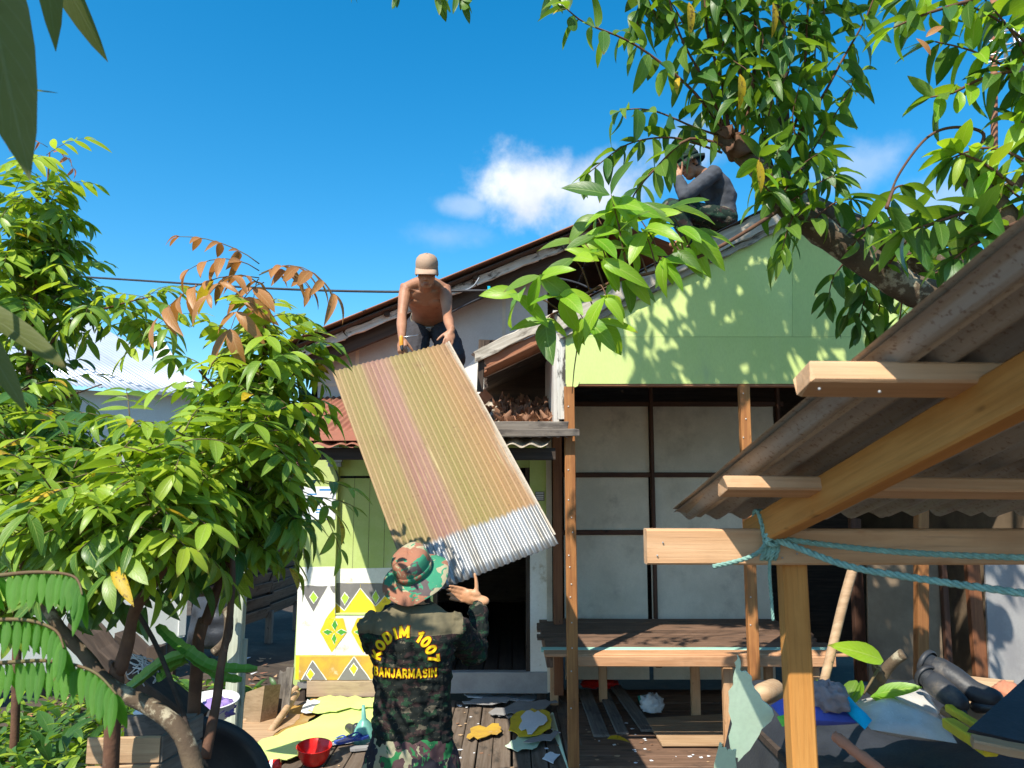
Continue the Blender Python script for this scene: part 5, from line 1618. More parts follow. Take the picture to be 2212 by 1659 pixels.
# --- second tree at the right edge
YS = 2.9
t7 = Plant('edge_tree', 'sunlit leafy tree with gnarled limb at the right edge', 'tree', (2.35, 3.0, gz(2.3, 3)))
t7.limb([(2.6, 3.2, gz(2.3, 3) - .1), (2.5, 3.1, 1.4), W(2290, 640, YS + .1), W(2190, 500, YS), W(2140, 440, YS), W(2100, 395, YS), W(2095, 350, YS)], .07, .035, MT['bark'], 'trunk', 12, 6, .02)
t7.limb([W(2140, 440, YS), W(2190, 400, YS), W(2250, 370, YS), W(2330, 300, YS)], .03, .015, MT['bark'], 'branch', 10, 6, .01)
t7.twig([W(2095, 350, YS), W(2125, 290, YS), W(2060, 275, YS), W(2000, 300, YS), W(1940, 380, YS), W(1915, 450, YS)], .0075, .004, 7, 8)
lits7 = [lf['lit'], lf['lit2'], lf['R1'], lf['R3'], lf['D']]
for pts, kinds, dn in (([(2330, 300), (2260, 220), (2180, 150), (2100, 110), (2020, 90)], lits7, .045), ([(2330, 280), (2250, 130), (2150, 40), (2050, 0), (1960, -10)], lits7, .045), ([(2250, 370), (2180, 330), (2120, 320), (2060, 340)], lits7, .04),
                       ([(2190, 400), (2120, 350), (2070, 330)], [lf['lit'], lf['C']], .03), ([(1915, 450), (1930, 410), (1950, 400)], RR, .06), ([(2330, 350), (2270, 300), (2200, 260)], lits7, .04), ([(2140, 440), (2080, 460), (2020, 480), (1960, 500)], [lf['D'], lf['R1']], .045),
                       ([(2180, 500), (2100, 530), (2060, 560)], [lf['D']], .05), ([(2260, 220), (2200, 90), (2120, -10)], lits7, .05), ([(2200, 150), (2120, 170), (2060, 200), (2010, 210)], lits7, .045), ([(2100, 0), (2000, 30), (1930, 60)], lits7, .05), ([(2300, 420), (2230, 440), (2170, 400)], lits7, .05), ([(2200, 480), (2130, 500), (2070, 470)], [lf['D'], lf['R1']], .05)):
    path = t7.twig([W(u, v, YS + .02 * i - .1) for i, (u, v) in enumerate(pts)], .008, .003, 6)
    t7.spray(path, dn * .5, .78, kinds, .5, .4, .05)
for (u, v) in ((2030, 60), (2040, 100)):
    t7.leaf(W(u - 30, v + 20, YS - .2), V((rnd(-.6, .6), -.2, .4)), (0, -1, .4), .55, lf['cop'])
t7.done(MT['redbark'])

# --- television antenna behind the right tree
an = thing('television_antenna', 'grey comb shaped television antenna on a thin pole at the right edge', 'antenna', (W(2148, 400, 4.9).x, 4.9, 1.0))
mb = MB(); mb.tube([W(2150, 700, 4.9), W(2146, -40, 4.9)], .022, 8); mb.build('mast', MT['brownboard'], an, None, True)
mb = MB(); mb.tube([W(2197, 180, 4.7), W(2190, 60, 4.6)], .01, 6); mb.build('boom', MT['steel'], an, None, True)
for k in range(8):
    mb = MB()
    mb.tube([W(2128, 62 + k * 15, 4.6), W(2300, 22 + k * 15, 4.75)], .006, 6)
    mb.build('element', MT['steel'], an, None, True)
for u in (2168, 2200):
    mb = MB(); mb.tube([W(u, 44, 4.7), W(u + 6, 150, 4.7)], .012, 6); mb.build('strut', MT['steel'], an, None, True)
mb = MB(); mb.tube([W(2195, 150, 4.68), W(2200, 185, 4.68)], .05, 10); mb.build('amplifier', MT['black'], an, None, True)

# ------------------------------------------------------------------ people
def hand(m, wr, f, t, p, curl=(.3, .3, .3, .35), thumb=None, k=1.0, tc=.15):
    """palm, four fingers and thumb; f = finger direction, t = thumb side, p = palm normal (fingers curl towards p)"""
    f = V(f).normalized()
    t = (V(t) - f * V(t).dot(f)).normalized()
    p = (V(p) - f * V(p).dot(f) - t * V(p).dot(t)).normalized()
    M = Matrix(((t.x, f.x, p.x, wr.x), (t.y, f.y, p.y, wr.y), (t.z, f.z, p.z, wr.z), (0, 0, 0, 1)))
    m.ell((0, .048 * k, 0), (.041 * k, .056 * k, .0165 * k), M, 14, 10)
    m.ell((.022 * k, .028 * k, .008 * k), (.02 * k, .034 * k, .016 * k), M, 12, 8)
    m.caps([M @ V((0, -.03, 0)), M @ V((0, .03 * k, 0))], [.025 * k, .027 * k], 12, .75)
    for j, (o, ln) in enumerate(((.031, .94), (.0105, 1.05), (-.0105, .98), (-.031, .78))):
        q = V((o * k, .088 * k, 0))
        pts = [V((o * .8 * k, .06 * k, 0)), q]
        a = 0
        for s_, c_ in ((.043, 1.0), (.027, 1.1), (.021, .8)):
            a += curl[j] * c_
            q = q + V((o * .10, math.cos(a), math.sin(a))) * s_ * ln * k
            pts.append(q)
        m.caps([M @ x for x in pts], [.0095 * k, .0092 * k, .0085 * k, .0078 * k, .0066 * k], 10)
    th = thumb or V((.62, .75, .15))
    q = V((.026 * k, .02 * k, .006 * k))
    pts = [q]
    d_ = V(th).normalized()
    for s_ in (.038, .034, .026):
        q = q + d_ * s_ * k
        pts.append(q)
        d_ = (d_ + V((-.08, .12, tc))).normalized()
    m.caps([M @ x for x in pts], [.0135 * k, .0115 * k, .0098 * k, .0078 * k], 10)


def headmesh(m, M):
    """head in a frame with +Y forward, +Z up, X to the person's right"""
    m.ell((0, -.012, .03), (.076, .094, .09), M, 20, 14)
    m.ell((0, .02, -.03), (.064, .075, .075), M, 18, 12)
    m.ell((0, .045, -.085), (.042, .042, .034), M, 14, 10)
    m.ell((0, .058, .02), (.062, .034, .03), M, 14, 10)
    m.caps([M @ V((0, .088, .012)), M @ V((0, .108, -.028))], [.0085, .0125], 10)
    m.ell((.012, .098, -.034), (.010, .012, .009), M, 10, 8)
    m.ell((-.012, .098, -.034), (.010, .012, .009), M, 10, 8)
    for s in (-1, 1):
        m.ell((s * .043, .055, -.022), (.024, .026, .02), M, 12, 8)
        m.ell((s * .079, -.008, -.005), (.009, .02, .032), M, 12, 8)
        m.caps([M @ V((s * .018, .088, .026)), M @ V((s * .05, .074, .028))], [.007, .006], 8)
    m.caps([M @ V((-.02, .088, -.062)), M @ V((0, .094, -.059)), M @ V((.02, .088, -.062))], [.004, .006, .004], 8)
    m.caps([M @ V((-.018, .086, -.072)), M @ V((0, .092, -.073)), M @ V((.018, .086, -.072))], [.004, .0065, .004], 8)


def frameM(c, f, up):
    f = V(f).normalized()
    x = f.cross(V(up)).normalized()
    z = x.cross(f)
    return Matrix(((x.x, f.x, z.x, c[0]), (x.y, f.y, z.y, c[1]), (x.z, f.z, z.z, c[2]), (0, 0, 0, 1)))


def face(root, M, body):
    for s in (-1, 1):
        e = MB(); e.ell((s * .030, .0745, .004), (.0125, .010, .0085), M, 10, 8); e.build('eye', MT['eyew'], body, None, True)
        e = MB(); e.ell((s * .030, .083, .003), (.0058, .0035, .0058), M, 10, 6); e.build('pupil', MT['eyed'], body, None, True)
        e = MB(); e.caps([M @ V((s * .016, .0955, .030)), M @ V((s * .034, .091, .034)), M @ V((s * .052, .078, .029))], [.0035, .004, .0025], 8); e.build('eyebrow', MT['hair'], body, None, True)
    e = MB()
    e.caps([M @ V((-.019, .0905, -.0625)), M @ V((0, .0985, -.060)), M @ V((.019, .0905, -.0625))], [.0028, .0042, .0028], 8)
    e.caps([M @ V((-.017, .0885, -.0715)), M @ V((0, .0965, -.0735)), M @ V((.017, .0885, -.0715))], [.0028, .0048, .0028], 8)
    e.build('lips', MT['lip'], body, None, True)


def ringv(c, r_, f_, rx, ry, n=28, pw=2.3):
    out = []
    for j in range(n):
        a = 2 * math.pi * j / n
        ca, sa = math.cos(a), math.sin(a)
        out.append(c + r_ * (math.copysign(abs(ca) ** (2 / pw), ca) * rx) + f_ * (math.copysign(abs(sa) ** (2 / pw), sa) * ry))
    return out


def torso(m, secs, r_, f_, inf=0, n=28):
    m.loft([ringv(V(c), V(r_), V(f_), rx + inf, ry + inf, n) for c, rx, ry in secs])


# ---- soldier seen from behind
SX, SY = -.465, 3.75
so = thing('person', 'person in camouflage bucket hat and dark jungle shirt seen from behind holding up the sheet', 'person', (SX, SY, 0))
X_, Y_ = V((1, 0, 0)), V((0, 1, 0))
secs = [((SX, SY + .01, .80), .178, .12), ((SX, SY + .01, .92), .172, .115), ((SX, SY + .005, 1.03), .165, .108), ((SX, SY - .005, 1.15), .176, .113), ((SX, SY - .012, 1.27), .192, .12),
        ((SX, SY - .005, 1.345), .19, .112), ((SX, SY + .01, 1.40), .15, .092), ((SX, SY + .03, 1.45), .08, .065)]
RS, RE, RW = V((SX + .185, SY, 1.335)), V((SX + .275, SY + .235, 1.17)), W(1035, 1303, 4.1)
LS, LE, LW = V((SX - .185, SY, 1.335)), V((SX - .215, SY + .25, 1.2)), V((-.62, 4.17, 1.37))
HM = frameM(V((SX + .006, SY + .06, 1.555)), V((.10, .84, .53)), V((-.24, -.55, 1)))
b = MB()
torso(b, secs, X_, Y_, -.012)
b.caps([(SX, SY + .02, 1.38), (SX, SY + .03, 1.47), (SX, SY + .05, 1.56)], [.07, .058, .056])
headmesh(b, HM)
for S, E, Wr in ((RS, RE, RW), (LS, LE, LW)):
    b.caps([S, lerp(S, E, .5), E], [.052, .044, .037])
    b.caps([E, lerp(E, Wr, .4), Wr], [.036, .04, .027])
hand(b, RW + V((0, .0, .02)), V((-.93, .12, .22)), V((.12, .05, 1)), V((-.1, -1, -.05)), (.28, .3, .32, .36), V((.97, .22, .0)), 1.0, .0)
hand(b, LW, V((.5, .2, .8)), V((.8, -.2, -.5)), V((.2, .9, -.1)), (.25, .25, .25, .25))
for s in (-1, 1):
    hx = SX + s * .095
    b.caps([(hx, SY + .01, .85), (hx + s * .02, SY + .02, .48), (hx + s * .03, SY, .1)], [.085, .055, .04])
bm_ = remesh(b, .0055, 3)
body = mesh_obj('body', bm_, MT['skinpale'], so, (SX, SY, 0))
face(so, HM, body)
hr = MB()
hr.ell((0, -.022, .012), (.0805, .092, .08), HM, 20, 12)
hr.build('hair', MT['hair'], so, None, True)
# shirt
s_ = MB()
torso(s_, [(c, rx, ry) for c, rx, ry in secs[:7]] + [((SX, SY + .03, 1.44), .088, .07)], X_, Y_, .006)
s_.caps([RS - V((.05, 0, .0)), RS, lerp(RS, RE, .5), RE], [.07, .074, .068, .062])
s_.caps([RE, lerp(RE, RW, .45), lerp(RE, RW, .86)], [.060, .054, .043])
s_.caps([LS + V((.05, 0, 0)), LS, lerp(LS, LE, .5), LE], [.07, .074, .068, .06])
s_.caps([LE, lerp(LE, LW, .45), lerp(LE, LW, .86)], [.058, .052, .042])
s_.loft([ringv(V((SX, SY + .032, 1.42)), X_, Y_, .082, .072), ringv(V((SX, SY + .045, 1.475)), X_, V((0, .95, .3)), .07, .066)])
sm_ = remesh(s_, .006, 6)


def fold(co):
    k = 1.0
    if co.z > 1.3 and abs(co.x - SX) < .2: k = .18
    if co.x - SX > .19 or co.x - SX < -.19: k = 1.5
    if co.z < 1.05: k *= 1.35
    return k


ruffle(sm_, .009, 9, (1, 1, 2.2), 3, fold)
ruffle(sm_, .005, 20, (1.6, 1, .8), 8, fold)
for v_ in sm_.vertices:                      # quilting seams of the padded yoke
    if v_.co.y < SY + .03 and 1.3 < v_.co.z < 1.43 and abs(v_.co.x - SX) < .24:
        dxs = min(abs(((v_.co.x - SX + .05) % .1) - .05), 1)
        g = math.exp(-(dxs / .006) ** 2) * .003 + math.exp(-((v_.co.z - 1.372) / .005) ** 2) * .002
        v_.co.y += g
    if abs(v_.co.z - 1.318) < .006 and v_.co.y < SY and abs(v_.co.x - SX) < .21:
        v_.co.y += .002
shirt = mesh_obj('shirt', sm_, [MT['shirtcamo'], MT['khaki']], so, (SX, SY, .8))
mi = []
off_ = V((SX, SY, .8))
for pl in sm_.polygons:
    c = pl.center + off_
    arm = (c.x - SX > .235)
    mi.append(1 if (c.z > 1.318 - .05 * max(0, abs(c.x - SX) - .15) and not arm and c.y < SY + .1 and c.z < 1.44) else 0)
sm_.polygons.foreach_set('material_index', mi)
# lettering printed on the back
bv = BVHTree.FromPolygons([v_.co + off_ for v_ in sm_.vertices], [tuple(p_.vertices) for p_ in sm_.polygons])


def arc_(cx, cy, rx, ry, a0, a1, n=14):
    return [(cx + rx * math.cos(R(a0 + (a1 - a0) * i / n)), cy + ry * math.sin(R(a0 + (a1 - a0) * i / n))) for i in range(n + 1)]


GL = {  # bold capitals as strokes in a unit-high box: (width, strokes)
    'K': (.66, [[(0, 0), (0, 1)], [(.1, .44), (.62, 1)], [(.22, .6), (.68, 0)]]),
    'O': (.7, [arc_(.35, .5, .35, .5, 0, 360, 26)]), '0': (.6, [arc_(.3, .5, .28, .5, 0, 360, 26)]),
    'D': (.66, [[(0, 0), (0, 1)], [(0, 1), (.25, 1)] + arc_(.25, .5, .4, .5, 90, -90) + [(0, 0)]]),
    'I': (.0, [[(0, 0), (0, 1)]]), 'M': (.86, [[(0, 0), (.0, 1)], [(.0, 1), (.43, .18)], [(.43, .18), (.86, 1)], [(.86, 1), (.86, 0)]]),
    '1': (.3, [[(.26, 0), (.26, 1)], [(.26, .96), (-.02, .72)]]), '7': (.6, [[(0, 1), (.6, 1)], [(.58, 1), (.34, .5), (.22, 0)]]),
    'B': (.6, [[(0, 0), (0, 1)], [(0, 1), (.3, 1)] + arc_(.3, .76, .26, .24, 90, -90) + [(0, .52)], [(0, .52), (.3, .52)] + arc_(.32, .26, .3, .26, 90, -90) + [(0, 0)]]),
    'A': (.8, [[(0, 0), (.4, 1)], [(.4, 1), (.8, 0)], [(.2, .3), (.6, .3)]]), 'N': (.7, [[(0, 0), (0, 1)], [(.0, 1), (.7, 0)], [(.7, 0), (.7, 1)]]),
    'J': (.45, [[(.45, 1), (.45, .28)] + arc_(.22, .26, .23, .26, 0, -180, 10)]),
    'R': (.62, [[(0, 0), (0, 1)], [(0, 1), (.3, 1)] + arc_(.3, .74, .28, .26, 90, -90) + [(0, .48)], [(.28, .46), (.64, 0)]]),
    'S': (.58, [arc_(.29, .74, .27, .26, 30, 270, 14)[:-1] + arc_(.29, .26, .29, .25, 90, -150, 14)]),
}


def lettering(name, fat, lift, mat, parent, which):
    bmx = bmesh.new()
    cx, cz, rad = W(899, 0, 3.63).x, W(899, 1430, 3.63).z, .113
    jobs = []
    for ch, ang in zip('KODIM1007', (168, 147, 126, 109, 91, 59, 43, 25, 7)):
        a = R(ang)
        jobs.append((ch, cx + math.cos(a) * rad, cz + math.sin(a) * rad, a - math.pi / 2, .041))
    tot = sum(GL[ch][0] + .46 for ch in 'BANJARMASIN') - .46
    hh = .034
    kx_ = .284 / (tot * hh)
    x = -tot / 2
    for ch in 'BANJARMASIN':
        jobs.append((ch, cx + (x + GL[ch][0] / 2) * hh * kx_, W(899, 1462, 3.63).z, 0, hh))
        x += GL[ch][0] + .46
    jobs = jobs[:9] if which == 0 else jobs[9:]
    kk = 0
    for ch, px, pz, rot, size in jobs:
        w_, strokes = GL[ch]
        for st in strokes:
            kk += 1
            P = [V((x - w_ / 2, y, 0)) for x, y in st]
            hw = (.15 if which == 0 else .128) + fat / size
            closed = (P[0] - P[-1]).length < 1e-4
            vs = []
            for i in range(len(P)):
                t = (P[min(i + 1, len(P) - 1)] - P[max(i - 1, 0)])
                if closed and i in (0, len(P) - 1): t = P[1] - P[-2]
                t.normalize()
                ext = t * (-.1 - fat / size if i == 0 else (.1 + fat / size if i == len(P) - 1 else 0)) * (0 if closed else 1)
                nn = V((-t.y, t.x, 0))
                for s in (1, -1):
                    q = (P[i] + ext + nn * hw * s) * size
                    if which: q.x *= kx_ * 1.02
                    c_, s2 = math.cos(rot), math.sin(rot)
                    vs.append(bmx.verts.new((px + q.x * c_ - q.y * s2, (kk % 4) * .0004, pz + q.x * s2 + q.y * c_)))
            for i in range(len(P) - 1):
                bmx.faces.new((vs[2 * i], vs[2 * i + 1], vs[2 * i + 3], vs[2 * i + 2]))
    bmesh.ops.triangulate(bmx, faces=bmx.faces[:])
    for _ in range(4):
        es = [e for e in bmx.edges if e.calc_length() > .008]
        if not es: break
        bmesh.ops.subdivide_edges(bmx, edges=es, cuts=1)
        bmesh.ops.triangulate(bmx, faces=bmx.faces[:])
    for v_ in bmx.verts:
        hit = bv.ray_cast(V((v_.co.x, 2.5, v_.co.z)), V((0, 1, 0)))
        v_.co.y = (hit[0].y if hit[0] else SY - .11) - lift - v_.co.y
    me = bpy.data.meshes.new(name)
    bmx.to_mesh(me)
    bmx.free()
    return mesh_obj(name, me, mat, parent, (SX, SY - .1, 1.1))


for w_ in (0, 1):
    lettering('lettering_edge', .0024, .0022, MT['txtr'], shirt, w_)
    lettering('lettering', .0, .0042, MT['txty'], shirt, w_)
# trousers and boots
p_ = MB()
p_.loft([ringv(V((SX, SY + .01, z)), X_, Y_, rx, ry) for z, rx, ry in ((.86, .178, .125), (.8, .198, .14), (.72, .212, .15), (.66, .2, .14))])
for s in (-1, 1):
    hx = SX + s * .098
    p_.caps([(hx, SY + .01, .74), (hx + s * .03, SY + .015, .6), (hx + s * .035, SY + .02, .45), (hx + s * .035, SY, .2)], [.118, .118, .098, .075])
pm_ = remesh(p_, .008, 4)
ruffle(pm_, .008, 9, (1, 1, 1.6), 5)
ruffle(pm_, .004, 22, (1, 1, 1), 2)
mesh_obj('trousers', pm_, MT['pantcamo'], so, (SX, SY, 0))
for s in (-1, 1):
    bt = MB()
    hx = SX + s * .13
    bt.caps([(hx, SY, .26), (hx, SY, .07)], [.058, .055])
    bt.caps([(hx, SY - .03, .045), (hx, SY + .17, .04)], [.048, .045], 12, .9)
    mesh_obj('boot', remesh(bt, .008, 3), MT['black'], so, (hx, SY, 0))


# bucket hat in the head frame
def boonie(root, M, mat, rb=.165, name='hat', kx=1.0):
    ht = MB()
    n = 40
    prof = [(.094, -.012), (.0985, .01), (.0975, .04), (.093, .07), (.084, .088), (.055, .098), (.02, .101), (.001, .1015)]
    rings = []
    for r_, z_ in prof:
        rings.append([M @ V((r_ * .93 * kx * math.cos(a), r_ * 1.12 * math.sin(a) - .012, z_ + .062 + .004 * math.sin(3 * a + r_ * 40) * (z_ > .03))) for a in [2 * math.pi * j / n for j in range(n)]])
    ht.loft(rings, 0, False)
    o = ht.build(name, mat, root, None, True)
    br = MB()
    rings = []
    for r_, z_ in ((.092, .0), (.105, -.004), (.125, -.016), (.145, -.029), (rb, -.044), (rb + .001, -.047), (rb - .004, -.047), (.145, -.033), (.12, -.0185), (.092, -.004)):
        wv = (r_ - .09) / .08
        rings.append([M @ V((r_ * .95 * kx * math.cos(a), r_ * 1.08 * math.sin(a) - .012, z_ + .056 + wv * (.010 * math.sin(2 * a + .8) + .006 * math.sin(5 * a)))) for a in [2 * math.pi * j / n for j in range(n)]])
    br.loft(rings, 0, False)
    br.build('brim', mat, o, None, True)
    bd = MB()
    rings = [[M @ V((r_ * .93 * kx * math.cos(a), r_ * 1.12 * math.sin(a) - .012, z_ + .062)) for a in [2 * math.pi * j / n for j in range(n)]] for r_, z_ in ((.0985, .002), (.1025, .006), (.1025, .024), (.099, .027))]
    bd.loft(rings, 0, False)
    bd.build('band', mat, o, None, True)
    return o


boonie(so, HM, MT['hatcamo'], .172)

# ---- bare chested man on the awning
rm = thing('person', 'bare chested person in khaki cap stooping on the awning to lower the sheet', 'person', (-.7, 6.6, za(6.6)))
pel, blt, mid, shc, nck = W(927, 702, 6.42), W(927, 684, 6.32), W(923, 655, 6.1), W(920, 625, 5.93), W(921, 612, 5.84)
sp = (shc - pel).normalized()
fw = V((0, -sp.z, sp.y)).normalized()
if fw.y > 0: fw = -fw
secs = [(pel, .15, .10), (blt, .142, .092), (lerp(blt, mid, .5), .135, .086), (mid, .152, .098), (lerp(mid, shc, .6), .172, .105), (shc, .165, .088), (lerp(shc, nck, .55), .10, .065)]
A = dict(
    L=(W(876, 624, 5.92), W(868, 684, 5.78), W(868, 734, 5.58)),
    R=(W(962, 627, 5.92), W(967, 684, 5.74), W(975, 716, 5.56)))
HR = frameM(W(922, 588, 5.68), V((.05, -.88, -.46)), V((.03, -.42, .9)))
b = MB()
torso(b, secs, X_, fw)
b.caps([lerp(shc, nck, .2), nck, HR @ V((0, -.03, -.03))], [.075, .06, .056])
headmesh(b, HR)
for s in (-1, 1):
    b.ell((0, 0, 0), (.066, .024, .055), Matrix.Translation(lerp(mid, shc, .62) + X_ * s * .07 + fw * .084) @ fw.to_track_quat('Y', 'Z').to_matrix().to_4x4(), 14, 10)
    c0 = lerp(shc, nck, .45) + fw * .055
    b.caps([c0 + X_ * s * .02, c0 + X_ * s * .13 - fw * .02 + Z * .012], [.011, .010], 8)
for key, (S, E, Wr) in A.items():
    b.caps([lerp(nck, shc, .2) + Z * .03, lerp(nck, S, .55) + Z * .02, S], [.055, .046, .048])
    b.caps([lerp(S, shc, .4), S, lerp(S, E, .3), lerp(S, E, .65), E], [.05, .056, .05, .042, .036])
    b.caps([E, lerp(E, Wr, .3), lerp(E, Wr, .7), Wr], [.036, .041, .033, .025])
hand(b, A['L'][2], V((.1, -.35, -.9)), V((.9, -.3, 0)), V((.2, .8, -.4)), (.7, .75, .8, .8), V((.5, .75, .5)))
hand(b, A['R'][2], V((-.18, -.45, -.85)), V((-.85, -.2, .3)), V((0, .85, -.5)), (.28, .3, .35, .4), V((.65, .8, .1)))
KL, KR = W(892, 790, 6.12), W(984, 778, 6.12)
FL, FR = V((-.86, 6.62, za(6.62) + .05)), V((-.45, 6.6, za(6.6) + .05))
for s, K, F in ((-1, KL, FL), (1, KR, FR)):
    hp = pel + X_ * s * .085
    b.caps([hp, lerp(hp, K, .5), K], [.08, .07, .055])
    b.caps([K, lerp(K, F, .35), F], [.052, .055, .036])
    b.caps([F + V((0, .06, -.02)), F + V((0, -.15, -.06))], [.035, .03], 12, .8)
body = mesh_obj('body', remesh(b, .0055, 3), MT['skin'], rm, (-.7, 6.6, za(6.6)))
face(rm, HR, body)
hr = MB()
hr.ell((0, -.03, .012), (.0795, .085, .075), HR, 20, 12)
hr.build('hair', MT['hair'], rm, None, True)
q_ = MB()
torso(q_, [(lerp(pel, blt, -.3), .158, .11), (pel, .16, .11), (lerp(pel, blt, .85), .152, .10)], X_, fw)
for s, K in ((-1, KL), (1, KR)):
    hp = pel + X_ * s * .088
    q_.caps([hp, lerp(hp, K, .5), lerp(hp, K, .95)], [.105, .108, .09])
qm = remesh(q_, .007, 4)
ruffle(qm, .007, 12, (1, 1, 1.5), 4)
ruffle(qm, .003, 26, (1, 1, 1), 1)
tro = mesh_obj('trousers', qm, MT['pants'], rm, pel)
for s, K in ((-1, KL), (1, KR)):
    pc = lerp(pel + X_ * s * .088, K, .62) + X_ * s * .088
    pk = MB()
    pk.ell((0, 0, 0), (.02, .06, .07), Matrix.Translation(pc), 12, 8)
    pk.build('pocket', MT['pants'], tro, None, True)
bl = MB()
ax = (blt - pel).normalized()
for r0, r1 in ((0, .036),):
    o_ = lerp(pel, blt, .72)
    bl.loft([ringv(o_ + ax * r0, X_, fw, .156, .105), ringv(o_ + ax * r0, X_, fw, .160, .109), ringv(o_ + ax * r1, X_, fw, .156, .105), ringv(o_ + ax * r1, X_, fw, .150, .1)], 0, False)
be = bl.build('belt', MT['belt'], rm, None, True)
bc = MB()
oc = lerp(pel, blt, .72) + ax * .018 + fw * .112
bc.prism([oc + X_ * -.022 - ax * .022, oc + X_ * .022 - ax * .022, oc + X_ * .022 + ax * .022, oc - X_ * .022 + ax * .022], fw * .007)
bc.build('buckle', MT['meter'], be)
# cap
cp = MB()
n = 32
rings = []
for r_, z_ in ((.086, -.012), (.0885, .01), (.087, .035), (.078, .062), (.058, .083), (.03, .093), (.001, .0955)):
    rings.append([HR @ V((r_ * .97 * math.cos(a), r_ * 1.12 * math.sin(a) - .008, z_ + .045 + .0012 * math.cos(6 * a))) for a in [2 * math.pi * j / n for j in range(n)]])
cp.loft(rings, 0, False)
capo = cp.build('cap', MT['cap'], rm, None, True)
pkk = MB()
vs_, fs_ = [], []
nu = 15
for i in range(5):
    t = i / 4
    for j in range(nu):
        a = R(lerp(14, 166, j / (nu - 1)))
        x, y = .088 * math.cos(a), .098 * math.sin(a) - .008
        ex = t * .082 * (math.sin(math.pi * j / (nu - 1)) ** .55)
        vs_.append(HR @ V((x * (1 + .06 * t), y + ex, .04 - .016 * t - .036 * t * (2 * j / (nu - 1) - 1) ** 2)))
k0 = len(vs_)
vs_ = vs_ + [p - (HR.to_3x3() @ V((0, 0, .004))) for p in vs_]
for i in range(4):
    for j in range(nu - 1):
        a = i * nu + j
        fs_.append((a, a + 1, a + nu + 1, a + nu))
        fs_.append((a + k0, a + nu + k0, a + nu + 1 + k0, a + 1 + k0))
for j in range(nu - 1):
    a = 4 * nu + j
    fs_.append((a, a + 1, a + 1 + k0, a + k0))
pkk.add(vs_, fs_)
pkk.build('peak', MT['cap'], capo, None, True)
bt = MB(); bt.ell((0, -.008, .141), (.008, .008, .005), HR, 10, 6); bt.build('button', MT['cap'], capo, None, True)
# screwdriver in his right hand
dv = thing('screwdriver', 'screwdriver with orange and black handle in the stooping man\'s hand', 'tool', W(869, 750, 5.49))
hq = W(867, 738, 5.50)
m = MB(); m.caps([hq + V((0, -.01, .03)), hq + V((.004, -.015, -.03))], [.014, .016], 12); m.build('handle', MT['orange'], dv, None, True)
m = MB(); m.caps([hq + V((.005, -.016, -.032)), hq + V((.01, -.02, -.062))], [.0145, .012], 12); m.build('grip', MT['black'], dv, None, True)
m = MB(); m.tube([hq + V((0, -.008, .03)), hq + V((.12, .03, .055))], .003, 8); m.build('shaft', MT['steel'], dv, None, True)

# ---- man crouching on the gable roof
tm = thing('person', 'person in grey shirt and dark camouflage hat crouching on the roof behind branches', 'person', W(1550, 480, 6.35))
YT = 6.35
pel, mid, shc, nck = W(1560, 462, YT), W(1560, 415, YT), W(1532, 368, YT - .02), W(1512, 355, YT - .04)
sp = (shc - pel).normalized()
fw = V((sp.z, 0, -sp.x)) * -1
rt_ = V((0, 1, 0))
HT = frameM(W(1489, 340, YT - .05), V((-.8, -.35, -.42)), V((-.3, 0, 1)))
b = MB()
secs = [(pel, .15, .11), (lerp(pel, mid, .6), .14, .10), (mid, .155, .11), (lerp(mid, shc, .6), .175, .11), (shc, .165, .085), (lerp(shc, nck, .6), .09, .065)]
torso(b, secs, rt_, fw, -.01)
b.caps([shc, nck, HT @ V((0, -.02, -.04))], [.07, .058, .055])
headmesh(b, HT)
AS = [(shc + V((.0, -.17, -.02)), W(1478, 405, YT - .3), W(1466, 366, YT - .26)), (shc + V((0, .16, -.02)), W(1480, 412, YT + .2), W(1462, 372, YT + .05))]
for S, E, Wr in AS:
    b.caps([S, lerp(S, E, .5), E], [.05, .043, .036])
    b.caps([E, lerp(E, Wr, .4), Wr], [.036, .037, .026])
    hand(b, Wr, (Wr - E) + V((-.02, 0, 0)), V((.6, -.3, .3)), V((-.3, 0, .8)), (.6, .6, .6, .6))
LG = [(pel + V((0, -.09, 0)), W(1456, 432, YT - .2), W(1500, 512, YT - .16)), (pel + V((0, .09, 0)), W(1448, 430, YT + .12), W(1490, 500, YT + .12))]
for H, K, F in LG:
    b.caps([H, lerp(H, K, .5), K], [.08, .07, .055])
    b.caps([K, lerp(K, F, .4), F], [.052, .053, .038])
    b.caps([F, F + V((-.16, -.02, -.05))], [.035, .03], 12, .8)
body = mesh_obj('body', remesh(b, .0065, 3), MT['skin'], tm, pel)
face(tm, HT, body)
hr = MB(); hr.ell((0, -.025, .01), (.0795, .088, .078), HT, 18, 10); hr.build('hair', MT['hair'], tm, None, True)
g = MB()
torso(g, secs[:5] + [(lerp(shc, nck, .5), .085, .07)], rt_, fw, .008)
for S, E, Wr in AS:
    g.caps([lerp(S, shc, .4), S, lerp(S, E, .5), E], [.066, .07, .062, .054])
    g.caps([E, lerp(E, Wr, .45), lerp(E, Wr, .9)], [.053, .05, .04])
gm = remesh(g, .007, 4)
ruffle(gm, .006, 8, (1, 1, 1.5), 6)
mesh_obj('shirt', gm, MT['greyshirt'], tm, pel)
q_ = MB()
torso(q_, [(lerp(pel, mid, -.25), .15, .115), (pel, .162, .125), (lerp(pel, mid, .3), .15, .11)], rt_, fw)
for H, K, F in LG:
    q_.caps([H, lerp(H, K, .5), K], [.10, .09, .078])
    q_.caps([K, lerp(K, F, .8)], [.076, .062])
qm = remesh(q_, .008, 4)
ruffle(qm, .007, 11, (1, 1, 1), 9)
mesh_obj('trousers', qm, MT['darkcamo'], tm, pel)
boonie(tm, HT, MT['darkcamo'], .138)
tm.location.z -= .075

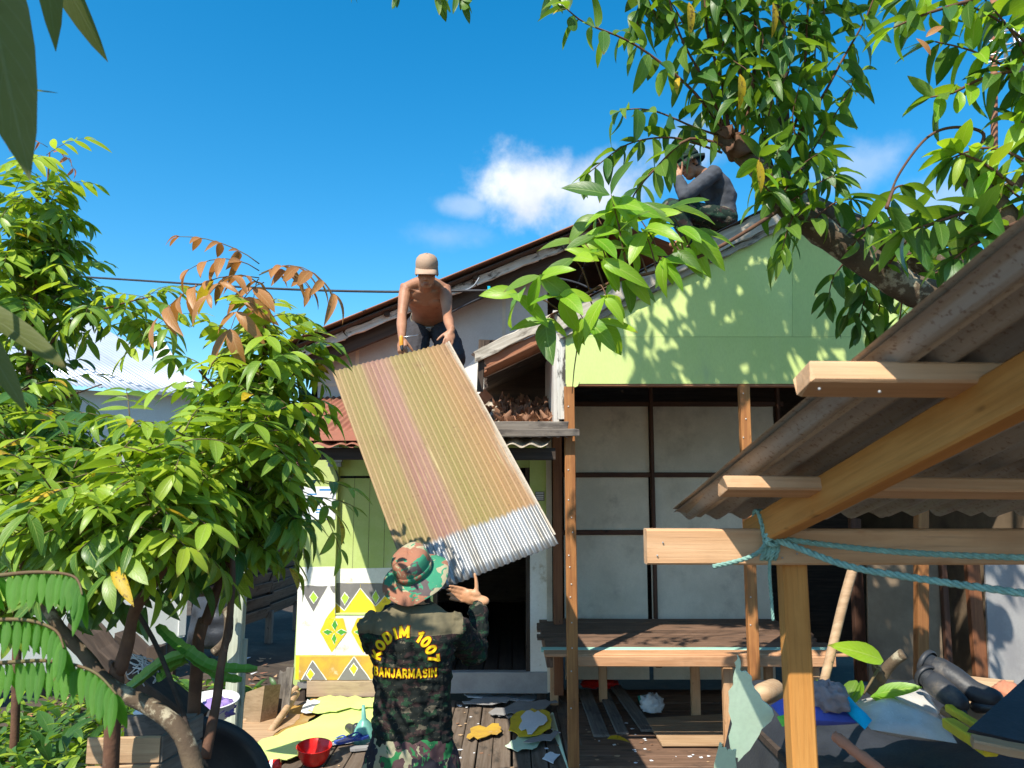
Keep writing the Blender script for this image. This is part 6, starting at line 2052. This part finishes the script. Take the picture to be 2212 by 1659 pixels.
# ------------------------------------------------------------------ clutter
def G(u, v, z):
    """point on the level z seen at (u, v)"""
    a, b = (u - 1106) / FPX, (829.5 - v) / FPX
    c, s = math.cos(PITCH), math.sin(PITCH)
    t = (z - CAM_H) / (s + b * c)
    return V((a * t, (c - b * s) * t, z))


def board(name, pts, z, th, mat, label, cat, tilt=0, group=None, parent=None, side=None):
    """flat broken sheet lying at height z, outline as seen; crumpled a little"""
    q = [G(u, v, z) for u, v in jag(pts, 4.5, 4)]
    c = sum(q, V((0, 0, 0))) / len(q)
    m = MB()
    q = [p + V((0, 0, tilt * (p.x - c.x))) for p in q]
    m.prism([p + V((0, 0, .006 * noise.noise(p * 6))) for p in q], (0, 0, th))
    o = m.build(name, mat, parent)
    return tag(o, label, cat, group) if label else o


def blob(name, c, r, mat, label=None, cat=None, amp=.25, fq=3.0, nu=28, nv=18, flat_=-.5, parent=None, rot=0, seed=0):
    m = MB()
    m.ell((0, 0, 0), (1, 1, 1), None, nu, nv)
    Mr = Matrix.Rotation(rot, 3, 'Z')
    for i, p in enumerate(m.v):
        k = 1 + amp * noise.noise(p * fq + V((seed, 0, 0))) + amp * .5 * (1 - 2 * abs(noise.noise(p * fq * 2 + V((seed, 4, 0)))))
        q = p * k
        q.z = max(q.z, flat_)
        m.v[i] = V(c) + Mr @ V((q.x * r[0], q.y * r[1], q.z * r[2]))
    o = m.build(name, mat, parent, None, True)
    return tag(o, label, cat) if label else o


# --- painted plywood fallen on the left of the deck
pw = board('painted_plywood', [(528, 1652), (532, 1612), (600, 1588), (680, 1556), (735, 1520), (812, 1517), (840, 1545), (812, 1560), (765, 1585), (720, 1602), (640, 1634), (600, 1645)], .035, .006, MT['greenply'], 'big yellow green painted plywood sheet lying on the deck', 'plywood')
board('painted_plywood', [(664, 1537), (690, 1508), (735, 1504), (800, 1508), (815, 1506), (812, 1528), (740, 1534), (688, 1541)], .055, .006, MT['greenply'], 'smaller yellow green plywood strip lying across the big sheet', 'plywood')
board('torn_veneer', [(650, 1538), (664, 1512), (692, 1510), (674, 1539)], .058, .003, MT['paper'], 'torn white veneer edge beside the small plywood strip', 'veneer')
board('ochre_plywood', [(560, 1606), (612, 1574), (608, 1528), (655, 1524), (690, 1502), (712, 1504), (680, 1548), (640, 1585)], .022, .006, MT['ochre'], 'ochre painted plywood half under the green sheet', 'plywood')
board('bare_board', [(520, 1545), (648, 1549), (628, 1572), (585, 1600), (515, 1622)], .012, .02, MT['fresh'], 'bare brown board lying left of the ochre plywood', 'board')
st_ = G(556, 1564, .0)
m = MB()
q = [st_ + V((dx, dy, 0)) for dx, dy in ((-.13, -.05), (.05, -.08), (.13, .06), (-.06, .12))]
m.prism([p + V((rnd(-.01, .01), 0, .0)) for p in q], (.03, 0, .30))
m.v = [p + (V((0, 0, .09 * noise.noise(p * 9) + .04 * ((p.x - st_.x) * 4))) if p.z > .2 else V((0, 0, 0))) for p in m.v]
tag(m.build('wood_stump', MT['stump'], None), 'sawn timber stump standing left of the painted wall', 'stump')
lg = 0
for (a, b, r) in (((575, 1548), (640, 1515), .025), ((585, 1580), (640, 1528), .03), ((530, 1560), (545, 1535), .03)):
    o = MB(); pa, pb = G(a[0], a[1], .03), G(b[0], b[1], .03) + V((0, 0, .12)); o.tube(smooth_path([pa, lerp(pa, pb, .5) + V((.01, 0, .01)), pb]), [r] * 13, 8)
    lg += 1
    tag(o.build('stick', MT['fresh'], None, None, True), ['short pale stick propped right of the sawn stump', 'thicker pale stick lying low beside the sawn stump', 'stubby pale stick in front of the sawn stump'][lg - 1], 'stick')
for i, (u0, v0, u1, v1, Y) in enumerate(((612, 1500, 628, 1440, 6.9), (600, 1500, 612, 1452, 7.0))):
    tag(beam('old_lath', W(u0, v0 + 60, Y), W(u1, v1, Y), .07, .015, MT['greywood'], None, up=(0, 1, 0), ragged=(0, .02)), ['tall broken grey slat leaning behind the stump', 'shorter broken grey slat leaning behind the stump'][i], 'lath')

# red bowl
c = G(678, 1650, .004)
m = MB()
m.lathe([(.001, .004), (.06, .002), (.085, .02), (.11, .07), (.123, .125), (.128, .128), (.127, .133), (.121, .13), (.106, .075), (.08, .028), (.055, .012), (.001, .011)], c, (.02, -.12, 1), 36)
tag(m.build('bowl', MT['red'], None, None, True), 'bright red plastic bowl on the deck', 'bowl')
# funnel upside down
c = G(788, 1598, .005)
m = MB()
m.lathe([(.105, 0), (.11, .005), (.104, .03), (.075, .10), (.035, .15), (.02, .165), (.012, .27), (.009, .27), (.016, .165), (.07, .095), (.1, .02)], c, (-.05, -.1, 1), 28)
tag(m.build('funnel', MT['funnel'], None, None, True), 'sea green plastic funnel standing mouth down near the soldier', 'funnel')
# footwear
def sandal(name, c, rot, mat, label, strap=MT['bluesole']):
    t = thing(name, label, 'sandal', c)
    M = Matrix.Translation(c) @ Matrix.Rotation(rot, 4, 'Z')
    pts = [(-.04, -.12), (-.03, -.135), (.03, -.135), (.038, -.1), (.032, 0), (.045, .07), (.035, .125), (0, .14), (-.035, .12), (-.045, .06), (-.032, 0)]
    m = MB(); m.prism([M @ V((x, y, .002)) for x, y in pts], (0, 0, .018)); m.build('sole', mat, t)
    for s in (-1, 1):
        m = MB(); m.tube(smooth_path([M @ V((0, .085, .022)), M @ V((s * .025, .05, .045)), M @ V((s * .042, -.01, .022))]), .006, 6); m.build('strap', strap, t, None, True)
sandal('sandal', G(728, 1606, .012), -1.1, MT['paper'], 'pale sandal with blue straps beside the red bowl')
sandal('sandal', G(760, 1600, .05), -.9, MT['bluesole'], 'dark blue sandal overlapping the pale sandal')
sandal('sandal', G(795, 1618, .012), -1.3, MT['grayboard'], 'grey sandal right under the green funnel', MT['black'])
def shoe(name, c, rot, mat, label):
    t = thing(name, label, 'shoe', c)
    M = Matrix.Translation(c) @ Matrix.Rotation(rot, 4, 'Z')
    m = MB()
    m.caps([M @ V((0, -.1, .045)), M @ V((0, 0, .045)), M @ V((0, .11, .035))], [.042, .04, .036], 12)
    m.caps([M @ V((0, -.095, .05)), M @ V((0, -.09, .09))], [.042, .036], 12)
    mesh_obj('upper', remesh(m, .007, 3), mat, t, c)
    m = MB(); m.prism([M @ V((x, y, -.002)) for x, y in ((-.04, -.14), (.04, -.14), (.042, 0), (.042, .1), (0, .155), (-.042, .1), (-.04, 0))], (0, 0, .018)); m.build('sole', MT['black'], t)
shoe('shoe', G(762, 1590, .01), .5, MT['black'], 'black and red trainer behind the sandals')
c = G(590, 1668, .03)
m = MB(); m.lathe([(.001, 0), (.04, 0), (.042, .008), (.042, .1), (.038, .108), (.001, .108)], c + V((-.06, 0, .03)), (.9, .1, .12), 20)
cn_ = m.build('cup', MT['red'], None, None, True)
tag(cn_, 'red and white drink cup lying at the bottom edge', 'cup')
m = MB(); m.lathe([(.0425, .04), (.0428, .06)], c + V((-.06, 0, .03)), (.9, .1, .12), 20); m.build('label', MT['paper'], cn_, None, True)

# --- broken boards right of the soldier
bits = [([(998, 1500), (1060, 1494), (1140, 1490), (1165, 1502), (1100, 1512), (1010, 1512)], .02, 'paper', 'long white splintered board strip in front of the threshold'),
        ([(1000, 1512), (1060, 1506), (1120, 1512), (1085, 1518), (1005, 1520)], .035, 'grayboard', 'narrow grey splinter lying over the white strip'),
        ([(1055, 1540), (1120, 1513), (1180, 1512), (1205, 1520), (1150, 1540), (1090, 1543)], .04, 'grayboard', 'grey board shard with yellow rim by the post foot'),
        ([(1100, 1575), (1108, 1545), (1150, 1530), (1190, 1545), (1192, 1575), (1160, 1590), (1120, 1592)], .05, 'yellow', 'broken yellow painted board beside the red brown post'),
        ([(1120, 1570), (1130, 1540), (1160, 1536), (1185, 1560), (1150, 1585)], .065, 'paper', 'white flake of board on top of the yellow piece'),
        ([(1090, 1612), (1120, 1590), (1165, 1588), (1160, 1612), (1120, 1625)], .02, 'mintply', 'mint green board scrap at the deck edge'),
        ([(1010, 1592), (1020, 1572), (1075, 1566), (1085, 1580), (1040, 1594)], .03, 'ochrep', 'brown and ochre board scrap right of the soldier'),
        ([(1060, 1545), (1085, 1535), (1120, 1540), (1100, 1552)], .02, 'grayboard', 'small grey scrap between the board shards'),
        ([(1130, 1605), (1170, 1585), (1205, 1580), (1190, 1600)], .045, 'grayboard', 'pale grey scrap tucked under the yellow board'),
        ([(1170, 1640), (1190, 1625), (1210, 1632), (1195, 1648)], .012, 'paper', 'crumpled white scrap at the foot of the front post')]
for pts, z, mk, lab in bits:
    board('board_scrap', [(u + rnd(-3, 3), v + rnd(-2, 2)) for u, v in pts], z, .005, MT[mk], lab, 'board scrap', rnd(-.08, .08), 'broken board scraps on the deck')
m = MB()
for k in range(260):
    p = V((rnd(-1.6, .5), rnd(5.0, 7.4), .004)) if k < 160 else V((rnd(.6, 2.2), rnd(5.85, 7.0), .004))
    s = rnd(.006, .025)
    a = rnd(0, 3)
    m.prism([p + V((math.cos(a + t) * s * rnd(.5, 1.2), math.sin(a + t) * s * rnd(.5, 1.2), 0)) for t in (0, 1.7, 3.3, 4.8)], (0, 0, .002), random.choice((0, 0, 1, 2)))
tag(m.build('deck_litter', [MT['paper'], MT['fresh'], LM['brown']], None), 'small chips and crumbs scattered over the plank floor', 'litter', kind='stuff')
tag(beam('leaning_strip', G(1190, 1545, .02), W(1228, 1690, 5.6), .06, .012, MT['mintply'], None, up=(0, 1, 0), ragged=(.02, .0)), 'thin mint edged strip leaning along the deck edge by the post', 'board')

# --- things on the room floor
blob('cloth', G(1295, 1478, .03), (.16, .1, .045), MT['red'], 'dark red crumpled cloth under the plank platform', 'cloth', .4, 4, seed=3)
blob('plastic_bag', G(1408, 1524, .07), (.09, .08, .085), MT['clearbag'], 'clear crumpled plastic bag under the platform', 'bag', .45, 4, seed=5)
m = MB(); c = G(1380, 1512, .03); m.lathe([(.001, 0), (.035, 0), (.037, .02), (.036, .1), (.015, .135), (.013, .16), (.001, .16)], c, (.9, .2, .1), 18)
tag(m.build('bottle', MT['gpvc'], None, None, True), 'green plastic bottle lying beside the clear bag', 'bottle')
for i, (a, b, w) in enumerate((((1262, 1490), (1300, 1590), .13), ((1300, 1488), (1345, 1585), .10), ((1330, 1484), (1400, 1580), .12))):
    pa, pb = G(a[0], a[1], .014), G(b[0], b[1], .014)
    tag(beam('loose_plank', pa + V((0, 0, .004 * i)), pb + V((0, 0, .004 * i)), w, .02, MT['greywood'], None), ['leftmost loose grey plank on the room floor', 'middle loose grey plank on the room floor', 'rightmost loose grey plank on the room floor'][i], 'plank')
bp = thing('fallen_board', 'pale sawdust covered board at the front of the room floor', 'board', G(1480, 1590, 0))
m = MB(); m.prism([G(u, v, .02) for u, v in ((1395, 1555), (1580, 1545), (1600, 1580), (1560, 1612), (1430, 1612))], (0, 0, .015)); m.build('panel', MT['fresh'], bp)
t8 = Plant('fallen_leaf', 'single yellow fallen leaf on the loose planks', 'leaf', G(1340, 1590, .03))
t8.leaf(G(1312, 1596, .06), V((1, .1, .12)), (0, -.3, 1), 1.0, lf['yel'])
t8.done(MT['twig'])

# --- heap on the tarpaulin bench under the shed
bn = thing('tarpaulin_bench', 'rough bench draped in black tarpaulin under the shed roof', 'bench', (1.9, 3.2, -.5))
zb = .98
m = MB()
gxn, gyn = 40, 22
vs_, fs_ = [], []
for j in range(gyn + 1):
    for i in range(gxn + 1):
        x = 1.06 + 2.2 * i / gxn
        y = 2.55 + 1.6 * j / gyn
        z = zb + .05 * noise.noise(V((x * 3, y * 3, 0))) + .03 * noise.noise(V((x * 9, y * 7, 2)))
        if j < 3: z -= (3 - j) * .16
        if j < 3: y = 2.62 - .0 + .02 * noise.noise(V((x * 9, j, 4)))
        if i < 2: z -= (2 - i) * .2
        vs_.append((x, y, z))
for j in range(gyn):
    for i in range(gxn):
        a = j * (gxn + 1) + i
        fs_.append((a, a + 1, a + gxn + 2, a + gxn + 1))
m.add(vs_, fs_)
m.build('tarpaulin', MT['tarp'], bn, None, True)
part('top', MT['darkwood'], bn, lambda q: q.box((1.12, 2.7, zb - .12), (3.2, 4.1, zb - .09)))
for (xx, yy) in ((1.16, 2.75), (3.1, 2.75), (1.16, 4.0), (3.1, 4.0)):
    beam('leg', (xx, yy, -.6), (xx, yy, zb - .12), .08, .08, MT['darkwood'], bn, up=(0, 1, 0))


def quad_bag(name, corners, Y, th, mat, label, cat, puff=.05, n=10):
    P = [W(u, v, y) for (u, v), y in zip(corners, Y)]
    m = MB()
    nrm = (P[1] - P[0]).cross(P[3] - P[0]).normalized()
    if nrm.z < 0: nrm = -nrm
    for s in (1, -1):
        vs, fs = [], []
        for j in range(n + 1):
            for i in range(n + 1):
                a, b = i / n, j / n
                p = lerp(lerp(P[0], P[1], a), lerp(P[3], P[2], a), b)
                e = (math.sin(math.pi * a) * math.sin(math.pi * b)) ** .5
                p = p + nrm * (s * th * e + puff * .35 * noise.noise(p * 14) * e * (s > 0))
                vs.append(p)
        for j in range(n):
            for i in range(n):
                a = j * (n + 1) + i
                f = (a, a + 1, a + n + 2, a + n + 1)
                fs.append(f if s > 0 else f[::-1])
        m.add(vs, fs)
    return tag(m.build(name, mat, None, None, True), label, cat)


quad_bag('plastic_sack', [(1828, 1522), (1996, 1480), (2068, 1606), (1882, 1576)], [2.95, 3.15, 2.75, 2.75], .045, MT['sack'], 'dusty grey translucent plastic sack on the black tarpaulin', 'sack', .06, 16)
quad_bag('cloth', [(1665, 1524), (1760, 1500), (1872, 1562), (1690, 1552)], [2.85, 3.0, 2.8, 2.72], .04, MT['blue'], 'royal blue cloth behind the golden post', 'cloth', .08, 16)
quad_bag('cloth', [(1802, 1506), (1822, 1498), (1884, 1556), (1868, 1576)], [2.86, 2.9, 2.72, 2.70], .018, MT['cyan'], 'bright cyan cloth strip beside the grey sack', 'cloth', .05, 14)
blob('cloth', W(1786, 1512, 2.82), (.06, .06, .055), MT['mauve'], 'crumpled mauve cloth on top of the blue cloth', 'cloth', .45, 3.5, seed=9)
quad_bag('plastic_wrapper', [(1678, 1548), (1700, 1542), (1712, 1560), (1690, 1570)], [2.7, 2.72, 2.66, 2.66], .01, MT['lime'], 'lime green wrapper left of the golden post', 'wrapper', .02, 8)


def boot(label, pts, rr, Y):
    t = thing('rubber_boot', label, 'boot', W(pts[-1][0], pts[-1][1], Y[-1]), 'black rubber boots on the heap')
    P = [W(u, v, y) for (u, v), y in zip(pts, Y)]
    m = MB()
    m.caps(smooth_path(P, 4), [lerp(rr[0], rr[1], i / ((len(P) - 1) * 4)) for i in range((len(P) - 1) * 4 + 1)], 14, .85)
    me = remesh(m, .008, 4)
    mesh_obj('shaft', me, MT['rubber'], t, P[0])
    d = (P[0] - P[1]).normalized()
    m = MB()
    m.lathe([(rr[0] * .98, -.004), (rr[0] * 1.08, .0), (rr[0] * 1.08, .012), (rr[0] * .8, .014), (rr[0] * .78, -.03), (.001, -.035)], P[0] + d * rr[0] * .75, d, 20)
    m.build('cuff', MT['rubber'], t, None, True)
    s = P[-1] - P[-2]
    m = MB()
    m.caps([P[-2] + V((0, -.02, -.05)), P[-1] + V((.0, -.02, -.03))], [.022, .018], 10)
    m.build('sole', MT['black'], t, None, True)


boot('black rubber boot lying uppermost with its toe to the right', [(2026, 1446), (2060, 1464), (2100, 1492), (2145, 1508)], (.05, .036), [3.0, 2.95, 2.9, 2.85])
boot('dull black rubber boot half under the other boot', [(2018, 1476), (2040, 1494), (2056, 1506), (2070, 1518)], (.045, .038), [2.95, 2.9, 2.88, 2.86])
for i, (u0, v0, u1, v1, Y, w) in enumerate(((2030, 1470, 2150, 1520, 3.15, .16), (2050, 1510, 2130, 1560, 2.95, .12), (2085, 1470, 2190, 1480, 3.3, .14))):
    tag(beam('plank_offcut', W(u0, v0 + 14, Y), W(u1, v1 + 14, Y - .1), w, .025, MT['fresh'], None, up=(0, -.4, 1)), ['beige plank offcut under the upper boot', 'beige plank offcut between boots and yellow bar', 'beige plank offcut at the back of the heap'][i], 'plank')
blob('broken_brick', W(2175, 1500, 2.95), (.05, .045, .04), MT['brick'], 'broken orange brick right of the boots', 'brick', .3, 3, seed=2)
tag(beam('painted_bar', W(2050, 1562, 2.72), W(2140, 1622, 2.5), .045, .035, MT['yellowbar'], None, up=(0, -.4, 1)), 'thick yellow painted bar right of the grey sack', 'bar')
tag(beam('painted_bar', W(2050, 1530, 2.85), W(2115, 1570, 2.66), .03, .025, MT['yellowbar'], None, up=(0, -.4, 1)), 'thin yellow painted bar behind the thick yellow bar', 'bar')
m = MB()
m.prism([W(u, v, y) for u, v, y in ((2092, 1575, 2.45), (2230, 1450, 2.75), (2420, 1520, 2.6), (2420, 1650, 2.3))], (0, .01, -.012))
tag(m.build('black_board', MT['tarp'], None), 'black board leaning at the lower right edge', 'board')
tag(beam('raw_batten', W(2100, 1602, 2.42), W(2300, 1640, 2.35), .04, .03, MT['fresh'], None, up=(0, -.4, 1)), 'raw wood batten below the black board', 'batten')
rs_ = MB(); rs_.tube(smooth_path([W(1800, 1588, 2.5), W(1850, 1625, 2.45), W(1930, 1690, 2.4)]), .016, 7); rs_.v = [p + rv(.003) for p in rs_.v]
tag(rs_.build('rusty_strip', MT['brick'], None, None, True), 'rusty orange metal strip across the tarpaulin front', 'strip')
# stick and cut branch
m = MB(); pth = smooth_path([W(1846, 1216, 3.1), W(1822, 1300, 3.05), W(1800, 1390, 3.0), W(1775, 1490, 2.9), W(1752, 1575, 2.8)], 5); m.tube(pth, [lerp(.02, .015, i / (len(pth) - 1)) for i in range(len(pth))], 9)
tag(m.build('leaning_stick', MT['fresh'], None, None, True), 'long round stick leaning behind the golden post', 'stick')
t9 = Plant('cut_branch', 'cut branch stub with bright green leaves lying on the heap', 'branch', W(1880, 1500, 3.0))
t9.limb([W(1880, 1500, 3.0), W(1905, 1462, 3.0), W(1925, 1434, 2.98), W(1952, 1412, 2.95)], .022, .02, MT['bark'], 'stub', 9)
t9.limb([W(1905, 1470, 3.0), W(1893, 1440, 2.95), W(1900, 1425, 2.95)], .018, .014, MT['bark'], 'fork', 8)
t9.twig([W(1900, 1440, 2.95), W(1880, 1475, 2.9), W(1865, 1500, 2.9)], .006, .004)
for (u0, v0, u1, v1, k, n) in ((1908, 1428, 1828, 1390, 'lit', (0, -.9, .5)), (1862, 1470, 1850, 1520, 'lit', (.6, -.8, .2)), (1850, 1470, 1822, 1520, 'R1', (-.5, -.8, .2)), (1890, 1500, 1978, 1478, 'lit', (.0, -.7, .7)), (1880, 1505, 1960, 1510, 'lit2', (0, -.5, .9)), (1770, 1470, 1762, 1500, 'lit', (.3, -.9, .2))):
    p, q = W(u0, v0, 2.92), W(u1, v1, 2.85)
    t9.leaf(p, q - p, n, (q - p).length / .19 * 1.02, lf[k])
t9.done(MT['twig'])
m = MB(); m.caps([W(1646, 1500, 3.1), W(1672, 1490, 3.2)], [.04, .042], 14)
tag(m.build('log_piece', MT['fresh'], None, None, True), 'short pale log end left of the golden post', 'log')
for i, (pts, Y) in enumerate((([(1592, 1415), (1598, 1448), (1613, 1453), (1640, 1500), (1672, 1545), (1640, 1588), (1594, 1647), (1578, 1618), (1575, 1510), (1587, 1448)], 2.75), ([(1554, 1604), (1570, 1622), (1590, 1620), (1600, 1700), (1540, 1700)], 2.65))):
    m = MB()
    P = [W(u, v, Y + .1 * (v - 1500) / 150) for u, v in jag(pts, 5, 4)]
    m.prism(P, (0.004, .009, 0))
    tag(m.build('mint_plywood', MT['mintply'], None), ['jagged upright sheet of mint green plywood left of the golden post', 'lower corner of mint plywood at the bottom edge'][i], 'plywood')
hp_ = thing('crate_stack', 'dark crate standing behind the mint plywood under the bench', 'crate', (1.0, 3.1, -.5))
for k in range(6):
    beam('slat', (.75, 2.92, -.4 + k * .24), (1.3, 2.92, -.4 + k * .24), .02, .2, MT['darkwood'], hp_)
for xx in (.77, 1.28):
    beam('corner_post', (xx, 2.95, -.55), (xx, 2.95, .95), .04, .04, MT['darkwood'], hp_, up=(0, 1, 0))

# --- left yard
tag(beam('pale_post', (W(498, 1600, 5.2).x - .02, 5.2, -.5), W(522, 1190, 5.25), .085, .07, MT['whitepost'], None, up=(0, 1, 0), rough=.003), 'peeling pale green square post standing left of the house', 'post')
tag(beam('nailed_slat', (W(520, 1600, 5.24).x - .03, 5.24, -.4), W(530, 1380, 5.26), .03, .03, MT['whitepost'], None, up=(0, 1, 0), rough=.003), 'thin pale slat nailed to the peeling post', 'lath')
for i, (u0, v0, u1, v1, w, h, Y) in enumerate(((165, 1335, 270, 1460, .10, .12, 4.2), (262, 1375, 330, 1440, .09, .1, 4.6), (280, 1440, 430, 1560, .11, .1, 4.1))):
    tag(beam('charred_beam', W(u0, v0, Y), W(u1, v1, Y - .1), w, h, MT['darkwood'], None, up=(0, -.3, 1), rough=.006, ragged=(.01, .01)), ['thick dark old beam leaning in the left yard', 'short dark beam end behind the thick leaning beam', 'dark beam lying low among the trunks'][i], 'beam')
tag(beam('dark_stake', (W(340, 1500, 4.5).x, 4.5, -.4), W(338, 1395, 4.5), .08, .08, MT['darkwood'], None, up=(0, 1, 0)), 'short dark stake between the yard beams', 'stake')
tag(beam('dark_stake', (W(395, 1640, 3.7).x, 3.7, -.4), W(352, 1550, 3.7), .09, .08, MT['darkwood'], None, up=(0, 1, 0)), 'thick dark stake beside the wooden box', 'stake')
m = MB(); m.tube(smooth_path([W(295, 1320, 3.0), W(340, 1400, 3.0), W(395, 1540, 2.95), W(420, 1640, 2.9), W(440, 1740, 2.9)]), .009, 7)
tag(m.build('thin_stick', MT['darkwood'], None, None, True), 'thin dark stick slanting through the left yard', 'stick')
quad_bag('hung_cloth', [(420, 1290), (495, 1285), (498, 1405), (400, 1400)], [5.4, 5.3, 5.3, 5.4], .06, MT['tarp'], 'black cloth hanging beside the pale post', 'cloth', .1, 18)
m = MB(); m.tube(smooth_path([W(485, 1316, 5.1), W(494, 1330, 5.1), W(490, 1380, 5.1), W(462, 1410, 5.1)]), .03, 9)
tag(m.build('bent_branch', MT['bark'], None, None, True), 'bent grey branch hooked in front of the black cloth', 'branch')
m = MB()
for k in range(7):
    c0 = W(300, 1445, 3.4)
    m.tube(smooth_path([c0 + V((rnd(-.07, .07), rnd(-.05, .05), rnd(-.06, .06))) for _ in range(6)], 6), .0025, 5)
tag(m.build('wire_tangle', MT['paper'], None, None, True), 'tangle of thin white wire on the yard beams', 'wire')
# dragon fruit cactus
ct = thing('climbing_cactus', 'three winged green climbing cactus stems sprawling over the yard', 'cactus', W(405, 1412, 3.25))
for pts in ([(405, 1408), (370, 1382), (340, 1352)], [(405, 1412), (350, 1432), (300, 1470), (268, 1494)], [(405, 1405), (450, 1436), (500, 1446), (556, 1446)], [(405, 1412), (440, 1440), (480, 1464), (522, 1470)], [(398, 1425), (370, 1440), (340, 1470)]):
    path = smooth_path([W(u, v, 3.25 + .02 * i) for i, (u, v) in enumerate(pts)], 8)
    m = MB()
    for w3 in range(3):
        vs, fs, uv = [], [], []
        for i, p in enumerate(path):
            t = (path[min(i + 1, len(path) - 1)] - path[max(i - 1, 0)]).normalized()
            a = t.orthogonal().normalized()
            a = Matrix.Rotation(w3 * 2.094 + .5, 3, t) @ a
            bq = t.cross(a)
            f = i / (len(path) - 1)
            R_ = .026 * (1 - .55 * f ** 6) * (1 + .10 * math.sin(i * 1.6))
            for off in (bq * .006, a * R_, bq * -.006):
                vs.append(p + off)
                uv.append((.1, f))
        for i in range(len(path) - 1):
            for j in range(3):
                x0, x1 = i * 3 + j, i * 3 + (j + 1) % 3
                fs.append((x0, x1, x1 + 3, x0 + 3))
        fs += [(0, 1, 2), tuple(len(vs) - 3 + x for x in (2, 1, 0))]
        m.add(vs, fs, 0, uv)
    m.build('stem', LM['cactus'], ct, None, False)
# black tub
tbk = thing('black_tub', 'large black plastic tub tipped on its side in the left yard', 'tub', W(440, 1640, 3.5))
m = MB()
m.lathe([(.001, 0), (.24, 0), (.27, .02), (.31, .30), (.34, .33), (.345, .315), (.355, .325), (.35, .345), (.335, .345), (.30, .31), (.26, .03), (.001, .012)], W(400, 1720, 3.35) - V((.3, -.6, .7)).normalized() * .335, (.3, -.6, .7), 40)
m.build('shell', MT['black'], tbk, None, True)
wbn = thing('white_basin', 'white plastic basin holding a purple cloth in the yard', 'basin', G(455, 1545, .0))
c = W(455, 1550, 4.8)
m = MB(); m.lathe([(.001, 0), (.1, 0), (.12, .02), (.155, .1), (.165, .102), (.163, .106), (.15, .104), (.115, .026), (.001, .008)], c, (0, -.1, 1), 32); m.build('shell', MT['pvcwhite'], wbn, None, True)
blob('purple_cloth', c + V((.04, -.02, .05)), (.09, .08, .06), MT['purple'], 'purple cloth crumpled in the white basin', 'cloth', .4, 4, seed=4)
bxk = thing('wooden_box', 'open weathered wooden box at the foot of the trunks', 'box', W(230, 1650, 3.0))
p0 = W(190, 1610, 3.0)
for k in range(2):
    beam('side_board', p0 + V((0, 0, -.02 - k * .1)), p0 + V((.26, .02, -.02 - k * .1)), .018, .095, MT['fresh'], bxk)
    beam('end_board', p0 + V((.26, .02, -.02 - k * .1)), p0 + V((.3, .3, -.02 - k * .1)), .018, .095, MT['greywood'], bxk)
    beam('back_board', p0 + V((0, .28, -.02 - k * .1)), p0 + V((.28, .3, -.02 - k * .1)), .018, .095, MT['greywood'], bxk)
quad_bag('printed_sack', [(290, 1520), (350, 1512), (358, 1580), (292, 1590)], [4.0, 4.05, 3.95, 3.9], .04, MT['gpvc'], 'green and white printed sack behind the wooden box', 'sack', .06, 12)
quad_bag('paper_sheet', [(286, 1540), (312, 1520), (330, 1535), (305, 1560)], [3.88, 3.9, 3.86, 3.86], .006, MT['paper'], 'white paper sheet lying on the green sack', 'paper', .03, 8)
# litter of the yard
m = MB()
for k in range(420):
    x, y = rnd(-5, -2.25), rnd(4, 11)
    p = V((x, y, gz(x, y) + .02))
    s = rnd(.02, .07)
    a = rnd(0, 3)
    m.prism([p + V((math.cos(a + t) * s * rnd(.5, 1.2), math.sin(a + t) * s * rnd(.5, 1.2), rnd(0, .03))) for t in (0, 2.1, 4.2)], (0, 0, .003), random.choice((0, 0, 1, 1, 2, 3)))
tag(m.build('yard_litter', [LM['brown'], MT['fresh'], MT['paper'], MT['brick']], None), 'leaf litter and paper scraps scattered over the dark yard soil', 'litter', kind='stuff')
# weeds: taro plants by the house, ground cover at the left
for i, (x, y, s, lab) in enumerate(((-3.0, 8.3, 1.0, 'small broad leaved weed nearest the clapboard shack'), (-2.6, 7.6, .9, 'small broad leaved weed beside the painted wall'), (-3.4, 7.4, 1.1, 'small broad leaved weed between post and shack'), (-2.75, 6.9, .8, 'small broad leaved weed behind the sawn stump'))):
    tp = Plant('taro_plant', lab, 'plant', (x, y, gz(x, y)), 'weeds in the yard')
    for k in range(9):
        a = k * 2.4
        q = V((x, y, gz(x, y)))
        e = q + V((math.cos(a) * .2, math.sin(a) * .2, rnd(.25, .62))) * s
        tp.twig([q, lerp(q, e, .6) + V((0, 0, .06)), e], .006, .003)
        tp.leaf(e, V((math.cos(a), math.sin(a), -.3)), V((0, 0, 1)) + rv(.3), s * rnd(.7, 1.1), lf['taro'])
    tp.done(LM['taro'])
m = MB()
wl = lf['A']
for k in range(3600):
    x, y = rnd(-4.4, -2.3), rnd(4.4, 7.0)
    if k > 2800: x, y = rnd(-5, -2.4), rnd(7, 9.5)
    hmax = (.75 if x < -2.9 else .3) if k <= 2800 else .15
    base_ = V((x, y, gz(x, y) + rnd(0, 1) ** 1.5 * hmax * (.6 + .6 * noise.noise(V((x * 1.7, y * 1.7, 0))))))
    M = frame(base_, V((rnd(-1, 1), rnd(-1, 1), rnd(-.3, .9))), Z + rv(.5), rnd(.5, 1.1))
    kd = random.choice((lf['A'], lf['C'], lf['D'], lf['D']))
    m.add([M @ q for q in kd.vs], kd.fs, {'A': 0, 'C': 1, 'D': 2}['A' if kd is lf['A'] else ('C' if kd is lf['C'] else 'D')], kd.uv)
tag(m.build('undergrowth', [LM['left'], LM['young'], LM['deep']], None, None, True), 'tangled low undergrowth in the bottom left corner', 'undergrowth', kind='stuff')
